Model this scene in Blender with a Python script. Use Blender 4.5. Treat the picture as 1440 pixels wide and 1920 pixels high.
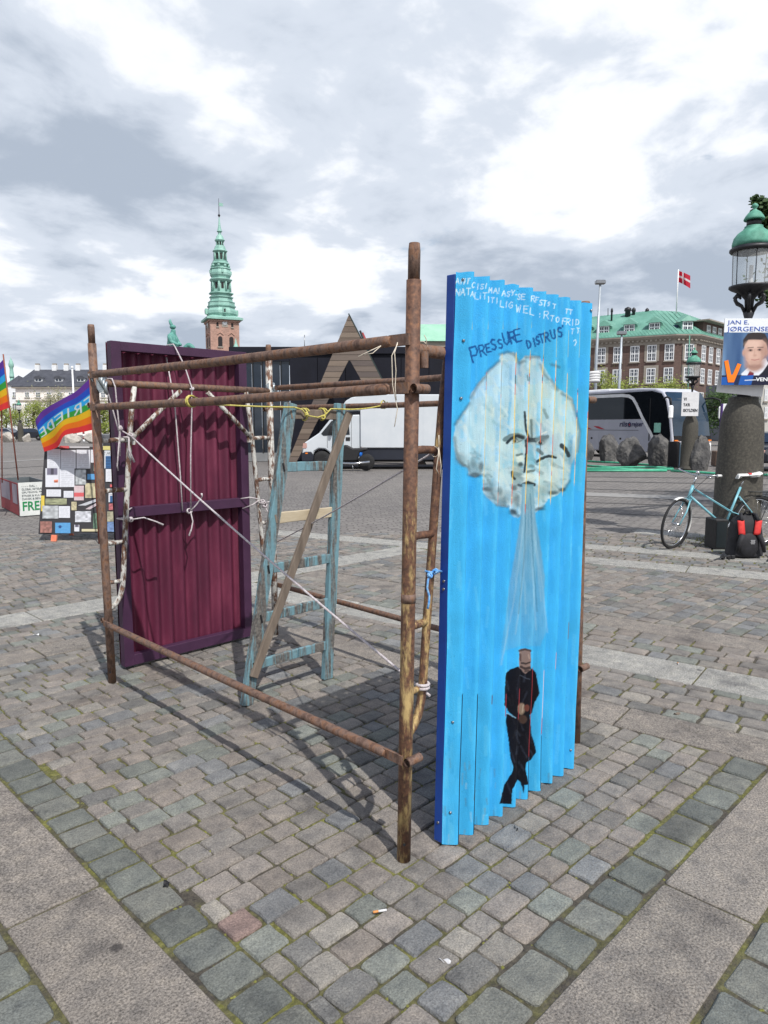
import bpy, bmesh, math, random
import numpy as np
from mathutils import Vector, Matrix
R = math.radians
rng = random.Random(7)
nrg = np.random.default_rng(11)
for o in list(bpy.data.objects): bpy.data.objects.remove(o)
scene = bpy.context.scene
COL = scene.collection

# ------------------------------------------------------------------ camera, sky, sun, exposure
EYE, YAW, FPX = 1.60, R(44.6), 1331.0            # eye height (m), heading in the paving grid, focal length (px of 1440x1920)
PITCH = math.atan(160 / FPX)
FWD = Vector((math.cos(YAW) * math.cos(PITCH), math.sin(YAW) * math.cos(PITCH), -math.sin(PITCH)))
RGT = Vector((math.sin(YAW), -math.cos(YAW), 0))
UPV = RGT.cross(FWD)
FH = Vector((math.cos(YAW), math.sin(YAW), 0))
CAMP = Vector((0, 0, EYE))
cd = bpy.data.cameras.new('camera'); cam = bpy.data.objects.new('camera', cd); COL.objects.link(cam)
cam.location = CAMP; cam.rotation_euler = FWD.to_track_quat('-Z', 'Y').to_euler()
cd.sensor_width = 36; cd.lens = 36 * FPX / 1920; cd.clip_start = .05; cd.clip_end = 3000
scene.camera = cam

SUN_AZ, SUN_EL = R(72.7 + 180), R(54)            # direction towards the sun, in the paving grid
sd = Vector((math.cos(SUN_AZ) * math.cos(SUN_EL), math.sin(SUN_AZ) * math.cos(SUN_EL), math.sin(SUN_EL)))
sl = bpy.data.lights.new('sun', 'SUN'); sl.energy = 5.0; sl.angle = R(.5); sl.color = (1, .968, .91)
so = bpy.data.objects.new('sun', sl); COL.objects.link(so); so.rotation_euler = (-sd).to_track_quat('-Z', 'Y').to_euler(); so.location = (0, 0, 30)

world = bpy.data.worlds.new('World'); scene.world = world; world.use_nodes = True
wt = world.node_tree; wt.nodes.clear()
def wn(t, **k):
    n = wt.nodes.new(t)
    for a, b in k.items(): setattr(n, a, b)
    return n
def wmath(op, a, b=None, clamp=False):
    n = wn('ShaderNodeMath', operation=op, use_clamp=clamp)
    for i, x in enumerate((a, b)):
        if x is None: continue
        if isinstance(x, (int, float)): n.inputs[i].default_value = x
        else: wt.links.new(x, n.inputs[i])
    return n.outputs[0]
sky = wn('ShaderNodeTexSky', sky_type='NISHITA'); sky.sun_disc = False; sky.sun_elevation = SUN_EL
sky.sun_rotation = math.atan2(sd.x, sd.y); sky.air_density = 1.2; sky.dust_density = 1.5
tc = wn('ShaderNodeTexCoord'); sp = wn('ShaderNodeSeparateXYZ'); wt.links.new(tc.outputs['Generated'], sp.inputs[0])
zc = wmath('ADD', wmath('MAXIMUM', sp.outputs[2], 0.0), .22)
cx = wmath('DIVIDE', sp.outputs[0], zc); cy = wmath('DIVIDE', sp.outputs[1], zc)
cb = wn('ShaderNodeCombineXYZ'); wt.links.new(cx, cb.inputs[0]); wt.links.new(cy, cb.inputs[1]); cb.inputs[2].default_value = SKYZ if 'SKYZ' in globals() else 3.7
def wnoise(scale, detail, rough, dist=0., off=0.):
    mp = wn('ShaderNodeMapping'); mp.inputs['Location'].default_value = (off, off * .7, off * .3); wt.links.new(cb.outputs[0], mp.inputs[0])
    n = wn('ShaderNodeTexNoise'); n.inputs['Scale'].default_value = scale; n.inputs['Detail'].default_value = detail
    n.inputs['Roughness'].default_value = rough; n.inputs['Distortion'].default_value = dist
    wt.links.new(mp.outputs[0], n.inputs['Vector']); return n.outputs['Fac']
def wramp(fac, stops):
    r = wn('ShaderNodeValToRGB'); r.color_ramp.interpolation = 'EASE'
    while len(r.color_ramp.elements) < len(stops): r.color_ramp.elements.new(.5)
    for e, (p, c) in zip(r.color_ramp.elements, stops): e.position = p; e.color = (*c, 1)
    wt.links.new(fac, r.inputs[0]); return r.outputs[0]
big = wnoise(1.0, 8, .50, .15, 1.3)
fine = wnoise(3.4, 10, .56, .25, 5.1)
shade = wmath('ADD', wmath('MULTIPLY', big, .68), wmath('MULTIPLY', fine, .32))
cloud = wramp(shade, [(.38, (9.2, 9.25, 9.3)), (.46, (7.9, 8.15, 8.6)), (.51, (5.7, 6.2, 7.0)), (.60, (3.6, 4.15, 5.0))])
high = wn('ShaderNodeMapRange', interpolation_type='SMOOTHSTEP'); wt.links.new(sp.outputs[2], high.inputs[0]); high.inputs[1].default_value = .46; high.inputs[2].default_value = .74; high.inputs[4].default_value = .345   # cloud gaps added overhead, above the view, to weaken the sky's fill light
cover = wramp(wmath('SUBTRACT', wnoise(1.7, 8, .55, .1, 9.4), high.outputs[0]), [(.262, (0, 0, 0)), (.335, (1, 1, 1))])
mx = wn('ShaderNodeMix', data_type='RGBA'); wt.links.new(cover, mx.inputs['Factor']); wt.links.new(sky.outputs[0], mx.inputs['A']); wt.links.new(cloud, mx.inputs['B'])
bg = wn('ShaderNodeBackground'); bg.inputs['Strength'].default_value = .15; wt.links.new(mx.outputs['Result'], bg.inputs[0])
wo = wn('ShaderNodeOutputWorld'); wt.links.new(bg.outputs[0], wo.inputs[0])

scene.view_settings.view_transform = 'Standard'; scene.view_settings.look = 'None'; scene.view_settings.gamma = 1
scene.view_settings.exposure = -.24; scene.view_settings.use_curve_mapping = False
scene.render.engine = 'CYCLES'

# ------------------------------------------------------------------ helpers
def S(r, g, b):
    f = lambda c: (c / 255 / 12.92) if c / 255 <= .04045 else ((c / 255 + .055) / 1.055) ** 2.4
    return (f(r), f(g), f(b))
def CF(r, d, z=0):                                  # metres to the right, metres away, height
    return RGT * r + FH * d + Vector((0, 0, z))
def at(px, py, D):                                  # a photo direction at D metres away
    v = FWD + RGT * ((px - 720) / FPX) - UPV * ((py - 960) / FPX)
    return CAMP + v * (D / v.dot(FH))
def gnd(px, py, z=0):
    v = FWD + RGT * ((px - 720) / FPX) - UPV * ((py - 960) / FPX)
    return CAMP + v * ((z - EYE) / v.z)
RZ = YAW - math.pi / 2                              # local x to the right, local y away from the camera
FRAME = {}
def put(o, label=None, cat=None, group=None, kind=None):
    if label: o['label'] = label
    if cat: o['category'] = cat
    if group: o['group'] = group
    if kind: o['kind'] = kind
    return o
def thing(name, label, cat, loc=(0, 0, 0), rz=0, group=None):
    o = bpy.data.objects.new(name, None); o.empty_display_size = .1; COL.objects.link(o)
    o.location = loc; o.rotation_euler = (0, 0, rz)
    FRAME[o.name] = (Matrix.Translation(Vector(loc)) @ Matrix.Rotation(rz, 4, 'Z')).inverted()
    return put(o, label, cat, group)
def frame_of(o):
    while o is not None:
        if o.name in FRAME: return FRAME[o.name]
        o = o.parent
    return Matrix()
def copy_tree(o, parent=None):
    kids = [c for c in bpy.data.objects if c.parent == o]
    c = o.copy(); COL.objects.link(c); c.parent = parent
    if o.name in FRAME: FRAME[c.name] = FRAME[o.name]
    for k in kids: copy_tree(k, c)
    return c

class MB:
    def __init__(s): s.v = []; s.f = []; s.c = []; s.sm = []
    def add(s, vs, fs, col=None, smooth=False):
        n = len(s.v); s.v += [tuple(p) for p in vs]
        s.f += [tuple(i + n for i in f) for f in fs]; s.sm += [smooth] * len(fs)
        s.c += [col] * len(vs); return s
    def box(s, c, d, rot=None, col=None, ch=0):
        x, y, z = d[0] / 2, d[1] / 2, d[2] / 2; c = Vector(c)
        if ch:
            vs = []; fs = []
            bm = bmesh.new(); bmesh.ops.create_cube(bm, size=1)
            for v in bm.verts: v.co = Vector((v.co.x * d[0], v.co.y * d[1], v.co.z * d[2]))
            bmesh.ops.bevel(bm, geom=bm.edges[:], offset=ch, segments=1, affect='EDGES')
            vs = [v.co.copy() for v in bm.verts]; bm.verts.index_update(); fs = [[v.index for v in f.verts] for f in bm.faces]; bm.free()
        else:
            vs = [Vector(p) for p in ((-x, -y, -z), (x, -y, -z), (x, y, -z), (-x, y, -z), (-x, -y, z), (x, -y, z), (x, y, z), (-x, y, z))]
            fs = [(3, 2, 1, 0), (4, 5, 6, 7), (0, 1, 5, 4), (1, 2, 6, 5), (2, 3, 7, 6), (3, 0, 4, 7)]
        return s.add([c + (rot @ v if rot else v) for v in vs], fs, col)
    def beam(s, a, b, w, h, up=(0, 0, 1), col=None, ch=0):     # a box from a to b
        a, b = Vector(a), Vector(b); x = (b - a); L = x.length; x = x / L; u = Vector(up)
        y = u.cross(x).normalized(); z = x.cross(y)
        return s.box((a + b) / 2, (L, w, h), Matrix((x, y, z)).transposed(), col, ch)
    def tube(s, pts, r, n=10, col=None, caps=True, closed=False):
        pts = [Vector(p) for p in pts]; m = len(pts); rs = r if isinstance(r, (list, tuple)) else [r] * m
        vs = []; fs = []; ref = None
        for i, p in enumerate(pts):
            t = (pts[(i + 1) % m] - pts[i - 1]) if closed else (pts[min(i + 1, m - 1)] - pts[max(i - 1, 0)])
            t.normalize()
            if ref is None: ref = Vector((0, 0, 1)) if abs(t.z) < .9 else Vector((1, 0, 0))
            a = (ref - t * ref.dot(t)).normalized(); b = t.cross(a); ref = a
            for k in range(n):
                q = 2 * math.pi * k / n; vs.append(p + (a * math.cos(q) + b * math.sin(q)) * rs[i])
        for i in range(m if closed else m - 1):
            j = (i + 1) % m
            for k in range(n): fs.append((i * n + k, i * n + (k + 1) % n, j * n + (k + 1) % n, j * n + k))
        s.add(vs, fs, col, True)
        if caps and not closed:
            n0 = len(s.v) - len(vs)
            s.f += [tuple(n0 + k for k in reversed(range(n))), tuple(n0 + (m - 1) * n + k for k in range(n))]; s.sm += [False, False]
        return s
    def lathe(s, prof, n=16, c=(0, 0, 0), col=None, smooth=True, rot=0, sx=1, sy=1, M=None):
        c = Vector(c); vs = []; fs = []; m = len(prof)
        for r_, z in prof:
            for k in range(n):
                q = rot + 2 * math.pi * k / n; p = Vector((r_ * math.cos(q) * sx, r_ * math.sin(q) * sy, z))
                vs.append(c + (M @ p if M else p))
        for i in range(m - 1):
            for k in range(n): fs.append((i * n + k, i * n + (k + 1) % n, (i + 1) * n + (k + 1) % n, (i + 1) * n + k))
        s.add(vs, fs, col, smooth)
        n0 = len(s.v) - len(vs); s.f += [tuple(n0 + k for k in reversed(range(n))), tuple(n0 + (m - 1) * n + k for k in range(n))]; s.sm += [False, False]
        return s
    def prism(s, poly, a, b, fn=None, col=None, smooth=False):  # poly (p,q) extruded from a to b; fn(p,q,t) -> point
        fn = fn or (lambda p, q, t: (p, q, t)); n = len(poly)
        vs = [fn(p, q, a) for p, q in poly] + [fn(p, q, b) for p, q in poly]
        fs = [tuple(reversed(range(n))), tuple(range(n, 2 * n))] + [(i, (i + 1) % n, n + (i + 1) % n, n + i) for i in range(n)]
        return s.add(vs, fs, col, smooth)
    def ball(s, c, r, n=10, m=7, col=None, sc=(1, 1, 1), M=None):
        prof = [(max(1e-4, math.sin(math.pi * i / m)) * r, -math.cos(math.pi * i / m) * r) for i in range(m + 1)]
        MM = (M or Matrix.Identity(3)) @ Matrix.Diagonal(Vector(sc)); return s.lathe(prof, n, c, col, M=MM)
    def grid(s, fn, nu, nv, cfn=None, smooth=True):
        vs = []; fs = []; n0 = len(s.v)
        for j in range(nv + 1):
            for i in range(nu + 1): vs.append(fn(i / nu, j / nv))
        for j in range(nv):
            for i in range(nu): a = j * (nu + 1) + i; fs.append((a, a + 1, a + nu + 2, a + nu + 1))
        s.add(vs, fs, None, smooth)
        if cfn: s.c[n0:] = [cfn(i / nu, j / nv) for j in range(nv + 1) for i in range(nu + 1)]
        return s
    def xf(s, M, start=0): s.v[start:] = [tuple(M @ Vector(p)) for p in s.v[start:]]; return s
    def mesh(s, name, mat, M=None):
        me = bpy.data.meshes.new(name)
        me.from_pydata([M @ Vector(p) for p in s.v] if M else s.v, [], s.f)
        me.polygons.foreach_set('use_smooth', s.sm)
        for m_ in (mat if isinstance(mat, (list, tuple)) else [mat]): me.materials.append(m_)
        if any(c is not None for c in s.c):
            ca = me.color_attributes.new('Col', 'FLOAT_COLOR', 'POINT')
            ca.data.foreach_set('color', np.array([(*(c or (.5, .5, .5)), 1) for c in s.c], dtype=np.float32).ravel())
        bm = bmesh.new(); bm.from_mesh(me); bmesh.ops.recalc_face_normals(bm, faces=bm.faces[:]); bm.to_mesh(me); bm.free()
        me.update(); return me
    def build(s, name, mat, parent=None, local=False):          # verts in world space unless local
        M = None if (local or parent is None) else frame_of(parent)
        o = bpy.data.objects.new(name, s.mesh(name, mat, M)); COL.objects.link(o); o.parent = parent; return o
def text(body, origin, xdir, updir, w, h, mat, parent, name='lettering', ext=.0015, shear=0, bold=0, world=True):
    cu = bpy.data.curves.new(name, 'FONT'); cu.body = body; cu.extrude = ext; cu.offset = bold; cu.shear = shear; cu.resolution_u = 3
    to = bpy.data.objects.new(name, cu); COL.objects.link(to); bpy.context.view_layer.update()
    me = bpy.data.meshes.new_from_object(to.evaluated_get(bpy.context.evaluated_depsgraph_get())); bpy.data.objects.remove(to)
    co = np.empty(len(me.vertices) * 3, dtype=np.float32); me.vertices.foreach_get('co', co); co = co.reshape(-1, 3)
    lo = co.min(0); hi = co.max(0)
    x = Vector(xdir).normalized(); u = Vector(updir).normalized(); n = x.cross(u)
    sx = w / (hi[0] - lo[0]) if w else h / (hi[1] - lo[1]); sy = h / (hi[1] - lo[1])
    F = frame_of(parent) if world else Matrix()
    for v, c in zip(me.vertices, co):
        v.co = F @ (Vector(origin) + x * float((c[0] - lo[0]) * sx) + u * float((c[1] - lo[1]) * sy) + n * float(c[2]))
    me.materials.clear(); me.materials.append(mat); me.update()
    o = bpy.data.objects.new(name, me); COL.objects.link(o); o.parent = parent; return o

def newmat(name):
    m = bpy.data.materials.new(name); m.use_nodes = True; nt = m.node_tree; b = nt.nodes['Principled BSDF']; return m, nt, b
def node(nt, t, **k):
    n = nt.nodes.new(t)
    for a, b in k.items():
        if a in n.inputs: n.inputs[a].default_value = b
        else: setattr(n, a, b)
    return n
def ramp(nt, fac, stops, interp='LINEAR'):
    r = nt.nodes.new('ShaderNodeValToRGB'); r.color_ramp.interpolation = interp
    while len(r.color_ramp.elements) < len(stops): r.color_ramp.elements.new(.5)
    for e, (p, c) in zip(r.color_ramp.elements, stops): e.position = p; e.color = (*c, 1)
    nt.links.new(fac, r.inputs[0]); return r.outputs[0]
def mixc(nt, fac, a, b, mode='MIX'):
    n = nt.nodes.new('ShaderNodeMix'); n.data_type = 'RGBA'; n.blend_type = mode
    for i, x in (('Factor', fac), ('A', a), ('B', b)):
        if hasattr(x, 'is_linked'): nt.links.new(x, n.inputs[i])
        elif i == 'Factor': n.inputs[i].default_value = x
        else: n.inputs[i].default_value = (*x, 1)
    return n.outputs['Result']
def coords(nt, coord='Object', stretch=None):
    if coord == 'World': out = node(nt, 'ShaderNodeNewGeometry').outputs['Position']
    else: out = node(nt, 'ShaderNodeTexCoord').outputs[coord]
    if stretch:
        mp = node(nt, 'ShaderNodeMapping'); mp.inputs['Scale'].default_value = stretch; nt.links.new(out, mp.inputs[0]); out = mp.outputs[0]
    return out
def noise(nt, vec, scale, detail=5, rough=.6, dist=0):
    n = node(nt, 'ShaderNodeTexNoise', Scale=scale, Detail=detail, Roughness=rough, Distortion=dist); nt.links.new(vec, n.inputs['Vector']); return n.outputs['Fac']
def bump(nt, b, h, strength, dist=.01):
    n = node(nt, 'ShaderNodeBump', Strength=strength, Distance=dist); nt.links.new(h, n.inputs['Height']); nt.links.new(n.outputs[0], b.inputs['Normal'])
MATS = {}
def mat(name, stops, scale=6, rough=.7, bmp=0, bscale=80, metal=0, detail=6, coord='Object', stretch=None, spec=.5, bdist=.004, interp='LINEAR', nrough=.6):
    if name in MATS: return MATS[name]
    m, nt, b = newmat(name); v = coords(nt, coord, stretch)
    if isinstance(stops[0], (int, float)):
        c = stops; stops = [(.3, tuple(x * .86 for x in c)), (.7, tuple(min(1, x * 1.1) for x in c))]
    nt.links.new(ramp(nt, noise(nt, v, scale, detail, nrough), stops, interp), b.inputs['Base Color'])
    b.inputs['Roughness'].default_value = rough; b.inputs['Metallic'].default_value = metal; b.inputs['Specular IOR Level'].default_value = spec
    if bmp: bump(nt, b, noise(nt, v, bscale, 4), bmp, bdist)
    MATS[name] = m; return m
def vmat(name, rough=.7, bmp=0, bscale=150, var=.12, vscale=25, spec=.4):     # colour from the vertex paint
    m, nt, b = newmat(name); a = node(nt, 'ShaderNodeVertexColor', layer_name='Col'); v = coords(nt)
    k = ramp(nt, noise(nt, v, vscale, 6), [(.3, (1 - var,) * 3), (.7, (1,) * 3)])
    nt.links.new(mixc(nt, 1., a.outputs[0], k, 'MULTIPLY'), b.inputs['Base Color']); b.inputs['Roughness'].default_value = rough; b.inputs['Specular IOR Level'].default_value = spec
    if bmp: bump(nt, b, noise(nt, v, bscale, 4), bmp)
    return m
def glass_dark(name, c=(.012, .016, .02), rough=.06):
    return mat(name, [(.3, c), (.7, tuple(x * 1.5 for x in c))], 3, rough, spec=.6)

# materials
M_rust = mat('rust', [(.28, S(70, 54, 48)), (.42, S(98, 76, 66)), (.50, S(122, 100, 89)), (.56, S(130, 96, 74)), (.64, S(92, 68, 58)), (.74, S(118, 96, 85))], 30, .72, .5, 160, .25, stretch=(1, 1, .5), detail=9, nrough=.68)
def flaky(name, paint, lo, hi, scale=22, stretch=(1, 1, .3), zlim=None, under=None):
    m, nt, b = newmat(name); v = coords(nt, 'Object', stretch)
    f = noise(nt, v, scale, 8, .68)
    if zlim:      # the remaining paint thins out upwards
        sx_ = node(nt, 'ShaderNodeSeparateXYZ'); nt.links.new(coords(nt, 'Object'), sx_.inputs[0]); mr = node(nt, 'ShaderNodeMapRange'); nt.links.new(sx_.outputs[2], mr.inputs[0]); mr.inputs[1].default_value = zlim[0]; mr.inputs[2].default_value = zlim[1]; mr.inputs[3].default_value = 0; mr.inputs[4].default_value = -.14
        ad = node(nt, 'ShaderNodeMath', operation='ADD'); nt.links.new(f, ad.inputs[0]); nt.links.new(mr.outputs[0], ad.inputs[1]); f = ad.outputs[0]
    g = noise(nt, coords(nt, 'Object'), 60, 4)
    rustc = ramp(nt, g, under or [(.3, S(66, 46, 38)), (.55, S(104, 74, 58)), (.75, S(134, 94, 66))])
    k = ramp(nt, f, [(lo, (0, 0, 0)), (hi, (1, 1, 1))]); pc = ramp(nt, g, [(.3, tuple(x * .82 for x in paint)), (.7, paint)])
    nt.links.new(mixc(nt, k, rustc, pc), b.inputs['Base Color']); b.inputs['Roughness'].default_value = .68; b.inputs['Metallic'].default_value = .1
    bump(nt, b, k, .5, .002); return m
M_rustochre = flaky('rust_ochre', S(190, 164, 112), .47, .60, 26, (1, 1, .28), (.8, 1.9))
M_rustwhite = flaky('rust_white', S(198, 197, 192), .45, .54, 30, (1, 1, .4))
M_ladder = flaky('ladder_paint', S(114, 152, 163), .45, .55, 20, (1, 1, .10), under=[(.3, S(70, 66, 64)), (.55, S(104, 100, 96)), (.75, S(136, 130, 122))])
M_greywood = mat('grey_wood', [(.25, S(82, 72, 64)), (.5, S(114, 102, 91)), (.75, S(140, 127, 114))], 14, .8, .4, 60, stretch=(1, 1, .1))
M_palewood = mat('pale_wood', [(.25, S(162, 146, 120)), (.75, S(196, 184, 160))], 18, .75, .2, 60, stretch=(.3, 1, 1))
M_maroon = mat('maroon_paint', [(.3, S(74, 20, 46)), (.5, S(90, 26, 54)), (.72, S(114, 44, 70))], 7, .62, .25, 300, stretch=(1, 1, .25), bdist=.002)
M_plum = mat('plum_paint', [(.3, S(54, 26, 54)), (.7, S(66, 34, 64))], 9, .6, .2, 200, bdist=.002)
M_bluewood = mat('blue_wood', [(.3, S(10, 54, 132)), (.7, S(16, 68, 154))], 6, .55, .2, 200, bdist=.002)
M_rope = mat('white_rope', [(.35, S(172, 162, 166)), (.65, S(208, 202, 204))], 60, .85, .9, 300)
M_yrope = mat('yellow_rope', [(.35, S(180, 166, 66)), (.65, S(214, 204, 124))], 90, .8, .9, 400)
M_brope = mat('blue_rope', [(.35, S(50, 130, 205)), (.65, S(150, 195, 230))], 90, .8, .6, 400)
M_twine = mat('twine', [(.35, S(190, 180, 160)), (.65, S(225, 215, 200))], 60, .85)
M_tape = mat('duct_tape', [(.35, S(140, 150, 156)), (.65, S(196, 204, 208))], 30, .3, .8, 40, .6)
M_steel = mat('steel', S(150, 152, 155), 20, .35, metal=.9)
M_black = mat('black', [(.3, S(16, 16, 18)), (.7, S(30, 30, 34))], 20, .6)
M_rubber = mat('rubber', [(.3, S(22, 22, 23)), (.7, S(38, 38, 40))], 30, .85)
M_white = mat('white_paint', [(.3, (.56, .58, .60)), (.7, (.66, .67, .69))], 3, .35)
M_paper = mat('paper_white', [(.3, (.58, .58, .60)), (.7, (.68, .68, .69))], 8, .7)
# ------------------------------------------------------------------ ground and paving
def far_mat():
    m, nt, b = newmat('plaza_far'); v = coords(nt, 'World')
    mp = node(nt, 'ShaderNodeMapping'); mp.inputs['Rotation'].default_value = (0, 0, R(38)); nt.links.new(v, mp.inputs[0])
    nz = noise(nt, v, 1.3, 3); ad = node(nt, 'ShaderNodeVectorMath', operation='ADD'); nt.links.new(mp.outputs[0], ad.inputs[0])
    sc = node(nt, 'ShaderNodeVectorMath', operation='SCALE'); sc.inputs['Scale'].default_value = .35
    cbx = node(nt, 'ShaderNodeCombineXYZ'); nt.links.new(nz, cbx.inputs[0]); nt.links.new(nz, cbx.inputs[1]); nt.links.new(cbx.outputs[0], sc.inputs[0]); nt.links.new(sc.outputs[0], ad.inputs[1])
    br = node(nt, 'ShaderNodeTexBrick', Scale=1.0); br.inputs['Color1'].default_value = (*S(133, 129, 125), 1); br.inputs['Color2'].default_value = (*S(112, 108, 106), 1); br.inputs['Mortar'].default_value = (*S(84, 81, 76), 1)
    br.inputs['Mortar Size'].default_value = .014; br.inputs['Brick Width'].default_value = .19; br.inputs['Row Height'].default_value = .125; br.inputs['Mortar Smooth'].default_value = .3
    nt.links.new(ad.outputs[0], br.inputs['Vector'])
    big = ramp(nt, noise(nt, v, .12, 5), [(.3, (.78, .78, .8)), (.7, (1.12, 1.1, 1.08))])
    nt.links.new(mixc(nt, 1., br.outputs['Color'], big, 'MULTIPLY'), b.inputs['Base Color']); b.inputs['Roughness'].default_value = .85
    bump(nt, b, br.outputs['Fac'], -.35, .01); return m
def bed_mat():
    m, nt, b = newmat('joint_moss'); v = coords(nt, 'World')
    f = noise(nt, v, 3.2, 6, .65); g = noise(nt, v, 60, 5, .7)
    moss = ramp(nt, g, [(.3, S(66, 66, 34)), (.5, S(100, 100, 50)), (.7, S(132, 130, 74))]); dirt = ramp(nt, g, [(.3, S(44, 41, 38)), (.7, S(92, 86, 76))])
    nt.links.new(mixc(nt, ramp(nt, f, [(.43, (0, 0, 0)), (.60, (1, 1, 1))]), dirt, moss), b.inputs['Base Color']); b.inputs['Roughness'].default_value = .95
    bump(nt, b, g, .8, .01); return m
def stone_mat(name, src, speck=.25, fine=170):
    m, nt, b = newmat(name); v = coords(nt, 'World')
    c = node(nt, 'ShaderNodeObjectInfo').outputs['Color'] if src == 'obj' else node(nt, 'ShaderNodeVertexColor', layer_name='Col').outputs[0]
    g = noise(nt, v, fine, 4, .75); f = noise(nt, v, 13, 6, .62)
    k1 = ramp(nt, g, [(.34, (1 - speck * 1.6,) * 3), (.5, (1., 1., 1.)), (.66, (1 + speck * 1.5,) * 3)])
    k2 = ramp(nt, f, [(.26, (.58, .59, .62)), (.42, (.9, .9, .9)), (.56, (1.06, 1.05, 1.03)), (.74, (1.34, 1.31, 1.24))])
    st = ramp(nt, noise(nt, v, 3.1, 5, .6), [(.34, (1.1, 1.1, 1.1)), (.56, (1, 1, 1)), (.70, (.62, .62, .64))])
    vo = node(nt, 'ShaderNodeTexVoronoi', Scale=3.1); nt.links.new(v, vo.inputs['Vector']); st = mixc(nt, 1., st, ramp(nt, vo.outputs['Distance'], [(.045, (.42, .42, .44)), (.075, (1, 1, 1))]), 'MULTIPLY')   # trodden gum and drips
    x = mixc(nt, 1., mixc(nt, 1., mixc(nt, 1., c, k1, 'MULTIPLY'), k2, 'MULTIPLY'), st, 'MULTIPLY')
    nt.links.new(x, b.inputs['Base Color']); b.inputs['Roughness'].default_value = .82; b.inputs['Specular IOR Level'].default_value = .35
    h = node(nt, 'ShaderNodeMath', operation='ADD'); nt.links.new(noise(nt, v, 26, 5, .6), h.inputs[0]); nt.links.new(noise(nt, v, 110, 3, .7), h.inputs[1])
    bump(nt, b, h.outputs[0], .75, .007); return m
M_sett_o = stone_mat('sett_stone', 'obj'); M_sett_v = stone_mat('sett_stone_mass', 'col')
M_slab_o = stone_mat('slab_granite', 'obj', .42, 130)
g = MB().grid(lambda a, b: CF((a - .5) * 1800, -300 + b * 1800, -.018), 1, 1).build('ground', far_mat()); put(g, kind='structure')
bed = MB().grid(lambda a, b: CF((a - .5) * 16, .4 + b * 10.15, -.0075), 1, 1).build('paving', bed_mat()); put(bed, kind='structure')

def in_view(u, v, mg=1.7):
    d = u * FH.x + v * FH.y; r = abs(u * RGT.x + v * RGT.y)
    return .8 < d < 10.6 and r < d * .545 + mg
PAL = [(S(124, 118, 113), 7), (S(120, 116, 112), 7), (S(112, 113, 114), 5), (S(114, 117, 112), 3), (S(122, 115, 109), 3), (S(106, 105, 103), 2), (S(129, 125, 119), 2)]
PALG = [(S(103, 106, 102), 4), (S(97, 100, 97), 3), (S(110, 111, 106), 3)]
def pick(pal):
    c = rng.choices([p[0] for p in pal], [p[1] for p in pal])[0]; k = rng.uniform(.86, 1.13); return tuple(min(1, x * k) for x in c)
stones = []   # (u, v, length, width, angle, skew k, colour, kind)
def rows_u(v0, v1, ulo, uhi, rw=(.098, .121), ln=(.106, .170), pal=PAL, gap=.008):
    v = v0
    while v < v1 - .05:
        w = min(rng.uniform(*rw), v1 - v)
        if v1 - v - w < .06: w = v1 - v
        vm = v + w / 2; a, b = ulo(vm), uhi(vm); u = a - rng.uniform(0, .12)
        while u < b - .03:
            L = rng.uniform(*ln); s0, s1 = max(u, a), min(u + L, b)
            if b - s1 < .05: s1 = b
            if s1 - s0 > .045 and in_view((s0 + s1) / 2, vm): stones.append(((s0 + s1) / 2, vm, s1 - s0 - gap, w - gap, rng.gauss(0, .018), pick(pal), 's'))
            if s1 == b: break
            u += L
        v += w
def rows_v(v0, v1, alo, ahi, k, rw=(.115, .14), ln=(.14, .21), pal=PAL, gap=.012):   # rows along v, u = a - k v
    a = alo
    while a < ahi - .05:
        w = min(rng.uniform(*rw), ahi - a)
        if ahi - a - w < .06: w = ahi - a
        v = v0 - rng.uniform(0, .12)
        while v < v1:
            L = rng.uniform(*ln); s0, s1 = max(v, v0), min(v + L, v1); vm = (s0 + s1) / 2; u = a + w / 2 - k * vm
            if s1 - s0 > .06 and in_view(u, vm): stones.append((u, vm, w - gap, s1 - s0 - gap, -math.atan(-k) + rng.gauss(0, .012), pick(pal), 's'))
            v += L
        a += w
def slabs(p0, p1, w, ln, col, gap=.010, seed=0, start=0., vz=None):   # a band of slabs along p0->p1, w to its left
    p0, p1 = Vector(p0), Vector(p1); d = (p1 - p0); T = d.length; d /= T; n = Vector((-d.y, d.x)); t = start
    while t < T:
        L = rng.uniform(*ln); e = min(t + L, T); c = p0 + d * ((t + e) / 2) + n * (w / 2)
        if e - t > .15 and in_view(c.x, c.y, 2.2): k = rng.uniform(.93, 1.05); stones.append((c.x, c.y, e - t - gap, w - gap, math.atan2(d.y, d.x), tuple(x * k for x in col), 'b'))
        t += L
PINK = S(125, 119, 113); LGREY = S(146, 145, 141)
slabs((.96, -.2), (.96, 5.07), .32, (1.15, 1.5), PINK, start=-.1)
slabs((.97, .63), (3.56, .63), .31, (1.2, 1.45), PINK, start=.17)
UA = lambda v: 3.70 - .13 * v
slabs((UA(.2) + .30, .2), (UA(5.07) + .30, 5.07), .30, (1.5, 1.9), PINK)
slabs((4.62 - .14 * .2 + .41, .2), (4.62 - .14 * 6.04 + .41, 6.04), .41, (1.35, 1.6), LGREY, start=-.09)
slabs((5.62 - .145 * .2 + .32, .2), (5.62 - .145 * 6.04 + .32, 6.04), .32, (1.2, 1.5), PINK)
slabs((8.68 - .28 * .4 + .45, .4), (8.68 - .28 * 9.6 + .45, 9.6), .42, (1.3, 1.6), LGREY)
slabs((9.75 - .28 * .4 + .42, .4), (9.75 - .28 * 9.8 + .42, 9.8), .38, (1.3, 1.6), LGREY)
slabs((11.6 - .28 * 2. + .42, 2.), (11.6 - .28 * 10 + .42, 10), .40, (1.3, 1.6), LGREY)
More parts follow.
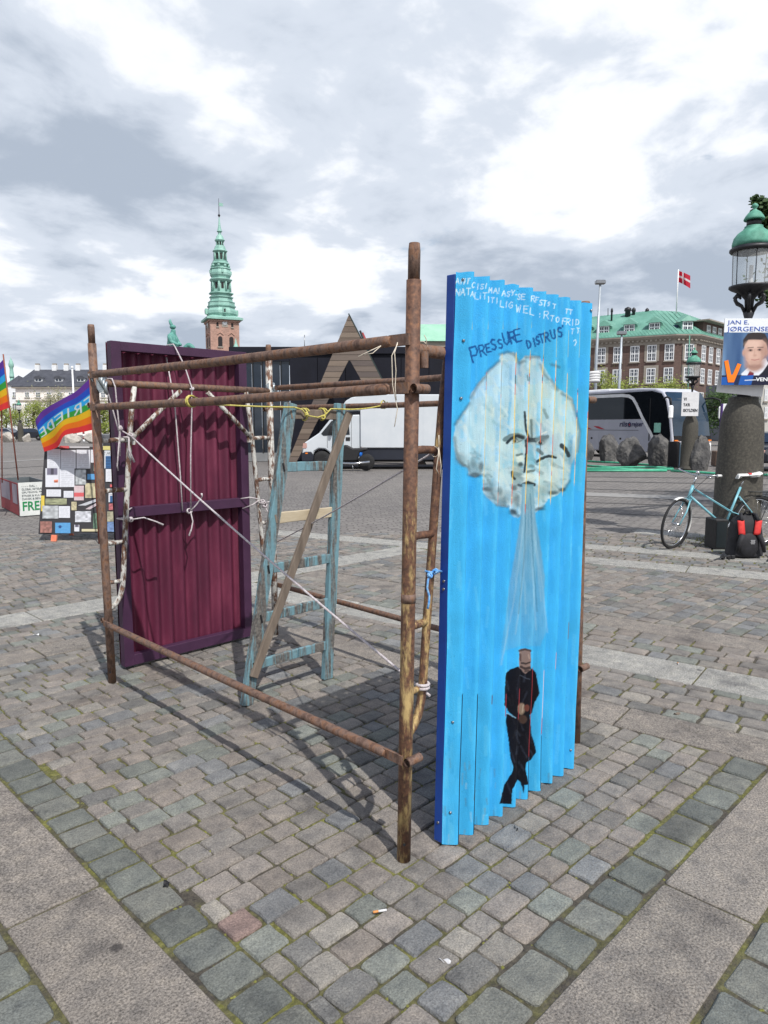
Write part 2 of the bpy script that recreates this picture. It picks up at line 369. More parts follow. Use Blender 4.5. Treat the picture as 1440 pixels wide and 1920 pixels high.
slabs((-2., 5.07), (UA(5.2), 5.07), .30, (1.0, 1.4), PINK)
slabs((-2., 6.04), (8.68 - .28 * 6.25, 6.04), .44, (1.3, 1.6), LGREY)
# border rows of large dark stones, then the fields
def border_v(u0, w, v0, v1, ln):
    v = v0
    while v < v1:
        L = rng.uniform(*ln)
        if in_view(u0 + w / 2, v + L / 2): stones.append((u0 + w / 2, v + L / 2, w - .014, L - .016, rng.gauss(0, .015), pick(PALG), 's'))
        v += L
def border_u(v0, w, u0, u1, ln):
    u = u0
    while u < u1:
        L = rng.uniform(*ln)
        if in_view(u + L / 2, v0 + w / 2): stones.append((u + L / 2, v0 + w / 2, L - .016, w - .014, rng.gauss(0, .015), pick(PALG), 's'))
        u += L
border_v(.965, .165, 1.11, 5.05, (.13, .18)); border_u(.945, .16, .98, 3.50, (.15, .21))
border_v(.46, .175, .6, 5.05, (.15, .2)); border_u(.45, .175, .6, 3.6, (.16, .22))
rows_u(1.108, 5.065, lambda v: 1.127, lambda v: UA(v) - .005)
rows_u(.6, 5.065, lambda v: -2.2, lambda v: .455); rows_u(-.3, .445, lambda v: 1., lambda v: 3.9)
rows_u(5.375, 6.035, lambda v: -2., lambda v: 4.61 - .14 * v)
rows_v(.2, 5.36, 4.005, 4.615, .135); rows_v(.2, 6.035, 5.035, 5.615, .142)
rows_u(.2, 6.035, lambda v: 5.95 - .145 * v, lambda v: 8.675 - .28 * v, (.115, .145), (.14, .2))
rows_v(.4, 9.6, 9.135, 9.745, .28); rows_v(.4, 9.8, 10.175, 11.595, .28); rows_v(1., 9., 12.02, 13.6, .28)
rows_u(6.485, 11.6, lambda v: -1.8, lambda v: (8.67 if v < 9.6 else 11.59) - .28 * v, (.10, .12), (.11, .16))

def sett_mesh(L, W, rnd, h, z0=-.028, big=False):     # a worn stone: uneven outline, nearly flat top
    pts = []; hx, hy = L / 2, W / 2; r_ = min(L, W) * rnd
    C = [(sx * hx * (1 + (0 if big else rng.uniform(-.07, .055))), sy * hy * (1 + (0 if big else rng.uniform(-.07, .055)))) for sx, sy in ((1, 1), (-1, 1), (-1, -1), (1, -1))]
    for i in range(4):
        p, a, b = Vector(C[i]), Vector(C[i - 1]), Vector(C[(i + 1) % 4]); ra, rb = r_ * rng.uniform(.6, 1.5), r_ * rng.uniform(.6, 1.5)
        pa, pb_ = p + (a - p).normalized() * ra, p + (b - p).normalized() * rb
        pts += [tuple(pa), tuple(p * .35 + (pa + pb_) * .325), tuple(pb_)]
        m_ = (p + b) / 2; o_ = m_.normalized() * (0 if big else rng.uniform(-.005, .004)); pts.append(tuple(m_ + o_))
    n = len(pts); ins = .004 if big else .0045
    def ring(k, z): return [(x * (1 - 2 * k / L), y * (1 - 2 * k / W), z + (0 if big else rng.uniform(-.0012, .0012))) for x, y in pts]
    tilt = (rng.gauss(0, .014), rng.gauss(0, .014)) if not big else (0, 0)
    vs = ring(0, z0) + ring(0, -.005 if not big else -.003) + ring(ins, .0 + h * .55) + [(x, y, h + (z - h) * .3) for x, y, z in ring(ins * 4.5, h)] + [(0, 0, h * 1.03)]
    vs = [(x, y, z + (tilt[0] * x + tilt[1] * y if z > -.02 else 0)) for x, y, z in vs]
    fs = [(q * n + i, q * n + (i + 1) % n, (q + 1) * n + (i + 1) % n, (q + 1) * n + i) for q in range(3) for i in range(n)]
    fs += [(3 * n + i, 3 * n + (i + 1) % n, 4 * n) for i in range(n)]
    return vs, fs
def shown(s_):
    p = Vector((s_[0], s_[1], -EYE)); q = -(Vector((s_[0], s_[1], 0)) - CAMP).dot(UPV) / p.dot(FWD); x = abs(p.dot(RGT) / p.dot(FWD))
    return s_[2] * s_[3] * EYE / p.length ** 3 - (9 if x > .545 or q > .725 or p.dot(FWD) < .3 else 0)
setts = sorted([s_ for s_ in stones if s_[6] == 's'], key=shown, reverse=True)
pink = min(range(len(setts)), key=lambda i: (setts[i][0] - 1.24) ** 2 + (setts[i][1] - 1.80) ** 2)
setts[pink] = setts[pink][:5] + (S(128, 110, 105), 's')
variants = []
for i in range(26):
    vs, fs = sett_mesh(.15, .12, rng.uniform(.03, .11), rng.uniform(.002, .0045))
    mb = MB(); mb.add(vs, fs, None, False); variants.append(mb.mesh('sett', M_sett_o))
def piece(name, me, u, v, ang, sc, col, z=0):
    o = bpy.data.objects.new(name, me); COL.objects.link(o); o.parent = bed; o.location = (u, v, z); o.rotation_euler = (0, 0, ang); o.scale = sc; o.color = (*col, 1); return o
for s_ in setts[:300]:
    piece('sett', rng.choice(variants), s_[0], s_[1], s_[4] + (math.pi if rng.random() < .5 else 0), (s_[2] / .15, s_[3] / .12, 1), s_[5], rng.gauss(0, .0015))
mass = MB()
for s_ in setts[300:]:
    vs, fs = sett_mesh(s_[2], s_[3], rng.uniform(.03, .11), rng.uniform(.002, .0045)); c_, n_ = math.cos(s_[4]), math.sin(s_[4]); dz = rng.gauss(0, .0015)
    mass.add([(s_[0] + x * c_ - y * n_, s_[1] + x * n_ + y * c_, z + dz) for x, y, z in vs], fs, s_[5], False)
mo = mass.build('setts', M_sett_v); mo.parent = bed; put(mo, kind='stuff')
for s_ in stones:
    if s_[6] == 'b':
        vs, fs = sett_mesh(s_[2], s_[3], .03, .002, big=True); mb = MB(); mb.add(vs, fs)
        piece('paving_slab', mb.mesh('paving_slab', M_slab_o), s_[0], s_[1], s_[4], (1, 1, 1), s_[5], rng.gauss(0, .001))
print('stones', len(stones), 'setts', len(setts))
# painted and stone lines farther out over the plaza
M_line = mat('pale_line', [(.3, S(132, 130, 128)), (.7, S(150, 148, 145))], 4, .85, coord='World')
M_dline = mat('dark_rail', [(.3, S(66, 65, 66)), (.7, S(90, 88, 87))], 6, .7, coord='World')
def ribbon(pts, w, z, name, m_):
    mb = MB(); P = [Vector(p).to_2d() for p in pts]; vs = []; fs = []
    for i, p in enumerate(P):
        t = (P[min(i + 1, len(P) - 1)] - P[max(i - 1, 0)]).normalized(); n = Vector((-t.y, t.x)) * w / 2
        vs += [(p.x + n.x, p.y + n.y, z), (p.x - n.x, p.y - n.y, z)]
    fs = [(2 * i, 2 * i + 1, 2 * i + 3, 2 * i + 2) for i in range(len(P) - 1)]
    o = mb.add(vs, fs).build(name, m_); return put(o, kind='structure')
def line_px(a, b, w, m_, name, z, n=8, bow=0):
    A, B = gnd(*a), gnd(*b); ribbon([A.lerp(B, i / n) + FH * (bow * math.sin(math.pi * i / n)) for i in range(n + 1)], w, z, name, m_)
z = -.012
for a, b, w, m_ in [((1085, 958), (1440, 975), .10, M_dline), ((1085, 940), (1440, 952), .09, M_dline), ((1085, 915), (1440, 926), .14, M_dline), ((1085, 925), (1440, 938), .9, M_line), ((1085, 901), (1440, 908), .18, M_dline),
                    ((1085, 893), (1440, 897), .16, M_dline), ((0, 878), (170, 868), .16, M_dline), ((0, 890), (170, 886), .14, M_dline), ((0, 866), (170, 855), .5, M_line), ((0, 900), (170, 903), .1, M_dline)]:
    line_px(a, b, w, m_, 'road_line', z); z += .0007
# ------------------------------------------------------------------ the scaffold
sc = thing('scaffold', 'rusty tubular scaffold bay with two end frames joined by long tubes', 'scaffold', (2.5, 3.0, 0))
FLb, FLt = Vector((1.868, 4.245, 0)), Vector((1.846, 4.258, 2.2))
FRb, FRt = Vector((1.809, 1.681, 0)), Vector((1.829, 1.660, 2.21))
BLb, BLt = Vector((3.216, 4.352, 0)), Vector((3.206, 4.360, 2.2))
BRb, BRt = Vector((3.150, 1.735, 0)), Vector((3.140, 1.752, 2.19))
def on(a, b, z): return a.lerp(b, z / b.z)
for a, b, m_, rr in ((FLb, FLt, M_rust, .0245), (FRb, FRt, M_rustochre, .0255), (BLb, BLt, M_rustwhite, .0245), (BRb, BRt, M_rust, .0255)):
    s1 = on(a, b, 2.09)
    p = MB().tube([a + Vector((0, 0, .002)), a.lerp(s1, .3), a.lerp(s1, .55), s1], rr, 20).build('post', m_, sc)
    MB().tube([s1, on(a, b, 2.185), b], [rr * .82, rr * .82, rr * .72], 18).build('spigot', M_rust, p)
    if a is FRb: MB().tube([on(a, b, 1.0) + Vector((0, 0, -.02)), on(a, b, 1.0) + Vector((0, 0, .012))], rr + .0012, 20).build('weld_band', M_rust, p)
    if a in (FRb, FLb): h_ = on(a, b, .075); MB().tube([h_ - FH * .018, h_ - FH * .0262], .0055, 10).build('pin_hole', M_black, p)
def end_frame(A0, A1, B0, B1, white):
    D = (B0 - A0).normalized(); L = (B0 - A0).length; mt = M_rustwhite if white else M_rustochre
    P = lambda s_, z: A0 + D * s_ + Vector((0, 0, z)) + (A1 - A0) * (z / 2.2 * (1 - s_ / L)) * Vector((1, 1, 0)).length * 0
    zt = 1.862
    MB().tube([on(A0, A1, zt), on(B0, B1, zt)], .0225, 16).build('top_rail', M_rust, sc)
    for sgn, O in ((1, 0.), (-1, L)):
        q = lambda s_, z: P(O + sgn * s_, z)
        inner = MB().tube([q(.236, zt - .015), q(.205, 1.66), q(.188, 1.51), q(.158, 1.2), q(.128, .9), q(.106, .66), q(.098, .60), q(.08, .54), q(.05, .50), q(.012, .475)], .0165, 12).build('inner_tube', mt, sc)
        MB().tube([q(.20, 1.52), q(.36, 1.66), q(.57, 1.835)], .0155, 12).build('brace_tube', mt, sc)
        MB().box(q(.205, 1.525), (.05, .012, .075)).build('gusset_plate', mt, inner)
        for z, s_ in ((1.515, .19), (1.208, .158), (.885, .128), (.64, .104)):
            MB().tube([q(.012, z), q(s_ * .5, z + (.004 if z > 1 else -.002)), q(s_, z)], .0145 if z > .7 else .012, 12).build('rung', mt, sc)
end_frame(FLb, FLt, BLb, BLt, True); end_frame(FRb, FRt, BRb, BRt, False)
def flat_end(a, b, rr, m_, name):           # a long tube with flattened, pinned ends
    a, b = Vector(a), Vector(b); d = (b - a).normalized(); mb = MB()
    mb.tube([a + d * .075, a + d * .10, a.lerp(b, .5) - Vector((0, 0, .006)), b - d * .10, b - d * .075], [rr * .75, rr, rr, rr, rr * .75], 14)
    mb.beam(a - d * .01, a + d * .085, rr * .6, rr * 1.9); mb.beam(b - d * .085, b + d * .01, rr * .6, rr * 1.9)
    return mb.build(name, m_, sc)
off = Vector((-.026, -.0, 0))
flat_end(on(FLb, FLt, 1.905) + off, on(FRb, FRt, 1.893) + off, .0205, M_rust, 'side_tube')
flat_end(on(FLb, FLt, 1.714) + off, on(FRb, FRt, 1.731) + off, .0200, M_rust, 'side_tube')
flat_end(on(FLb, FLt, .388) + off, on(FRb, FRt, .400) + off, .0185, M_rust, 'side_tube')
offb = Vector((.03, 0, 0))
flat_end(on(BLb, BLt, 1.885) + offb, on(BRb, BRt, 1.885) + offb, .0190, M_rust, 'side_tube')
flat_end(on(BLb, BLt, 1.738) + offb, on(BRb, BRt, 1.738) + offb, .0175, M_rust, 'side_tube')
flat_end(on(BLb, BLt, .389) + offb, on(BRb, BRt, .395) + offb, .0185, M_rust, 'side_tube')
def stub(p, d, L, rr=.0165):                # an open short tube welded on
    p = Vector(p); d = Vector(d).normalized(); mb = MB()
    mb.tube([p, p + d * L], rr, 14, caps=False); mb.tube([p, p + d * L], rr * .76, 14, caps=False)
    mb.xf(Matrix()); return mb.build('stub', M_rust, sc)
for (a, b) in ((FRb, FRt), (BRb, BRt), (FLb, FLt), (BLb, BLt)):
    dv = -1 if a.y < 3 else 1
    for z in (.400, 1.728): stub(on(a, b, z) + Vector((-.03, dv * .034, 0)), (1, 0, 0), .07)
stub(on(FRb, FRt, 1.80) + Vector((.038, -.02, 0)), (0, 0, 1), .055, .015)
for b_, t_ in ((FLb, FLt), (BLb, BLt)):     # silver tape round the joints
    c = on(b_, t_, 1.855); mb = MB()
    for k in range(4):
        e = Vector((.03 + .01 * k, -.004 * k, .03 - .018 * k)); mb.tube([c + e + Vector((.0, .03 * math.cos(q), .034 * math.sin(q))) + Vector((.012 * math.sin(q * 1.5), 0, 0)) for q in np.linspace(0, 2 * math.pi, 14)], .0085, 6, closed=False)
    mb.beam(c + Vector((-.027, -.01, .06)), c + Vector((.03, -.03, -.05)), .008, .028); mb.build('tape_wrap', M_tape, sc)

# ------------------------------------------------------------------ corrugated panels
A_C, P_C, PH0 = .023, .0957, -.2
pb = thing('painted_panel', 'tall sky blue corrugated panel painted with a blowing cloud face and a man in black', 'panel', (2.45, 1.63, 0))
Y0 = 1.612; U0, U1, Z0, Z1 = 1.972, 2.922, .008, 2.132
V = Vector
def value_noise(x, y, sc_, seed):
    r_ = np.random.default_rng(seed); t = r_.random((257, 257)); x = x * sc_ % 256; y = y * sc_ % 256
    xi, yi = x.astype(int), y.astype(int); fx, fy = x - xi, y - yi; fx = fx * fx * (3 - 2 * fx); fy = fy * fy * (3 - 2 * fy)
    return (t[xi, yi] * (1 - fx) + t[xi + 1, yi] * fx) * (1 - fy) + (t[xi, yi + 1] * (1 - fx) + t[xi + 1, yi + 1] * fx) * fy
class Paint:                                 # flat paint: soft polygons and brush strokes over a cloud of points
    def __init__(s, x, y, base): s.x, s.y = x, y; s.c = np.tile(np.array(base, dtype=np.float64), (len(x), 1))
    def put(s, w, col): s.c += (np.array(col) - s.c) * w[:, None]
    def dist(s, pts, closed, idx):
        x, y = s.x[idx], s.y[idx]; d = np.full(len(x), 1e9); n = len(pts)
        for i in range(n if closed else n - 1):
            (x0, y0), (x1, y1) = pts[i], pts[(i + 1) % n]; dx, dy = x1 - x0, y1 - y0; L = dx * dx + dy * dy + 1e-12
            t = np.clip(((x - x0) * dx + (y - y0) * dy) / L, 0, 1); d = np.minimum(d, np.hypot(x - x0 - t * dx, y - y0 - t * dy))
        return d
    def box(s, pts, m): a = np.array(pts); lo, hi = a.min(0) - m, a.max(0) + m; return np.nonzero((s.x > lo[0]) & (s.x < hi[0]) & (s.y > lo[1]) & (s.y < hi[1]))[0]
    def stroke(s, pts, w, col, al=1., soft=.8):
        idx = s.box(pts, w + soft * 2)
        if len(idx): d = s.dist(pts, False, idx); k = np.clip((w / 2 + soft / 2 - d) / soft, 0, 1) * al; s.c[idx] += (np.array(col) - s.c[idx]) * k[:, None]
    def mask(s, pts, soft=1.):
        idx = s.box(pts, soft * 2); m = np.zeros(len(s.x))
        if not len(idx): return m
        x, y = s.x[idx], s.y[idx]; ins = np.zeros(len(x), bool); n = len(pts)
        for i in range(n):
            (x0, y0), (x1, y1) = pts[i], pts[(i + 1) % n]
            if y0 == y1: continue
            c = (y0 > y) != (y1 > y); ins ^= c & (x < (x1 - x0) * (y - y0) / (y1 - y0) + x0)
        d = s.dist(pts, True, idx); m[idx] = np.clip(.5 + np.where(ins, d, -d) / soft, 0, 1); return m
    def poly(s, pts, col, al=1., soft=1.): s.put(s.mask(pts, soft) * al, col)
    def ell(s, c, rx, ry, col, al=1., soft=.25): d = np.hypot((s.x - c[0]) / rx, (s.y - c[1]) / ry); s.put(np.clip((1 + soft / 2 - d) / soft, 0, 1) * al, col)
GL = {'A': [[(0, 0), (.5, 1), (1, 0)], [(.2, .4), (.8, .4)]], 'N': [[(0, 0), (0, 1), (1, 0), (1, 1)]], 'T': [[(0, 1), (1, 1)], [(.5, 1), (.5, 0)]], 'C': [[(.9, .85), (.5, 1), (.1, .6), (.15, .2), (.5, 0), (.9, .15)]], 'I': [[(.5, 0), (.5, 1)]],
      'S': [[(.9, .9), (.5, 1), (.15, .8), (.3, .55), (.75, .45), (.85, .2), (.5, 0), (.1, .1)]], 'M': [[(0, 0), (.1, 1), (.5, .3), (.9, 1), (1, 0)]], 'Y': [[(0, 1), (.5, .5), (1, 1)], [(.5, .5), (.4, 0)]], '-': [[(0, .5), (1, .5)]], 'E': [[(1, 1), (0, 1), (0, 0), (1, 0)], [(0, .52), (.8, .52)]],
      'R': [[(0, 0), (0, 1), (.7, 1), (.9, .75), (.6, .5), (0, .5)], [(.4, .5), (1, 0)]], 'F': [[(0, 0), (0, 1), (.9, 1)], [(0, .5), (.7, .5)]], 'L': [[(0, 1), (0, 0), (.9, 0)]], 'G': [[(.9, .85), (.5, 1), (.1, .6), (.15, .2), (.5, 0), (.9, .15), (.9, .45), (.6, .45)]],
      'W': [[(0, 1), (.25, 0), (.5, .7), (.75, 0), (1, 1)]], 'O': [[(.5, 1), (.1, .7), (.1, .3), (.5, 0), (.9, .3), (.9, .7), (.5, 1)]], 'D': [[(0, 0), (0, 1), (.6, .9), (.9, .5), (.6, .1), (0, 0)]], 'P': [[(0, 0), (0, 1), (.8, 1), (.95, .7), (.7, .45), (0, .45)]], 'U': [[(0, 1), (.05, .2), (.4, 0), (.8, .15), (.95, 1)]],
      '?': [[(.2, .8), (.5, 1), (.8, .7), (.5, .2)]], ':': [[(.5, .8), (.5, .7)], [(.5, .3), (.5, .2)]], "'": [[(.5, 1), (.45, .8)]]}
nu, nv = 500, 860
gu, gz = np.meshgrid(np.linspace(0, 1, nu + 1), np.linspace(0, 1, nv + 1)); gu, gz = gu.ravel(), gz.ravel()
uu = U0 + gu * (U1 - U0); ph = 2 * np.pi * ((uu - U0) / P_C + PH0)
wob = (value_noise(uu * 3 + 5, gz * 4, 2.1, 3) - .5) * .006
vv = Y0 - A_C * np.sin(ph) + wob; zz = Z0 + gz * (Z1 - Z0) + (value_noise(uu, gz * 0 + .3, 60, 5) - .5) * .006 * ((gz < .02) | (gz > .99))
LEAN = (.018 / 2.13, -.021 / 2.13); uu = uu + LEAN[0] * zz * (1 - .55 * gu); vv = vv + LEAN[1] * zz * (1 - .5 * gu); U_ = U0 + gu * (U1 - U0)
X = np.stack([uu, vv, zz - EYE], 1); dd = X @ np.array(FWD)
px = 720 + FPX * (X @ np.array(RGT)) / dd; py = 960 - FPX * (X @ np.array(UPV)) / dd
jx = (value_noise(px, py, .25, 1) - .5) * 1.2; jy = (value_noise(px, py, .22, 2) - .5) * 1.4
LB = np.array(S(60, 170, 224)); pt = Paint(px + jx, py + jy, LB)
n1 = value_noise(px, py, .03, 4); n2 = value_noise(px * 3, py * .25, .2, 6); n3 = value_noise(px, py, .6, 8)
pt.c *= (.90 + .14 * n1 + .08 * n2 + .06 * n3)[:, None]
pt.put(np.clip((py - 1330) / 300, 0, 1) * np.clip((870 - px) / 60, 0, 1) * n2 * .6, S(128, 200, 226))
t_ = lambda x0, y0, k: (lambda pts: [(x0 + x / k, y0 + y / k) for x, y in pts])
f1, f2, f3, f4, f5 = t_(820, 500, 4.8), t_(840, 780, 5.333), t_(880, 1180, 5.335), t_(840, 505, 5.333), t_(820, 880, 2.593)
cloud_o = f1([(565, 790), (690, 770), (735, 860), (790, 800), (920, 810), (960, 900), (1020, 1000), (1080, 1100), (1160, 1140), (1210, 1180), (1260, 1380), (1285, 1500), (1270, 1650)]) + \
    f2([(1230, 490), (1215, 640), (1150, 740), (1090, 790), (1000, 830), (950, 910), (875, 965), (850, 930), (740, 980), (700, 1020), (640, 1000), (610, 910), (485, 895), (420, 840), (355, 770), (345, 640), (340, 580), (270, 610), (210, 590), (200, 515), (150, 500), (90, 430), (60, 320), (55, 220), (75, 100), (90, 40)]) + \
    f1([(190, 1380), (290, 1230), (300, 1150), (360, 1060), (440, 960), (560, 850)])
cm = pt.mask(cloud_o, 3.)
cl = np.array(S(172, 206, 218)) * (.84 + .2 * n1 + .14 * n2)[:, None] + np.array([-.03, 0, .06]) * (value_noise(px, py, .045, 9) > .62)[:, None]
pt.c += (cl - pt.c) * cm[:, None]
br_ = random.Random(17)
def daub(n, x0, x1, y0, y1, cols, w, L, al, ang, msk=None):      # loose brushwork
    for _ in range(n):
        x, y, a, l_ = br_.uniform(x0, x1), br_.uniform(y0, y1), ang + br_.gauss(0, .45 if msk is not None else .06), L * br_.uniform(.5, 1.5)
        p0 = (x - l_ * math.cos(a), y - l_ * math.sin(a)); p1 = (x + l_ * math.cos(a) + br_.gauss(0, 1), y + l_ * math.sin(a)); ww = w * br_.uniform(.6, 1.5); idx = pt.box([p0, p1], ww + 6)
        if not len(idx): continue
        d = pt.dist([p0, p1], False, idx); k = np.clip((ww / 2 + 1 - d) / 2.2, 0, 1) * al * (.6 + .8 * n3[idx]) * (msk[idx] if msk is not None else 1); pt.c[idx] += (np.array(br_.choice(cols)) - pt.c[idx]) * np.clip(k, 0, 1)[:, None]
daub(260, 835, 1105, 510, 1590, [S(80, 186, 232), S(44, 150, 208), S(98, 196, 234)], 5, 26, .30, math.pi / 2)
daub(60, 815, 1080, 1430, 1600, [S(150, 190, 206), S(120, 150, 160), S(90, 120, 135)], 2.5, 7, .4, math.pi / 2)
daub(300, 850, 1092, 660, 980, [S(200, 224, 230), S(206, 222, 218), S(150, 194, 212), S(136, 178, 192), S(190, 210, 214)], 5, 9, .42, 1.2, cm)
daub(110, 862, 1075, 850, 975, [S(110, 140, 150), S(92, 122, 134), S(196, 214, 218)], 5, 7, .42, .6, cm)
DK, GY, LT, SK = S(38, 52, 60), S(104, 128, 134), S(206, 226, 226), S(112, 184, 214)
def st(f, pts, w, c, al=.85, soft=1.4): pt.stroke(f(pts), w, c, al, soft)
for p_ in (f1([(440, 960), (500, 900), (560, 850)]), f1([(565, 790), (630, 770), (690, 785)]), f1([(695, 800), (735, 870), (785, 850)]), f1([(800, 815), (915, 815)]), f1([(925, 880), (960, 960), (1000, 1010)]), f1([(1025, 1020), (1080, 1110)]), f1([(1030, 880), (1095, 905)]), f1([(1120, 1140), (1210, 1200), (1250, 1350), (1280, 1480), (1262, 1660)]), f1([(300, 1180), (360, 1070), (430, 990)]), f1([(160, 1420), (220, 1330), (290, 1230)]), f1([(155, 1540), (175, 1690), (230, 1790)]),
           f2([(90, 430), (150, 490), (200, 505)]), f2([(360, 730), (430, 750), (470, 830)]), f2([(485, 888), (600, 905)]), f2([(640, 940), (700, 1000)]), f2([(1010, 770), (1090, 765), (1160, 735), (1215, 650)]), f2([(880, 940), (960, 905)])):
    pt.stroke(p_, 5.0, S(66, 86, 94), .6, 5.)
for c_, rx, ry, col, al in (((270, 590), 66, 24, DK, .8), ((330, 505), 24, 46, DK, .7), ((250, 460), 26, 60, GY, .5), ((395, 730), 46, 22, DK, .7), ((420, 690), 60, 60, GY, .4), ((520, 750), 26, 40, GY, .7), ((545, 850), 60, 40, GY, .5), ((650, 960), 38, 30, DK, .8), ((690, 850), 32, 62, GY, .7), ((660, 720), 30, 24, DK, .7), ((920, 930), 48, 18, DK, .6), ((1050, 765), 40, 18, DK, .7), ((1140, 735), 34, 18, DK, .7), ((690, 560), 70, 60, GY, .35), ((560, 620), 80, 60, LT, .4),
                            ((690, 222), 74, 34, GY, .55), ((930, 232), 70, 34, GY, .55), ((800, 250), 46, 40, GY, .45), ((700, 640), 66, 70, GY, .45), ((830, 610), 60, 40, LT, .6), ((800, 730), 80, 50, GY, .45), ((620, 800), 90, 60, GY, .4), ((450, 780), 80, 60, GY, .45), ((1010, 720), 90, 60, GY, .35), ((250, 520), 70, 70, GY, .45), ((130, 430), 60, 60, GY, .4), ((1230, 380), 40, 120, GY, .4), ((560, 300), 70, 60, LT, .5), ((990, 330), 60, 50, LT, .45), ((670, 300), 40, 30, SK, .6), ((610, 470), 60, 40, SK, .4), ((690, 150), 60, 26, SK, .5), ((725, 425), 36, 34, LT, .9), ((725, 490), 26, 22, GY, .9), ((672, 244), 34, 24, GY, .8), ((668, 244), 27, 24, DK, 1), ((920, 262), 44, 30, GY, .7), ((922, 262), 34, 28, DK, 1), ((946, 222), 52, 24, GY, .8), ((930, 780), 60, 70, GY, .3), ((1060, 600), 70, 90, LT, .4), ((300, 200), 60, 140, LT, .25), ((430, 350), 40, 180, LT, .3), ((850, 110), 50, 80, GY, .25), ((520, 90), 60, 120, GY, .15)):
    cc = f2([c_])[0]; pt.ell(cc, rx / 5.333, ry / 5.333, col, al, .8)
pt.poly(f2([(795, 260), (850, 300), (868, 480), (850, 530), (780, 520), (785, 400)]), SK, .75, 3)
for f, p_, w, c_, al in ((f2, [(570, 235), (620, 205), (690, 190), (755, 215)], 4.6, GY, .9), (f2, [(590, 270), (630, 225), (690, 198), (750, 215)], 3.0, DK, .9), (f2, [(650, 270), (700, 262), (740, 240)], 1.4, GY, .8), (f1, [(785, 1310), (800, 1480), (830, 1560)], 2.2, DK, .9), (f1, [(845, 1380), (850, 1550)], 2.4, GY, .9), (f1, [(815, 1560), (900, 1560)], 4.6, DK, .75), (f2, [(890, 240), (940, 215), (995, 205)], 3.6, GY, .9), (f2, [(775, 245), (785, 330), (778, 430), (762, 560)], 2.2, DK, .9),
                         (f2, [(900, 340), (940, 378)], 3.6, GY, .9), (f2, [(895, 455), (930, 430), (970, 412), (1010, 400), (1075, 415)], 2.8, DK, .85), (f2, [(1135, 295), (1175, 330), (1205, 395)], 4.2, DK, .85), (f2, [(690, 390), (740, 380)], 2.4, GY, .9), (f2, [(750, 685), (800, 665), (862, 686)], 3.2, DK, .9), (f2, [(640, 560), (648, 610), (668, 630)], 2.4, DK, .9), (f2, [(790, 560), (860, 545)], 2.4, GY, .9), (f2, [(700, 690), (745, 700)], 2.2, DK, .7), (f2, [(935, 180), (985, 160)], 1.6, LT, .9), (f1, [(810, 980), (815, 1020)], 1.6, GY, .8), (f1, [(960, 1290), (990, 1360)], 3, GY, .5)):
    pt.stroke(f(p_), w * 1.9, c_, min(1, al * 1.15), 1.6)
for c_, rx, ry, col, al in (((664, 252), 30, 17, LT, .7), ((664, 252), 17, 17, DK, 1), ((920, 268), 36, 19, LT, .6), ((922, 268), 20, 18, DK, 1), ((725, 480), 26, 20, DK, .7), ((725, 425), 32, 26, LT, .8), ((835, 500), 30, 16, GY, .7), ((800, 600), 70, 16, LT, .5), ((805, 690), 40, 13, DK, .9)): pt.ell(f2([c_])[0], rx / 5.333, ry / 5.333, col, al, .6)
jet = f5([(413, 70), (466, 75), (476, 230), (502, 380), (522, 520), (520, 660), (530, 790), (500, 860), (400, 860), (330, 880), (300, 960), (312, 860), (330, 740), (350, 560), (380, 400), (405, 230)])
jm = pt.mask(jet, 3.); fade = np.clip(1.15 - (py - 905) / 330, .0, .9)
pt.put(jm * np.clip(fade * 1.05, 0, .95), S(100, 152, 178)); pt.put(jm * fade * n2 * .5, S(150, 190, 206))
for p_ in ([(425, 90), (415, 300), (372, 640), (310, 950)], [(437, 90), (430, 330), (408, 600), (380, 800)], [(448, 90), (452, 330), (470, 600), (480, 780)], [(458, 100), (470, 300), (510, 560), (535, 790)], [(440, 200), (420, 450), (430, 700)], [(455, 250), (490, 470), (505, 640)]):
    pt.stroke(f5(p_), 2.4, S(158, 196, 212), .42, 3.2)
for p_ in ([(432, 120), (425, 400), (395, 700)], [(452, 120), (465, 420), (485, 690)]): pt.stroke(f5(p_), 2.4, S(66, 122, 150), .6, 2.2)
NV = S(12, 14, 24)
pt.poly(f3([(488, 372), (400, 405), (365, 440), (352, 640), (352, 760), (400, 835), (470, 892), (600, 870), (628, 830), (660, 720), (706, 640), (690, 560), (665, 430), (620, 388), (560, 440)]), NV, 1, 1.2)
pt.poly(f3([(375, 838), (365, 930), (390, 1090), (410, 1290), (440, 1370), (430, 1430), (350, 1550), (303, 1745), (422, 1748), (432, 1600), (482, 1508), (512, 1530), (546, 1642), (552, 1560), (592, 1550), (580, 1480), (562, 1400), (572, 1330), (612, 1310), (670, 1228), (650, 1140), (620, 1040), (606, 855), (470, 880)]), NV, 1, 1.2)
mm = np.clip(1 - np.abs(pt.c - np.array(NV)).sum(1) * 30, 0, 1); daub(70, 940, 1012, 1255, 1505, [S(34, 38, 52), S(48, 54, 68), S(8, 8, 14), S(30, 30, 36)], 3, 9, .5, 1.4, mm)
pt.poly(f3([(498, 205), (545, 190), (612, 205), (618, 300), (612, 405), (560, 445), (498, 385)]), S(136, 114, 106), 1, 1.2)
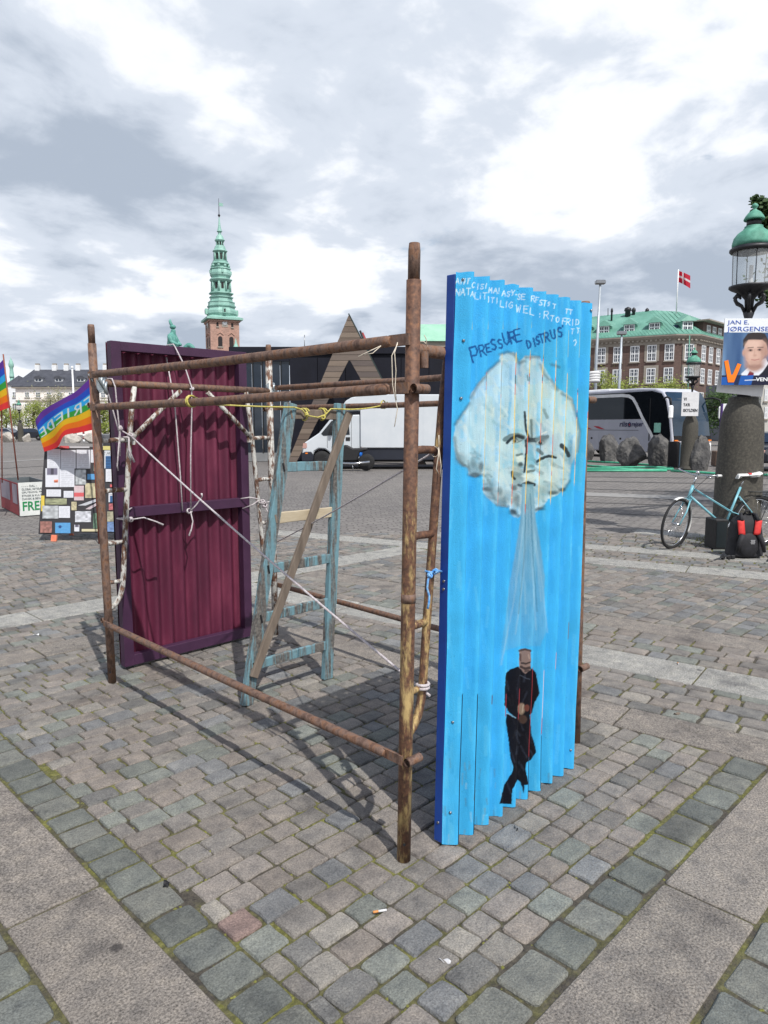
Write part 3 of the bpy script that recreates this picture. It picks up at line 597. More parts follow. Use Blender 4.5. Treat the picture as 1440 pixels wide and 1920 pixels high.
for f, p_, w, c_, al in ((f3, [(500, 215), (560, 200), (612, 215)], 3.6, S(66, 54, 52), .9), (f3, [(505, 250), (515, 310)], 3.4, S(80, 60, 58), .9), (f3, [(520, 335), (560, 345), (605, 330)], 3.4, S(40, 34, 36), .9), (f3, [(515, 375), (560, 395), (605, 385)], 5, S(50, 42, 44), .9), (f3, [(560, 420), (590, 415)], 4, S(60, 52, 52), .8), (f3, [(505, 460), (580, 495), (605, 500)], 1.2, S(76, 84, 98), .8), (f3, [(370, 835), (465, 888)], 1.3, S(150, 200, 225), .9), (f3, [(590, 250), (600, 290)], 2., S(170, 150, 138), .8)):
    pt.stroke(f(p_), w, c_, al, 1.2)
for c_, rx, ry, col in (((520, 795), 36, 58, S(138, 122, 106)), ((575, 785), 26, 34, S(100, 58, 50)), ((535, 900), 42, 44, S(70, 54, 48))): pt.ell(f3([c_])[0], rx / 5.335, ry / 5.335, col, 1, .3)
pt.stroke(f3([(540, 760), (530, 830)]), 2., S(180, 168, 150), .8, 1.2)
def letters(seq, h, col, w, al, rot=0., wd=.62):
    for ch, x, y, *k in seq:
        hh = k[0] if k else h
        for pl in GL[ch]:
            q = []
            for a, b in pl:
                X_, Y_ = (a - .5) * hh * wd, -(b - .5) * hh; q.append((x + X_ * math.cos(rot) - Y_ * math.sin(rot), y + X_ * math.sin(rot) + Y_ * math.cos(rot)))
            pt.stroke(f4(q), w, col, al, .9)
WH = S(210, 232, 240)
letters([('A', 95, 118), ('N', 150, 122), ('T', 200, 120), ('C', 255, 155), ('I', 300, 170), ('S', 340, 172), ('I', 382, 165), ('M', 425, 208), ('A', 475, 215), ('I', 508, 215), ('A', 560, 240), ('S', 605, 245), ('Y', 648, 235), ('-', 680, 255, 24), ('S', 712, 275), ('E', 752, 275), ('R', 850, 295), ('F', 893, 305), ('S', 930, 332), ('T', 968, 338), ('S', 1008, 345, 40), ('T', 1062, 370, 44), ('T', 1187, 418, 46), ('T', 1227, 425, 46)], 54, WH, 1.6, .9, .12)
letters([('N', 95, 230, 62), ('A', 150, 225, 62), ('T', 205, 220, 66), ('A', 245, 248), ('L', 290, 265, 62), ('I', 325, 265, 62), ('T', 368, 265, 62), ('I', 405, 300), ('T', 445, 308), ('I', 488, 315), ('L', 545, 345, 62), ('I', 585, 350, 62), ('G', 628, 355, 62), ('W', 703, 392, 72), ('E', 778, 400, 72), ('L', 845, 420, 72), (':', 920, 460), ('R', 985, 458, 74), ('T', 1042, 492, 54), ('O', 1095, 503, 54), ('F', 1165, 518, 60), ('R', 1205, 525, 60), ('I', 1245, 530, 60), ('D', 1297, 530, 56), ('T', 1245, 620, 50), ('T', 1300, 612, 50), ('?', 1270, 740, 70)], 54, WH, 1.55, .85, .1)
DB = S(12, 76, 140)
letters([('P', 268, 850, 150), ('R', 345, 812, 112), ('E', 402, 788, 80), ('S', 455, 752, 104), ('S', 522, 745, 90), ('U', 582, 690, 120), ('R', 648, 682, 112), ('E', 698, 660, 118), ('D', 812, 748, 80), ('I', 862, 730, 80), ('S', 898, 712, 80), ('T', 935, 692, 86), ('R', 988, 678, 90), ('U', 1052, 650, 88), ('S', 1118, 628, 92), ("'", 1150, 582, 40)], 90, DB, 3.3, .95, -.24, .5)
for cx_, cy_ in ((165, 450), (320, 480), (480, 520), (630, 570), (840, 600)):     # faint ring scrawls in the sky paint
    for k in range(3): pt.stroke(f4([(cx_ + (20 + 12 * k) * math.cos(q), cy_ + (22 + 13 * k) * math.sin(q)) for q in np.linspace(.6 + k, 4.5 + k, 10)]), .8, S(70, 165, 215), .5, .9)
# the far flanks of the waves carry another picture: yellow in the cloud, dark and red strips lower down
fl = np.cos(ph); rightf = np.clip((-fl + .14) / .12, 0, 1) * np.clip((np.sin(ph) + .95) / .1, 0, 1)
zm = np.zeros(len(px)); lim = {3: (920, 640), 4: (870, 910), 5: (790, 690), 6: (770, 690), 7: (800, 780), 8: (950, 850), 9: (1090, 900)}
wi = np.floor((U_ - U0) / P_C + PH0).astype(int) + 1
cy0 = np.array([690, 750, 696, 662, 659, 660, 664, 674, 698, 727, 770])[np.clip(wi, 0, 10)]; cy1 = np.array([840, 876, 924, 950, 953, 966, 953, 948, 932, 913, 863])[np.clip(wi, 0, 10)]
ymask = np.clip((py - cy0) / 4, 0, 1) * np.clip((cy1 - py) / 10, 0, 1) * (wi >= 2) * (.45 + .55 * (wi >= 4))
ycol = np.array(S(240, 196, 60)) * (.85 + .3 * n3)[:, None]; od = value_noise(wi * 7.3, py, .045, 12)
ycol = np.where((od > .72)[:, None], np.array(S(214, 96, 40)), ycol); ycol = np.where((od > .85)[:, None], np.array(S(60, 40, 34)), ycol)
pt.c += (ycol - pt.c) * (rightf * ymask)[:, None]
yf = np.clip((py - 600) / 20, 0, 1) * (value_noise(wi * 3.1, py, .03, 14) > .6) * (py < 670) * .5; pt.c += (np.array(S(190, 190, 70)) - pt.c) * (rightf * yf)[:, None]
for w_, a_, b_, col in ((1, 1300, 1600, S(10, 34, 60)), (2, 1300, 1600, S(8, 18, 30)), (3, 1302, 1322, S(90, 40, 50)), (4, 1300, 1345, S(150, 50, 60)), (5, 1290, 1350, S(150, 44, 52)), (6, 1250, 1420, S(140, 36, 40)), (6, 1420, 1500, S(30, 60, 90)), (7, 1255, 1375, S(208, 190, 196)), (7, 1345, 1378, S(170, 40, 52)), (7, 1378, 1480, S(12, 40, 70)), (8, 1222, 1256, S(190, 150, 160)), (9, 1165, 1200, S(120, 90, 80))):
    m_ = (wi == w_) * np.clip((py - a_) / 3, 0, 1) * np.clip((b_ - py) / 3, 0, 1); pt.c += (np.array(col) - pt.c) * (rightf * m_)[:, None]
pt.c *= (1 - .35 * (value_noise(px, py, .9, 21) > .985))[:, None]
M_sheet = vmat('sheet_paint', .62, .25, 260, .08, 18, .2)
me = bpy.data.meshes.new('corrugated_sheet'); Fm = frame_of(pb)
co = np.stack([uu, vv, zz], 1) - np.array(pb.location)
I = np.arange((nu + 1) * (nv + 1)).reshape(nv + 1, nu + 1); fc = np.stack([I[:-1, :-1], I[:-1, 1:], I[1:, 1:], I[1:, :-1]], -1).reshape(-1, 4)
me.vertices.add(len(co)); me.vertices.foreach_set('co', co.ravel().astype(np.float32)); me.loops.add(fc.size); me.loops.foreach_set('vertex_index', fc.ravel().astype(np.int32))
me.polygons.add(len(fc)); me.polygons.foreach_set('loop_start', (np.arange(len(fc)) * 4).astype(np.int32)); me.polygons.foreach_set('loop_total', np.full(len(fc), 4, dtype=np.int32)); me.update()
me.polygons.foreach_set('use_smooth', np.ones(len(fc), bool)); ca = me.color_attributes.new('Col', 'FLOAT_COLOR', 'POINT')
ca.data.foreach_set('color', np.concatenate([np.clip(pt.c, 0, 1), np.ones((len(co), 1))], 1).astype(np.float32).ravel()); me.materials.append(M_sheet); me.validate(); me.update()
sh = bpy.data.objects.new('corrugated_sheet', me); COL.objects.link(sh); sh.parent = pb
Yb = Y0 + A_C + .001; dpt = .038
for nm, a, b in (('frame_stile', (U0 + .020, Z0), (U0 + .020, Z1)), ('frame_stile', (U1 - .020, Z0), (U1 - .020, Z1)), ('frame_rail', (U0 + .042, Z0 + .025), (U1 - .042, Z0 + .025)), ('frame_rail', (U0 + .042, 1.06), (U1 - .042, 1.06)), ('frame_rail', (U0 + .042, Z1 - .030), (U1 - .042, Z1 - .030))):
    st_ = nm == 'frame_stile'
    ln_ = lambda u, z: V((u + LEAN[0] * z * (1 - .55 * (u - U0)), Yb + dpt / 2 + LEAN[1] * z * (1 - .5 * (u - U0)), z))
    MB().beam(ln_(a[0], a[1] + (.004 if st_ else 0)), ln_(b[0], b[1] - (.004 if st_ else 0)), dpt if st_ else dpt, .040, up=(1, 0, 0) if st_ else (0, 0, 1), ch=.002).build(nm, M_bluewood, pb)
for u, z in ((U0 + .018, 2.108), (U0 + .022, 1.90), (U0 + .020, 1.70), (U0 + .082, 1.70), (U0 + .02, .14), (U0 + .02, .5), (U1 - .06, 2.1), (U1 - .06, .1)):
    k = math.sin(2 * math.pi * ((u - U0) / P_C + PH0)); MB().tube([(u + LEAN[0] * z, Y0 - A_C * k + .004 + LEAN[1] * z, z), (u + LEAN[0] * z, Y0 - A_C * k - .004 + LEAN[1] * z, z)], [.0055, .0045], 10).build('screw', M_steel, pb)
for z in (1.035, 1.005, .09): MB().tube([(U0 + .002 + LEAN[0] * z, Yb + .018 + LEAN[1] * z, z), (U0 - .003 + LEAN[0] * z, Yb + .018 + LEAN[1] * z, z)], [.006, .005], 10).build('screw', M_steel, pb)

pm = thing('maroon_panel', 'tall maroon corrugated panel in a plum wooden frame behind the white flaking frame', 'panel', (2.5, 4.42, 0))
Ym = 4.395; ua, ub, za, zb = 2.025, 3.035, .022, 2.135; TH = .058
for nm, a, b, w in (('frame_stile', (ua + .033, za), (ua + .033, zb), .066), ('frame_stile', (ub - .033, za), (ub - .033, zb), .066), ('frame_rail', (ua + .066, za + .036), (ub - .066, za + .036), .07), ('frame_rail', (ua + .066, 1.045), (ub - .066, 1.045), .066), ('frame_rail', (ua + .066, zb - .03), (ub - .066, zb - .03), .058)):
    st_ = nm == 'frame_stile'; MB().beam((a[0], Ym + TH / 2, a[1]), (b[0], Ym + TH / 2, b[1]), w if st_ else TH, TH if st_ else w, up=(0, -1, 0) if st_ else (0, 0, 1), ch=.002).build(nm, M_plum, pm)
mb = MB(); mb.grid(lambda a, b: (ua + .004 + a * (ub - ua - .008), Ym + TH + .0215 + .020 * math.sin(2 * math.pi * a * 10.1), za + .003 + b * (zb - za - .006)), 200, 2).build('corrugated_sheet', M_maroon, pm)
M_sheetb = mat('sheet_far_side', [(.3, S(190, 205, 205)), (.7, S(226, 234, 232))], 5, .6)
mb = MB(); mb.grid(lambda a, b: (ua + .004 + a * (ub - ua - .008), Ym + TH + .0255 + .020 * math.sin(2 * math.pi * a * 10.1), za + b * (zb - za)), 200, 2).build('sheet_face', M_sheetb, pm)

# ------------------------------------------------------------------ ladder
ld = thing('wooden_ladder', 'old wooden ladder with flaking pale blue paint and a grey diagonal brace', 'ladder', (2.54, 3.33, 0))
YL = 3.33
def plankx(a, b, wd, th, m_, name, par=None, y=YL, n=8, jit=.003):     # a slightly worn board from a to b in the ladder plane
    a, b = Vector((a[0], y, a[1])), Vector((b[0], y, b[1])); d = (b - a).normalized(); s_ = Vector((d.z, 0, -d.x)); vs = []; fs = []
    for i in range(n + 1):
        p = a.lerp(b, i / n); w1, w2 = wd / 2 + rng.uniform(-jit, jit), wd / 2 + rng.uniform(-jit, jit)
        for q, t in ((-w1, -th / 2), (w2, -th / 2), (w2, th / 2), (-w1, th / 2)): vs.append(p + s_ * q + Vector((0, t, 0)))
    for i in range(n):
        for k in range(4): fs.append((4 * i + k, 4 * i + (k + 1) % 4, 4 * i + 4 + (k + 1) % 4, 4 * i + 4 + k))
    fs += [(3, 2, 1, 0), (4 * n, 4 * n + 1, 4 * n + 2, 4 * n + 3)]
    o = MB().add(vs, fs).build(name, m_, par or ld); bv = o.modifiers.new('b', 'BEVEL'); bv.width = .003; bv.segments = 1; return o
rl = plankx((2.245, .004), (2.601, 1.735), .070, .040, M_ladder, 'rail', n=14); rr_ = plankx((2.858, .004), (2.985, 1.742), .070, .040, M_ladder, 'rail', n=14)
for i, (a, b, m_) in enumerate((((2.60, 1.672), (2.99, 1.672), M_greywood), ((2.54, 1.366), (2.96, 1.360), M_ladder), ((2.48, 1.070), (2.94, 1.070), M_palewood), ((2.42, .780), (2.915, .780), M_ladder), ((2.36, .498), (2.895, .500), M_ladder), ((2.31, .226), (2.875, .226), M_ladder))):
    plankx(a, b, .056 if i != 2 else .064, .024, m_, 'rung', n=6, jit=.002)
    x = 2.245 + (2.601 - 2.245) * (a[1] / 1.73); MB().box((x, YL - .0202, a[1]), (.012, .004, .05), Matrix.Rotation(-.2, 3, 'Y')).build('mortise', M_greywood if i in (0, 2) else M_black, rl)
plankx((2.275, .170), (3.035, 1.685), .052, .022, M_greywood, 'diagonal_brace', y=YL - .034, n=8, jit=.0015)

# ------------------------------------------------------------------ ropes
def sag(a, b, s_, n=14): a, b = Vector(a), Vector(b); return [a.lerp(b, i / n) - Vector((0, 0, s_ * 4 * (i / n) * (1 - i / n))) for i in range(n + 1)]
def wrap(c, ax, r_, n=14, turns=1.0, pitch=.0, ph0=0):
    c = Vector(c); ax = Vector(ax).normalized(); e = ax.orthogonal().normalized(); f = ax.cross(e)
    return [c + (e * math.cos(ph0 + q) + f * math.sin(ph0 + q)) * r_ + ax * pitch * q for q in np.linspace(0, 2 * math.pi * turns, int(n * turns))]
def knot(mb, c, r_, w, m=3):
    for k in range(m): mb.tube(wrap(c, (rng.uniform(-1, 1), rng.uniform(-1, 1), rng.uniform(-1, 1)), r_, 10), w, 7, closed=False)
def rope(name, label, parts, m_, knots=(), w=.0048, tails=()):
    t = thing(name, label, 'rope', parts[0][0]); mb = MB()
    for p in parts: mb.tube(p, w, 8)
    mb.build('strand', m_, t)
    for c, r_ in knots: k = MB(); knot(k, c, r_, w); k.build('knot', m_, t)
    for p in tails: MB().tube(p, [w] * (len(p) - 1) + [w * 1.5], 8).build('tail', m_, t)
    return t
V = Vector
RT0, RT1 = V((2.045, 4.222, 1.545)), V((1.917, 1.652, .612))
rope('guy_rope', 'long white rope running diagonally from the left frame to behind the front post', [sag(RT0, RT1, .02), wrap(RT0 + V((0, .03, -.01)), (0, 0, 1), .03)], M_rope, [(RT0, .015)], .0050,
     [[RT0 + V((-.01, 0, 0)), V((2.03, 4.22, 1.46)), V((2.06, 4.215, 1.38))]])
rope('post_tie', 'pinkish white rope ring tied round the right frame inner tube low down', [wrap((1.907, 1.68, .632), (.1, 0, 1), .022, 12, 2.0, .002)], M_rope, (), .006)
YP = Ym - .008
rope('panel_rope', 'white rope looped over the maroon panel top and knotted at its middle rail', [[V((2.462, 4.36, 1.03)), V((2.468, YP, 1.3)), V((2.446, YP, 1.75)), V((2.430, YP + .06, 2.06))],
     [V((2.49, 4.30, 1.03)), V((2.502, 4.30, 1.4)), V((2.512, 4.28, 1.74)), V((2.507, 4.268, 1.86)), V((2.485, 4.31, 2.0)), V((2.462, YP, 2.13)), V((2.458, YP + .012, 2.146)), V((2.452, YP + .09, 2.146)), V((2.450, YP + .11, 2.1))]], M_rope, [((2.485, 4.31, 1.03), .017), ((2.51, 4.268, 1.85), .012)], .0046,
     [[V((2.487, 4.30, 1.03)), V((2.50, 4.295, .96)), V((2.485, 4.29, .91)), V((2.462, 4.285, .865))], [V((2.487, 4.30, 1.03)), V((2.52, 4.28, 1.07)), V((2.545, 4.24, 1.13)), V((2.535, 4.23, 1.15))]])
rope('left_tie', 'short white rope tying the left edge of the maroon panel to the inner tube', [wrap((2.02, 4.30, 1.02), (.1, 0, 1), .045, 14), [V((2.06, 4.36, 1.06)), V((2.115, Ym - .004, 1.075))]], M_rope, [((2.035, 4.245, 1.02), .014)], .0046, [[V((2.035, 4.24, 1.02)), V((2.1, 4.2, 1.03)), V((2.17, 4.18, 1.0)), V((2.215, 4.17, .975))]])
rope('right_tie', 'short white rope tying the right edge of the maroon panel to the flaking tube', [[V((2.955, Ym - .004, 1.075)), V((3.0, 4.34, 1.085)), V((3.06, 4.315, 1.07))], [V((2.97, Ym - .004, 1.0)), V((3.02, 4.335, 1.03)), V((3.06, 4.315, 1.06))]], M_rope, [((3.085, 4.305, 1.045), .02), ((3.10, 4.30, 1.02), .02)], .0044, [[V((3.09, 4.3, 1.04)), V((3.13, 4.27, 1.05)), V((3.15, 4.26, .99)), V((3.145, 4.26, .94))], [V((3.09, 4.3, 1.03)), V((3.11, 4.28, .98)), V((3.125, 4.27, .95))]])
rope('frame_loop', 'white rope looped over the top rail beside the left post', [[V((1.985, 4.25, 1.42)), V((1.985, 4.235, 1.56)), V((1.975, 4.235, 1.7)), V((1.965, 4.23, 1.84)), V((1.95, 4.235, 1.888)), V((1.935, 4.26, 1.89)), V((1.935, 4.285, 1.84)), V((1.99, 4.275, 1.6)), V((2.01, 4.26, 1.5))], [V((1.99, 4.24, 1.58)), V((2.045, 4.225, 1.545))], [V((1.99, 4.24, 1.6)), V((1.965, 4.25, 1.36)), V((1.975, 4.26, 1.33))]], M_rope, [((1.99, 4.238, 1.59), .015)], .0045)
ya, yb, yc = V((1.8135, 3.078, 1.7218)), V((2.60, 3.295, 1.712)), V((3.22, 3.166, 1.738))
rope('ladder_rope', 'yellow rope from the front tube through the ladder top to the rear tube', [sag(ya + V((.02, 0, -.01)), yb, .004), [yb, V((2.66, 3.30, 1.700)), V((2.70, 3.30, 1.665)), V((2.78, 3.30, 1.655)), V((2.84, 3.30, 1.672)), V((2.89, 3.305, 1.708)), V((2.97, 3.30, 1.708))], sag(V((2.97, 3.30, 1.708)), yc, .012), wrap(ya + V((0, 0, 0)), (0, 1, 0), .027, 12, 2, .002), wrap(yc + V((.0, 0, 0)), (0, 1, .05), .024, 12, 1.6, .003),
     wrap((2.69, 3.33, 1.672), (1, 0, 0), .036, 14, 1.3, .003), wrap((2.83, 3.33, 1.675), (1, 0, 0), .036, 14, 1.3, .003)], M_yrope, [((2.69, 3.295, 1.67), .010), ((2.82, 3.295, 1.655), .010)], .0044)
rope('brace_rope', 'thin grey rope crossing behind the ladder from the right frame to the far post', [sag((1.972, 1.70, 1.503), (3.20, 4.33, .72), .01)], M_rope, (), .0042)
rope('blue_cord', 'frayed blue cord tied between the right frame tube and the blue panel', [[V((1.985, 1.655, 1.068)), V((1.955, 1.66, 1.078)), V((1.925, 1.66, 1.072)), V((1.905, 1.655, 1.05)), V((1.90, 1.655, 1.02)), V((1.912, 1.655, .99)), V((1.905, 1.65, .965)), V((1.898, 1.65, .945))], wrap((1.955, 1.68, 1.07), (.1, 0, 1), .024, 12)], M_brope, [((1.945, 1.655, 1.075), .009), ((1.915, 1.655, 1.065), .008)], .0042)
def twine(label, paths):
    t = thing('twine', label, 'twine', paths[0][0]); 
    for p in paths: MB().tube(p, .0016, 5).build('strand', M_twine, t)
twine('pale twine wisps hanging on the front post between the upper tubes', [[V((1.79, 1.70, 1.885)), V((1.775, 1.70, 1.85)), V((1.782, 1.70, 1.79)), V((1.778, 1.70, 1.735)), V((1.784, 1.70, 1.69))], [V((1.79, 1.70, 1.88)), V((1.772, 1.71, 1.84)), V((1.776, 1.71, 1.74)), V((1.79, 1.70, 1.66)), V((1.775, 1.70, 1.60))], [V((1.76, 1.75, 1.875)), V((1.74, 1.77, 1.85)), V((1.72, 1.79, 1.845))], [V((1.76, 1.75, 1.875)), V((1.735, 1.77, 1.86)), V((1.70, 1.80, 1.838))]])
twine('pale twine bow tied on the right frame rung beside the blue panel', [[V((1.965, 1.66, 1.53)), V((1.955, 1.655, 1.49)), V((1.945, 1.655, 1.45)), V((1.96, 1.655, 1.43))], [V((1.965, 1.66, 1.52)), V((1.972, 1.655, 1.46)), V((1.968, 1.655, 1.42))], wrap((1.965, 1.68, 1.51), (1, 0, 0), .019, 10), [V((1.965, 1.66, 1.52)), V((1.958, 1.655, 1.57))]])
twine('thin pale twine looped over the top rail near the front post', [wrap((1.885, 1.675, 1.868), (1, .1, 0), .026, 12), [V((1.885, 1.65, 1.87)), V((1.88, 1.65, 1.90)), V((1.87, 1.65, 1.912))]])
put(rope('corner_rag', 'white rag wound round the far right post behind the blue panel', [wrap((3.155, 1.715, 1.80 + .012 * k), (.15, .1, 1), .032, 12, 1.2, .004) for k in range(4)], M_paper, (), .009), None, 'rag')
# ------------------------------------------------------------------ lamps with stone pedestals
M_granite = mat('pedestal_granite', [(.25, S(52, 50, 46)), (.5, S(70, 67, 61)), (.75, S(94, 90, 80))], 34, .8, .4, 120, detail=8)
M_iron = mat('cast_iron', [(.3, S(22, 22, 26)), (.7, S(44, 44, 50))], 12, .5, .3, 60)
M_verdi = mat('verdigris', [(.3, S(62, 118, 100)), (.55, S(90, 152, 132)), (.75, S(122, 178, 160))], 8, .7, .2, 40)
M_lglass = newmat('lamp_glass')[0]
def _lg():
    nt = M_lglass.node_tree; b = nt.nodes['Principled BSDF']; o = nt.nodes['Material Output']
    tr = node(nt, 'ShaderNodeBsdfTransparent'); tr.inputs[0].default_value = (.93, .95, .95, 1); b.inputs['Base Color'].default_value = (.85, .87, .87, 1); b.inputs['Roughness'].default_value = .15
    mxs = node(nt, 'ShaderNodeMixShader'); f = ramp(nt, noise(nt, coords(nt), 5, 5), [(.3, (.16,) * 3), (.7, (.30,) * 3)]); nt.links.new(f, mxs.inputs[0]); nt.links.new(tr.outputs[0], mxs.inputs[1]); nt.links.new(b.outputs[0], mxs.inputs[2]); nt.links.new(mxs.outputs[0], o.inputs[0])
_lg()
LGRP = 'old street lamps on stone pedestals'
def make_lamp(label):
    t = thing('street_lamp', label, 'street lamp', (0, 0, 0), 0, LGRP)
    MB().lathe([(.35, 0), (.35, .05), (.33, .07), (.325, .12), (.305, .16), (.298, .9), (.278, 1.5), (.270, 1.66), (.252, 1.78), (.215, 1.88), (.185, 1.935), (.185, 1.99), (.15, 2.0)], 32).build('pedestal', M_granite, t, True)
    sh_ = MB().lathe([(.09, 2.0), (.075, 2.06), (.05, 2.15), (.06, 2.3), (.035, 2.36), (.032, 2.9), (.045, 3.02), (.07, 3.10), (.05, 3.14)], 14).build('shaft', M_iron, t, True)
    for k in range(4):
        q = k * math.pi / 2 + .5; e = V((math.cos(q), math.sin(q), 0))
        pts = [e * .05 + V((0, 0, 2.34)), e * .13 + V((0, 0, 2.30)), e * .19 + V((0, 0, 2.2)), e * .20 + V((0, 0, 2.1)), e * .155 + V((0, 0, 2.05)), e * .115 + V((0, 0, 2.09)), e * .125 + V((0, 0, 2.15)), e * .155 + V((0, 0, 2.15))]
        MB().tube(pts, [.02, .026, .028, .026, .024, .02, .018, .022], 8).build('scroll', M_iron, sh_, True)
    for k in range(6):
        q = k * math.pi / 3; e = V((math.cos(q), math.sin(q), 0))
        pts = [e * .045 + V((0, 0, 3.10)), e * .10 + V((0, 0, 3.2)), e * .17 + V((0, 0, 3.24)), e * .205 + V((0, 0, 3.30)), e * .17 + V((0, 0, 3.345)), e * .12 + V((0, 0, 3.31))]
        MB().tube(pts, [.022, .02, .02, .022, .018, .016], 7).build('bracket', M_iron, sh_, True)
    MB().lathe([(.05, 3.14), (.06, 3.28), (.13, 3.36), (.235, 3.41), (.262, 3.43), (.262, 3.455), (.23, 3.46)], 24).build('lantern_base', M_iron, t, True)
    gl = MB().lathe([(.222, 3.46), (.236, 3.89)], 24); gl.f = gl.f[:-2]; gl.sm = gl.sm[:-2]; go = gl.build('lantern_glass', M_lglass, t, True)
    for k in range(6):
        q = k * math.pi / 3 + .25; e = V((math.cos(q), math.sin(q), 0)); MB().tube([e * .226 + V((0, 0, 3.455)), e * .239 + V((0, 0, 3.895))], .006, 6).build('glazing_bar', M_iron, t, True)
    MB().tube([(0, 0, 3.46), (0, 0, 3.52), (0, 0, 3.535), (0, 0, 3.72)], [.035, .03, .024, .024], 12).build('bulb', M_paper, t, True)
    MB().lathe([(.25, 3.885), (.278, 3.905), (.278, 3.93), (.25, 3.955)], 28).build('brim', M_iron, t, True)
    cap = MB().lathe([(.248, 3.955), (.252, 4.0), (.235, 4.07), (.19, 4.13), (.135, 4.17), (.11, 4.20), (.112, 4.215)], 28).build('cap', M_verdi, t, True)
    MB().lathe([(.09, 4.21), (.088, 4.30)], 16).build('vent', M_iron, cap, True)
    MB().lathe([(.125, 4.295), (.128, 4.31), (.11, 4.345), (.075, 4.39), (.03, 4.42), (.018, 4.44), (.035, 4.455), (.042, 4.475), (.03, 4.495), (.005, 4.51)], 20).build('finial', M_verdi, cap, True)
    return t
lp = make_lamp('large near street lamp on a stone pedestal behind the leaning bicycle')
lp.location = at(1379, 1000, 9.72) * 1; lp.location.z = 0; lp.rotation_euler = (0, 0, .3)
l2 = copy_tree(lp); l2['label'] = 'street lamp carrying a white placard in front of the coach'; p = at(1291, 870, 26.8); l2.location = (p.x, p.y, 0)
l3 = copy_tree(lp); l3['label'] = 'small distant street lamp before the pale house on the left'; p = at(39, 820, 78); l3.location = (p.x, p.y, 0)

# posters
def board_at(px0, px1, py0, py1, D, name, label, m_, th=.008, tilt=0., cat='poster', yaw=0.):
    a, b, c = at(px0, py1, D), at(px1, py1, D), at(px0, py0, D); w = (b - a).length; h = c.z - a.z
    t = thing(name, label, cat, a, RZ + yaw); o = MB().box((w / 2, th / 2, h / 2), (w, th, h)).xf(Matrix.Rotation(tilt, 4, 'Y')).build('sheet', m_, t, True); return t, w, h
M_post = vmat('poster_print', .35, 0, var=.04)
po, pw, phh = board_at(1352, 1470, 597, 722, 9.36, 'election_poster', 'election poster of a man in a dark suit with an orange letter on the lamp', M_paper)
N_, M_ = 150, 160
gx, gy = np.meshgrid(np.linspace(0, 1, N_ + 1), np.linspace(0, 1, M_ + 1)); gx, gy = gx.ravel(), gy.ravel()
pp = Paint(gx * 118, (1 - gy) * 125, S(72, 108, 152)); nn = value_noise(gx * 118, gy * 8, .1, 31)
pp.c = np.array(S(46, 78, 124)) + (np.array(S(126, 160, 194)) - np.array(S(46, 78, 124))) * np.clip(nn * 1.4 - .3 + .3 * gx, 0, 1)[:, None]
pp.poly([(34, 125), (40, 100), (52, 92), (62, 84), (84, 78), (100, 90), (118, 98), (118, 125)], S(24, 26, 40), 1, 2)
pp.poly([(36, 104), (52, 88), (66, 80), (80, 74), (86, 84), (76, 100), (64, 112), (44, 116)], S(222, 226, 236), 1, 1.5)
pp.poly([(47, 108), (52, 98), (60, 102), (58, 125), (47, 125)], S(116, 30, 46), 1, 1.2)
pp.ell((60, 88), 16, 12, S(176, 140, 126), 1, .6)
pp.poly([(40, 44), (46, 34), (60, 30), (76, 36), (82, 52), (80, 66), (72, 82), (62, 90), (52, 88), (44, 78), (39, 62)], S(204, 168, 152), 1, 1.6)
pp.poly([(37, 56), (36, 40), (44, 28), (60, 24), (76, 28), (84, 42), (83, 56), (79, 46), (72, 40), (58, 40), (46, 40), (41, 48)], S(52, 44, 44), 1, 2)
for c_, rx, ry, col, al in (((39, 64), 3, 6, S(190, 150, 136), 1), ((81, 63), 3, 7, S(190, 150, 136), 1), ((51, 59), 3.4, 1.6, S(50, 40, 40), .9), ((68, 58), 3.4, 1.6, S(50, 40, 40), .9), ((60, 69), 4, 2, S(170, 128, 116), .8), ((76, 66), 8, 22, S(168, 130, 116), .7), ((44, 68), 5, 18, S(186, 148, 134), .6), ((56, 48), 14, 7, S(220, 188, 172), .7), ((52, 68), 6, 7, S(216, 180, 164), .6), ((66, 70), 6, 7, S(212, 176, 160), .5), ((61, 83), 12, 5, S(184, 148, 134), .6), ((61, 90), 14, 4, S(150, 116, 106), .7), ((51, 60), 4.6, 2.2, S(150, 116, 106), .7), ((68, 59), 4.6, 2.2, S(150, 116, 106), .7), ((51, 59.5), 1.8, 1.5, S(36, 32, 34), .95), ((68, 58.5), 1.8, 1.5, S(36, 32, 34), .95)): pp.ell(c_, rx, ry, col, al, .9)
for p_, w, col in (([(46, 55), (56, 54)], 1.6, S(60, 48, 46)), ([(64, 54), (74, 54)], 1.6, S(60, 48, 46)), ([(54, 77), (60, 78), (68, 76)], 1.6, S(160, 92, 92)), ([(59, 58), (58, 68)], 1.2, S(184, 146, 132))): pp.stroke(p_, w, col, .8, 1.2)
pp.put(((125 - pp.y) < 18) * 1., S(26, 28, 52)); pp.poly([(0, 110), (60, 106), (56, 125), (0, 125)], S(30, 88, 168), 1, 1); pp.poly([(22, 107), (36, 106), (32, 125), (24, 125)], S(26, 28, 52), .9, 1)
pp.stroke([(44, 116), (66, 115)], 1.4, S(224, 230, 240), 1, .8); pp.put((pp.y < 26) * 1., S(228, 232, 238))
mb = MB(); mb.grid(lambda a, b: (a * pw, -.0035, b * phh), N_, M_); mb.c = [tuple(c) for c in np.clip(pp.c, 0, 1)]; mb.build('print', M_post, po, True)
M_pblue = mat('poster_blue', S(64, 96, 178), 5, .5); M_orange = mat('poster_orange', S(255, 128, 20), 5, .4); M_pwhite = mat('poster_white', S(235, 238, 242), 5, .5); M_ink = mat('ink', S(28, 30, 40), 5, .6)
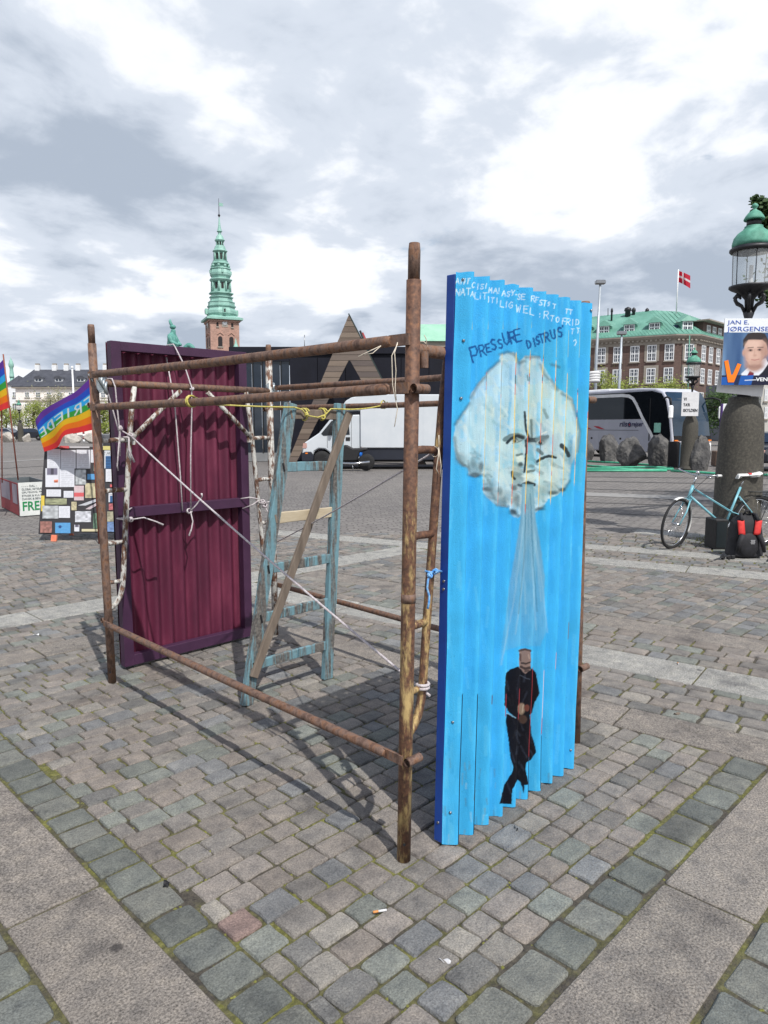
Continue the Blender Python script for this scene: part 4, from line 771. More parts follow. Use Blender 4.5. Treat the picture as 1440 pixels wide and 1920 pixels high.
k = pw / 118; X3, Z3 = V((1, 0, 0)), V((0, 0, 1))
text('JAN E.', (5 * k, -.006, phh - 13 * k), X3, Z3, 40 * k, 9.5 * k, M_pblue, po, world=False); text('JØRGENSEN', (5 * k, -.006, phh - 26 * k), X3, Z3, 90 * k, 11 * k, M_pblue, po, world=False)
text('VENSTRE', (64 * k, -.006, 7 * k), X3, Z3, 48 * k, 7 * k, M_pwhite, po, world=False, bold=.02)
MB().prism([(3, 44), (10, 46), (17, 19), (20, 19), (28, 40), (35, 38), (23, 5), (12, 5)], -.011, -.005, lambda p, q, t: (p * k, t, q * k)).build('emblem', M_orange, po, True)
t2, w2, h2 = board_at(1343, 1430, 610, 735, 9.46, 'placard', 'plain white placard tied behind the election poster', M_paper, tilt=.10)
M_grass_sign = M_paper
sg, sw, shh = board_at(1277, 1309, 735, 780, 26.4, 'placard', "white placard with three lines of black capitals on the second lamp", M_paper, cat='placard')
for i, (s_, w) in enumerate((('VI', .17), ("TA'R", .40), ('SKYLDEN', .84))): text(s_, (.10 * sw, -.006, shh * (.64 - .235 * i)), X3, Z3, w * sw, .13 * shh, M_ink, sg, world=False, bold=.03)

# ------------------------------------------------------------------ bicycle
M_bike = mat('bike_paint', [(.3, S(104, 164, 178)), (.7, S(128, 184, 196))], 8, .35); M_chrome = mat('chrome', S(190, 192, 196), 10, .2, metal=.95); M_wguard = mat('mudguard_white', S(232, 232, 230), 8, .4)
M_tyre_b = mat('tyre_black', S(30, 30, 32), 20, .8); M_dark = mat('bike_dark', S(26, 34, 38), 8, .45)
def wheel(c, yawm, par, name='wheel'):
    M = Matrix.Translation(c) @ yawm
    t = MB().tube([M @ V((.325 * math.cos(q), 0, .325 * math.sin(q))) for q in np.linspace(0, 2 * math.pi, 41)[:-1]], .017, 8, closed=True).build(name, M_tyre_b, par, True)
    MB().tube([M @ V((.300 * math.cos(q), 0, .300 * math.sin(q))) for q in np.linspace(0, 2 * math.pi, 41)[:-1]], .009, 6, closed=True).build('rim', M_chrome, t, True)
    sp_ = MB()
    for i in range(28):
        q = 2 * math.pi * i / 28; sp_.tube([M @ V((.018 * math.cos(q + .8), .02 * (-1) ** i, .018 * math.sin(q + .8))), M @ V((.298 * math.cos(q), 0, .298 * math.sin(q)))], .0013, 4)
    sp_.build('spokes', M_chrome, t, True); MB().tube([M @ V((0, -.05, 0)), M @ V((0, .05, 0))], .018, 10).build('hub', M_chrome, t, True)
    return M
def make_bike(label, paint, steer, gd):
    t = thing('bicycle', label, 'bicycle', (0, 0, 0)); I4 = Matrix()
    rh, fh, bb, ht, hb, stp = V((0, 0, .335)), V((1.20, 0, .335)), V((.47, 0, .28)), V((.925, 0, .83)), V((.98, 0, .68)), V((.25, 0, .80))
    wheel(rh, I4, t)
    ax = (ht - hb).normalized(); ST = Matrix.Translation(hb) @ Matrix.Rotation(steer, 4, ax) @ Matrix.Translation(-hb)
    Mf = wheel(V((0, 0, 0)), ST @ Matrix.Translation(fh), t)
    f = MB()
    f.tube([hb - ax * .02, ht], .021, 12); f.tube([hb + ax * .02, bb], .0165, 10); f.tube([bb, stp], .0155, 10); f.tube([bb - V((0, .035, 0)), bb + V((0, .035, 0))], .022, 12)
    for y in (-.014, .014): f.tube([ht - ax * .03 + V((0, y, 0)), V((.37, y * 1.6, .47)), rh + V((0, y * 4, 0))], .0075, 8)
    for y in (-.05, .05): f.tube([bb + V((0, y * .3, 0)), rh + V((0, y, 0))], .009, 8); f.tube([stp + V((.02, y * .2, -.12)), rh + V((0, y, 0))], .008, 8)
    f.build('frame', paint, t, True)
    k = MB()
    for y in (-.055, .055): k.tube([ST @ (hb + V((.01, y * .6, -.03))), ST @ V((1.08, y, .50)), ST @ (fh + V((0, y, 0)))], [.011, .010, .008], 8)
    k.beam(ST @ (hb + V((.01, -.045, -.03))), ST @ (hb + V((.01, .045, -.03))), .03, .02); k.build('fork', paint, t, True)
    s_ = MB(); top = ht + ax * .14; s_.tube([ht, top], .0125, 10); s_.tube([ST @ top, ST @ (top + V((.05, 0, .01)))], .012, 8); s_.build('stem', M_chrome, t, True)
    c = top + V((.05, 0, .01)); hbp = [ST @ (c + V(q)) for q in ((-.16, -.27, .03), (-.06, -.27, .035), (.0, -.2, .03), (.02, 0, 0), (.0, .2, .03), (-.06, .27, .035), (-.16, .27, .03))]
    h = MB().tube(hbp, .0115, 8).build('handlebar', M_chrome, t, True)
    for a, b in ((0, 1), (6, 5)): MB().tube([hbp[a], hbp[b]], .017, 10).build('grip', M_wguard if a == 6 else M_black, h, True)
    MB().ball(hbp[3] + V((0, .09, .03)), .028, 10, 6).build('bell', M_chrome, h, True); MB().tube([hbp[4], hbp[4] + V((.05, .0, -.02)), hbp[5] + V((.04, 0, -.03))], .006, 6).build('brake_lever', M_chrome, h, True)
    MB().tube([hbp[4], ST @ (c + V((.10, .12, -.12))), ST @ (hb + V((.09, .03, .0)))], .003, 5).build('brake_cable', M_black, t, True)
    def guard(Mx, a0, a1, m_, w=.048, nm='mudguard'):
        g = MB(); g.grid(lambda a, b: Mx @ V((.352 * math.cos(a0 + (a1 - a0) * a) + 0, (b - .5) * w, .352 * math.sin(a0 + (a1 - a0) * a) + .006 * math.sin(b * math.pi) * math.sin(a0 + (a1 - a0) * a))), 24, 4)
        o = g.build(nm, m_, t, True); sd_ = o.modifiers.new('s', 'SOLIDIFY'); sd_.thickness = .002
    Mf2 = ST @ Matrix.Translation(fh); guard(Mf2, R(70), R(205), gd); guard(Mf2, R(205), R(238), M_tyre_b, nm='mud_flap'); guard(Matrix.Translation(rh), R(10), R(170), M_dark)
    MB().tube([stp, V((.165, 0, .965))], .0125, 8).build('seat_post', M_chrome, t, True)
    sdl = MB(); sdl.grid(lambda a, b: V((.30 - .30 * a, (.04 + .085 * min(1, (a * 1.3) ** 2)) * math.sin((b - .5) * math.pi) * (1 if a < .97 else .8), .945 + .035 * math.cos((b - .5) * math.pi) + .03 * a * a - .03 * (a < .02))), 16, 14)
    sdo = sdl.build('saddle', gd if gd is M_wguard else M_black, t, True); sv = sdo.modifiers.new('s', 'SOLIDIFY'); sv.thickness = .055; sv.offset = -1
    if gd is M_wguard: MB().grid(lambda a, b: V((.17 - .05 * a, .085 * math.sin((b - .5) * 2.2), .951 + .037 * math.cos((b - .5) * 2.4) + .02 * .25)), 4, 10).build('red_patch', mat('saddle_red', S(200, 60, 60), 8, .6), sdo, True)
    cr = MB().lathe([(.085, -.003), (.09, 0), (.085, .003)], 24, M=Matrix.Rotation(R(90), 3, 'X')); cr.xf(Matrix.Translation(bb + V((0, -.05, 0)))); co_ = cr.build('chainring', M_chrome, t, True)
    for sgn, y in ((1, -.07), (-1, .07)):
        e = bb + V((.10 * sgn, y, -.135 * sgn)); MB().beam(bb + V((0, y, 0)), e, .02, .012).build('crank', M_chrome, t, True); MB().box(e + V((0, y * .7, 0)), (.09, .07, .022)).build('pedal', M_black, t, True)
    MB().beam(bb + V((-.02, -.055, .05)), rh + V((-.03, -.055, .03)), .012, .09).build('chain_guard', M_dark, t, True)
    rk = MB(); rk.tube([V((.18, -.06, .74)), V((-.25, -.06, .73))], .006, 6); rk.tube([V((.18, .06, .74)), V((-.25, .06, .73))], .006, 6)
    for x in np.linspace(-.22, .12, 5): rk.tube([V((x, -.06, .735)), V((x, .06, .735))], .005, 6)
    for y in (-.06, .06): rk.tube([V((-.18, y, .73)), rh + V((0, y, 0))], .005, 6)
    rk.build('carrier', M_dark, t, True); MB().tube([V((.02, -.06, .30)), V((-.06, -.14, .02))], .008, 6).build('kick_stand', M_chrome, t, True)
    return t
bk = make_bike('pale blue bicycle with white mudguard and saddle cover leaning on the lamp pedestal', M_bike, R(33), M_wguard)
rp = gnd(1419, 1025); fp = gnd(1242, 1029); dv_ = fp - rp; bk.location = (rp.x, rp.y, 0); bk.rotation_euler = (R(4), 0, math.atan2(dv_.y, dv_.x))
b2 = make_bike('dark bicycle parked at the right edge beyond the lamp', M_dark, R(10), M_dark); p = gnd(1452, 893); b2.location = (p.x, p.y, 0); b2.rotation_euler = (R(-4), 0, YAW + R(160))

# ------------------------------------------------------------------ backpack
M_nylon = mat('black_nylon', [(.3, S(18, 18, 22)), (.7, S(38, 38, 44))], 14, .75, .5, 120); M_red = mat('red_nylon', [(.3, S(186, 36, 36)), (.7, S(214, 60, 56))], 14, .7, .3, 120); M_strap = mat('strap', S(44, 46, 50), 20, .8)
p = gnd(1402, 1047); bp = thing('backpack', 'black backpack with red strap pads standing against the bicycle', 'backpack', (p.x, p.y, 0), RZ)
def bag(a, b):
    q = 2 * math.pi * a; z = b; w = .215 - .05 * z ** 2 - .02 * z; d = .13 - .03 * z; c, s_ = math.cos(q), math.sin(q); n = 3.2
    rr = 1 / (abs(c) ** n + abs(s_) ** n) ** (1 / n); k = min(1, ((1 - z) * 6) ** .5, ((z + .02) * 14) ** .5) if 0 < z < 1 else (.3 if z >= 1 else .6)
    return V((w * rr * c * k, .10 + d * rr * s_ * k * (1 + .1 * math.sin(9 * z + 3 * a)), .545 * z + .012 * math.sin(5 * q) * z))
bo = MB().grid(bag, 32, 22).build('body', M_nylon, bp, True)
MB().ball((-.02, -.03, .17), .1, 16, 10, sc=(1.35, .45, 1.5)).build('front_pocket', M_nylon, bp, True)
for x in (-.115, .085):
    MB().grid(lambda a, b: V((x + (a - .5) * .085 + .03 * (b - .5) * (1 if x > 0 else -.3), -.045 - .018 * math.sin(a * math.pi) + .03 * b, .30 + .17 * b)), 6, 6).build('strap_pad', M_red, bp, True).modifiers.new('s', 'SOLIDIFY').thickness = .012
    MB().tube([V((x, -.03, .47)), V((x * .9, .02, .535)), V((x * .7, .07, .54))], .02, 8).build('shoulder_strap', M_nylon, bp, True)
    MB().tube([V((x + .01, -.05, .30)), V((x + (.05 if x > 0 else -.03), -.07, .2)), V((x + (.08 if x > 0 else -.05), -.06, .09))], [.034, .03, .02], 8).build('shoulder_strap', M_nylon, bp, True)
MB().tube([V((-.06, .06, .53)), V((-.03, .04, .585)), V((.01, .04, .585)), V((.03, .06, .53))], .011, 8).build('grab_loop', M_nylon, bp, True)
for pts in ([(-.2, -.05, .04), (-.32, -.08, .03), (-.43, -.1, .012), (-.5, -.16, .004), (-.56, -.24, .004)], [(.2, -.03, .05), (.18, -.14, .02), (.1, -.24, .006), (.02, -.34, .004)]):
    g = MB(); P_ = [V(q) for q in pts]; g.grid(lambda a, b: P_[min(int(a * (len(P_) - 1)), len(P_) - 2)].lerp(P_[min(int(a * (len(P_) - 1)), len(P_) - 2) + 1], a * (len(P_) - 1) - min(int(a * (len(P_) - 1)), len(P_) - 2)) + V((0, (b - .5) * .035, .006 * math.sin(a * 7))), 20, 2); g.build('loose_strap', M_strap, bp, True).modifiers.new('s', 'SOLIDIFY').thickness = .003
for x in (-.34, -.27, -.22): MB().box((x, -.07, .03), (.045, .04, .05), Matrix.Rotation(x * 7, 3, 'Y'), ch=.006).build('buckle', M_black, bp, True)
for i in range(4): MB().box((.012, -.074, .235 - .014 * i), (.045 if i % 2 else .055, .002, .004)).build('label_print', M_paper, bp, True)
p = gnd(1351, 1031); bx_ = thing('black_box', 'black cabinet box standing behind the bicycle by the lamp', 'box', (p.x, p.y, 0), RZ); MB().box((0, .15, .2), (.17, .3, .40), ch=.012).build('body', M_black, bx_, True); MB().box((0, -.004, .2), (.13, .004, .34)).build('door', M_dark, bx_, True)
# moss tufts round the pedestal base
M_grass = mat('grass', [(.3, S(70, 82, 22)), (.7, S(132, 136, 52))], 30, .8)
gr = MB(); c0 = lp.location
for i in range(900):
    q = rng.uniform(0, 6.3); d = .36 + abs(rng.gauss(0, .16)); b_ = V((c0.x + d * math.cos(q), c0.y + d * math.sin(q), -.006)); h = rng.uniform(.01, .05); e = V((rng.gauss(0, .012), rng.gauss(0, .012), h)); s_ = V((rng.gauss(0, 1), rng.gauss(0, 1), 0)).normalized() * .004
    gr.add([b_ - s_, b_ + s_, b_ + e], [(0, 1, 2)])
put(gr.build('grass', M_grass), 'sparse green grass and moss round the near lamp pedestal', 'grass', kind='stuff')
# moss growing up out of the paving joints close to the viewer
M_moss = mat('moss', [(.3, S(74, 76, 34)), (.7, S(128, 128, 64))], 40, .95)
ms = MB()
near = [s_ for s_ in setts[:700]]
for s_ in near:
    for e in range(4):
        if rng.random() < .34:
            ex = (s_[2] / 2 + .006) * (1 if e < 2 else -1) if e % 2 else rng.uniform(-.5, .5) * s_[2]; ey = (s_[3] / 2 + .006) * (1 if e < 2 else -1) if not e % 2 else rng.uniform(-.5, .5) * s_[3]
            for k in range(rng.randint(1, 3)):
                c = V((s_[0] + ex + rng.gauss(0, .01 if not e % 2 else .003), s_[1] + ey + rng.gauss(0, .01 if e % 2 else .003), -.008)); r_ = rng.uniform(.003, .007)
                n0 = len(ms.v); vs = [c + V((r_ * math.cos(q), r_ * math.sin(q), 0)) for q in (0, 1.05, 2.1, 3.14, 4.2, 5.24)] + [c + V((0, 0, r_ * rng.uniform(.7, 1.1)))]
                ms.add(vs, [(i, (i + 1) % 6, 6) for i in range(6)], None, True)
put(ms.build('moss', M_moss), 'yellow green moss in the joints between the paving setts', 'moss', kind='stuff')

# ------------------------------------------------------------------ litter
M_filter = mat('cigarette_filter', S(206, 140, 80), 30, .8)
def butt(px_, py_, a, label, L=.028):
    p = gnd(px_, py_); t = thing('cigarette_butt', label, 'cigarette butt', (p.x, p.y, .009), a, 'cigarette butts on the paving'); MB().tube([(-L / 2, 0, 0), (L / 2, 0, 0)], .0038, 8).build('paper', M_paper, t, True); MB().tube([(L / 2, 0, 0), (L / 2 + .018, 0, 0)], .004, 8).build('filter', M_filter, t, True)
butt(717, 1712, 2.6, 'cigarette butt with orange filter on the setts left of the panel foot'); butt(1272, 1247, .6, 'cigarette butt lying on the light granite band to the right', .01); pass
def scrap(px_, py_, w, h, a, label, m_, name='litter_scrap'):
    p = gnd(px_, py_); o = MB().grid(lambda x, y: V(((x - .5) * w, (y - .5) * h, .010 + .006 * math.sin(x * 5 + y * 3))), 6, 4).build(name, m_); o.location = (p.x, p.y, 0); o.rotation_euler = (0, 0, a); o.modifiers.new('s', 'SOLIDIFY').thickness = .001; put(o, label, 'litter')
scrap(1079, 1379, .035, .018, .5, 'crumpled white scrap of paper just right of the blue panel foot', M_paper); scrap(1269, 1341, .035, .012, 2.4, 'thin pale scrap of litter between the two granite bands at right', M_greywood); scrap(68, 1192, .04, .012, -.4, 'white scrap of paper on the setts by the left post', M_paper); scrap(968, 1558, .03, .008, .9, 'small black scrap in a joint before the blue panel', M_black); scrap(1062, 1442, .02, .012, .2, 'tiny green scrap at the foot of the blue panel', mat('green_scrap', S(40, 140, 90), 8, .5)); scrap(835, 1807, .035, .010, 1.9, 'narrow white scrap of paper in a joint near the bottom edge', M_paper); scrap(312, 1662, .03, .02, .9, 'dark leaf scrap on the large border stone at lower left', M_black)
# ------------------------------------------------------------------ boulders, hoses, sign board
M_bould = mat('boulder_stone', [(.25, S(48, 48, 50)), (.5, S(82, 81, 81)), (.75, S(122, 119, 115))], 3.2, .85, .6, 14, detail=9, bdist=.04)
def boulder(x0, x1, y0, y1, label, seed, grp='boulders set along the square', m_=None):
    p = gnd((x0 + x1) / 2, y1); D = p.dot(FH); w = (x1 - x0) / FPX * D * .9; h = (y1 - y0) / FPX * D * .9; r_ = random.Random(seed)
    bm = bmesh.new(); bmesh.ops.create_icosphere(bm, subdivisions=4, radius=1)
    pl = [(V((r_.gauss(0, 1), r_.gauss(0, 1), r_.gauss(0, .7))).normalized(), r_.uniform(.55, .85)) for _ in range(9)]
    for v in bm.verts:
        d = v.co.normalized(); k = min([1.0] + [q / max(d.dot(n), 1e-3) for n, q in pl if d.dot(n) > .05]); k *= 1 + .05 * math.sin(d.x * 9 + seed) * math.sin(d.y * 8) + .02 * math.sin(d.z * 21 + d.x * 13) + r_.uniform(-.008, .008); v.co = V((d.x * k * w * .66, d.y * k * w * .5, (d.z * k * .72 + .44) * h))
    me = bpy.data.meshes.new('boulder'); bm.to_mesh(me); bm.free(); me.materials.append(m_ or M_bould); o = bpy.data.objects.new('boulder', me); COL.objects.link(o); o.location = (p.x, p.y, 0); o.rotation_euler = (0, 0, RZ + r_.uniform(-.3, .3)); put(o, label, 'boulder', grp)
for i, a in enumerate(((1090, 1113, 822, 864, 'grey boulder half hidden behind the blue panel edge before the coach'), (1121, 1162, 817, 867, 'pointed grey boulder, leftmost fully seen before the coach side'), (1161, 1211, 822, 873, 'broad dark boulder in the middle before the coach side'), (1214, 1256, 817, 875, 'blocky light boulder left of the dark sign board'), (1296, 1330, 820, 881, 'tall rounded boulder right of the second lamp'))): boulder(*a, seed=40 + i * 3)
for i, (x0, x1, y0, y1, l_) in enumerate(((5, 30, 811, 829, 'pale distant boulder left of the small far lamp'), (44, 58, 812, 828, 'pale distant boulder right of the small far lamp'), (118, 150, 812, 830, 'pale distant boulder under the rainbow flag'), (160, 190, 812, 831, 'pale distant boulder beside the left scaffold post'))): boulder(x0, x1, y0, y1, l_, 70 + i * 5, 'far boulders across the square', mat('pale_stone', [(.3, S(150, 145, 138)), (.7, S(186, 180, 172))], 3, .85))
M_hose = mat('green_hose', [(.3, S(52, 150, 118)), (.7, S(84, 182, 146))], 5, .5)
for i, (pts, l_) in enumerate((([(1085, 865), (1160, 869), (1235, 874), (1262, 876)], 'green hose lying nearest the boulders'), ([(1085, 873), (1150, 878), (1220, 877), (1262, 879)], 'second green hose on the ground before the boulders'), ([(1085, 880), (1150, 880), (1215, 883), (1262, 881)], 'green hose with a gentle bend, third from the boulders'), ([(1085, 884), (1160, 884), (1250, 884)], 'green hose nearest the viewer on the tracks'), ([(1258, 884), (1310, 887), (1350, 890), (1440, 892)], 'green hose running on to the right behind the near lamp'))):
    put(MB().tube([gnd(*q) + V((0, 0, .03)) for q in pts], .04, 8).build('hose', M_hose), l_, 'hose', 'green hoses on the tracks')
p = gnd(1263, 878); sb = thing('sign_board', 'dark standing board between the light boulder and the second lamp', 'sign', (p.x, p.y, 0), RZ + .35)
MB().box((0, .05, .52), (.5, .06, 1.02), ch=.01).build('panel', M_black, sb, True); MB().box((.27, .02, .5), (.05, .05, 1.0)).build('edge', mat('board_edge', S(64, 84, 100), 6, .5), sb, True)
for x in (-.22, .22): MB().box((x, .25, .03), (.06, .5, .05)).build('foot', M_black, sb, True)
# ------------------------------------------------------------------ notice board, sign box, flags
M_vpaint = vmat('print', .6, 0, var=.05)
D0 = 9.87
bl_, br_, tl_, tr_ = at(72, 1001, D0), at(233, 998, D0 + .05), at(84, 838, D0 + .42), at(224, 838, D0 + .46)
nb = thing('notice_board', 'black notice board covered with papers and pictures behind the left scaffold post', 'notice board', gnd(105, 1016), RZ)
def bpt(s_, t_, n=0.): q = bl_.lerp(br_, s_).lerp(tl_.lerp(tr_, s_), t_); return q + nbn * n
nbn = (br_ - bl_).cross(tl_ - bl_).normalized(); nbn = nbn if nbn.dot(FH) < 0 else -nbn
mb = MB(); mb.add([bpt(s_, t_, n) for n in (0, -.02) for s_, t_ in ((0, 0), (1, 0), (1, 1), (0, 1))], [(0, 1, 2, 3), (7, 6, 5, 4), (0, 4, 5, 1), (1, 5, 6, 2), (2, 6, 7, 3), (3, 7, 4, 0)]); mb.build('board', mat('board_black', S(40, 38, 42), 5, .6), nb)
M_legor = mat('orange_leg', [(.3, S(206, 110, 80)), (.7, S(232, 140, 110))], 8, .6)
for px_ in (101, 227): a = at(px_, 1016 if px_ < 200 else 1012, D0 - .02); a.z = 0.; b = at(px_ + 1, 1003, D0 + .0); c = b + FH * .55; c.z = 0; MB().beam(a, b, .075, .03, up=FH).build('leg', M_legor, nb); MB().beam(c, at(px_ + 4, 900, D0 + .25), .05, .03, up=FH).build('leg', M_legor, nb)
WHT, BUF, LBL, RED_, GRN = S(226, 228, 236), S(206, 196, 160), S(90, 160, 214), S(216, 96, 100), S(110, 140, 116)
papers = [(425, 970, 545, 1142, WHT, 't'), (550, 978, 682, 1145, WHT, 't'), (690, 976, 812, 1145, WHT, 't'), (818, 976, 862, 1092, WHT, 't'), (410, 1142, 532, 1312, WHT, 'i'), (534, 1145, 672, 1312, WHT, 't'), (680, 1155, 776, 1290, S(200, 205, 208), 'p'), (788, 1195, 866, 1245, LBL, ''), (420, 1334, 550, 1398, WHT, 't'), (575, 1347, 662, 1408, WHT, 't'), (668, 1300, 756, 1432, S(222, 200, 204), 'r'), (768, 1278, 880, 1410, BUF, 'p'),
          (410, 1416, 603, 1470, S(172, 176, 140), 'p'), (372, 1390, 402, 1530, S(226, 200, 80), ''), (385, 1480, 528, 1596, S(196, 200, 204), 'p'), (532, 1484, 632, 1590, WHT, 't'), (644, 1445, 692, 1522, BUF, 'p'), (678, 1530, 822, 1628, WHT, 'p'), (840, 1548, 894, 1686, GRN, 'p'), (365, 1622, 470, 1724, S(170, 120, 110), 'p'), (500, 1634, 636, 1728, LBL, 'b'), (672, 1652, 716, 1712, WHT, 'i'), (738, 1690, 900, 1712, S(216, 206, 170), ''), (704, 1440, 884, 1478, WHT, '/'), (772, 1476, 890, 1506, S(230, 214, 220), '/'),
          (942, 985, 1040, 1146, S(216, 222, 228), 'B'), (930, 945, 1054, 980, S(214, 206, 130), ''), (955, 1152, 1080, 1266, WHT, 't'), (994, 1290, 1078, 1314, RED_, ''), (980, 1366, 1086, 1450, WHT, 'B'), (982, 1462, 1078, 1520, S(196, 110, 116), 'p'), (968, 1534, 1092, 1624, S(180, 176, 150), 'p'), (970, 1626, 1080, 1716, S(120, 150, 196), 'p'), (540, 944, 625, 966, RED_, ''), (630, 948, 808, 964, S(200, 200, 204), ''), (848, 1110, 866, 1170, S(190, 200, 170), '')]
def inv_board(px_, py_):
    v = FWD + RGT * ((px_ - 720) / FPX) - UPV * ((py_ - 960) / FPX); q = CAMP + v * ((bl_ - CAMP).dot(nbn) / v.dot(nbn)); return q
for i, (x0, y0, x1, y1, col, kd) in enumerate(papers):
    cs = [inv_board(x / 4.8, 640 + y / 4.8) for x, y in ((x0, y1), (x1, y1), (x1, y0), (x0, y0))]
    if kd == '/': cs[0] += V((0, 0, -.05)); cs[3] += V((0, 0, -.05)); cs[1] += V((0, 0, .05)); cs[2] += V((0, 0, .05)); m0 = (cs[0] + cs[3]) / 2; m1 = (cs[1] + cs[2]) / 2; cs = [m0 + V((0, 0, -.02)), m1 + V((0, 0, -.02)), m1 + V((0, 0, .02)), m0 + V((0, 0, .02))]
    nx, ny = 14, 18; g = MB(); dn = .003 + .0004 * i; r_ = random.Random(i)
    def cfn(a, b):
        c = np.array(col)
        if kd == 't': 
            if .08 < a < .92 and .05 < b < .93 and int(b * ny) % 2: c = c * (.80 if r_.random() < .85 else 1)
        elif kd == 'i':
            if b > .62 and .1 < a < .9: c = np.array(S(120, 116, 136)) * (.35 if .4 < a < .62 else 1)
        elif kd == 'p': c = c * (.45 + .75 * value_noise(np.array([a * 7. + i]), np.array([b * 7.]), 1., i)[0])
        elif kd == 'r': c = np.array(RED_) if .25 < b < .55 else c * (.8 + .2 * r_.random())
        elif kd == 'B': c = np.array(S(44, 92, 142)) * (.8 + .5 * (int(b * ny) % 3 == 0)) if b < .68 and .08 < a < .92 else c * (.4 if .75 < b < .92 and r_.random() < .5 else 1)
        elif kd == 'b': c = np.array(S(30, 60, 120)) if math.hypot(a - .32, (b - .6) * .8) < .11 else c * (.9 + .2 * r_.random())
        return tuple(np.clip(c * .72, 0, 1))
    g.grid(lambda a, b: cs[0].lerp(cs[1], a).lerp(cs[3].lerp(cs[2], a), b) + nbn * (dn + .002 * math.sin(a * 3 + i)), nx, ny, cfn); g.build('paper_sheet', M_vpaint, nb)
# sign box
b0, b1, b2_ = gnd(38, 968), gnd(100, 963), gnd(3, 950)
bx = thing('sign_box', 'white painted box sign with green and grey lettering and red sides at far left', 'sign', b0, RZ); up_ = V((0, 0, .60))
M_swhite = mat('sign_white', [(.3, S(196, 200, 198)), (.7, S(226, 228, 224))], 4, .7); M_sred = mat('sign_red', [(.35, S(128, 52, 56)), (.65, S(176, 150, 156))], 2.2, .7, interp='CONSTANT'); M_sgreen = mat('sign_green', S(26, 130, 76), 6, .6); M_sgrey = mat('sign_grey', S(92, 100, 104), 6, .6); M_sred2 = mat('sign_red_paint', S(140, 46, 52), 4, .7)
b3 = b1 + (b2_ - b0)
def wallq(a, b, h, th, nm, m_, z0=0.):
    d = (b - a); n = V((-d.y, d.x, 0)).normalized() * th; MB().add([a + V((0, 0, z0)), b + V((0, 0, z0)), b + h, a + h, a + n + V((0, 0, z0)), b + n + V((0, 0, z0)), b + n + h, a + n + h], [(0, 1, 2, 3), (7, 6, 5, 4), (0, 4, 5, 1), (1, 5, 6, 2), (2, 6, 7, 3), (3, 7, 4, 0)]).build(nm, m_, bx)
wallq(b0, b1, up_, .025, 'front_panel', M_swhite); wallq(b2_, b0 - (b0 - b2_).normalized() * .004, up_ * .97, .02, 'side_panel', M_sred2); wallq(b3, b2_, up_ * .96, .02, 'back_panel', M_sgrey); wallq(b1, b3, up_ * .96, .02, 'side_panel', M_sgrey)
sdn = (b0 - b2_).normalized()
for a_, e_, z_ in ((.06, .55, .22), (.68, .92, .20)):
    q0 = b2_.lerp(b0, a_) - V((sdn.y, -sdn.x, 0)) * -.004; q1 = b2_.lerp(b0, e_) - V((sdn.y, -sdn.x, 0)) * -.004; MB().add([q0 + V((0, 0, z_)), q1 + V((0, 0, z_)), q1 + V((0, 0, .56)), q0 + V((0, 0, .56))], [(0, 1, 2, 3)]).build('paint_patch', mat('faded_patch', S(150, 140, 150), 4, .8), bx)
fx = (b1 - b0).normalized(); fo = b0 - V((-fx.y, fx.x, 0)) * .004
for i, (s_, w) in enumerate((('- - - - DAL -', .26), ('GLOBAL RETSSÆRD', .40), ('OPLYSNING, FRED', .40), ('ETNISK & KULTUR', .40), ('DANSK & BEVÆG', .38))): text(s_, fo + fx * .05 + V((0, 0, .52 - .058 * i)), fx, Z3, w, .036, M_sgrey, bx)
text('FREDS', fo + fx * .05 + V((0, 0, .09)), fx, Z3, .52, .17, M_sgreen, bx, bold=.02)
# flags
RB = [S(232, 60, 62), S(244, 124, 30), S(240, 190, 40), S(60, 160, 66), S(50, 170, 232), S(44, 84, 196), S(104, 58, 156)]
def bez(P, t): 
    n = len(P) - 1; f = min(int(t * n), n - 1); k = t * n - f; a, b = P[f], P[f + 1]; p0 = P[max(f - 1, 0)]; p3 = P[min(f + 2, n)]
    return tuple(.5 * ((2 * a[i]) + (-p0[i] + b[i]) * k + (2 * p0[i] - 5 * a[i] + 4 * b[i] - p3[i]) * k * k + (-p0[i] + 3 * a[i] - 3 * b[i] + p3[i]) * k ** 3) for i in (0, 1))
M_flag = vmat('flag_cloth', .75, 0, var=.06)
def cloth_mat(m):
    nt = m.node_tree; b = nt.nodes['Principled BSDF']; o = nt.nodes['Material Output']; t = node(nt, 'ShaderNodeBsdfTranslucent'); src = b.inputs['Base Color'].links[0].from_socket; nt.links.new(src, t.inputs[0]); x = node(nt, 'ShaderNodeMixShader'); x.inputs[0].default_value = .45; nt.links.new(b.outputs[0], x.inputs[1]); nt.links.new(t.outputs[0], x.inputs[2]); nt.links.new(x.outputs[0], o.inputs[0])
cloth_mat(M_flag)
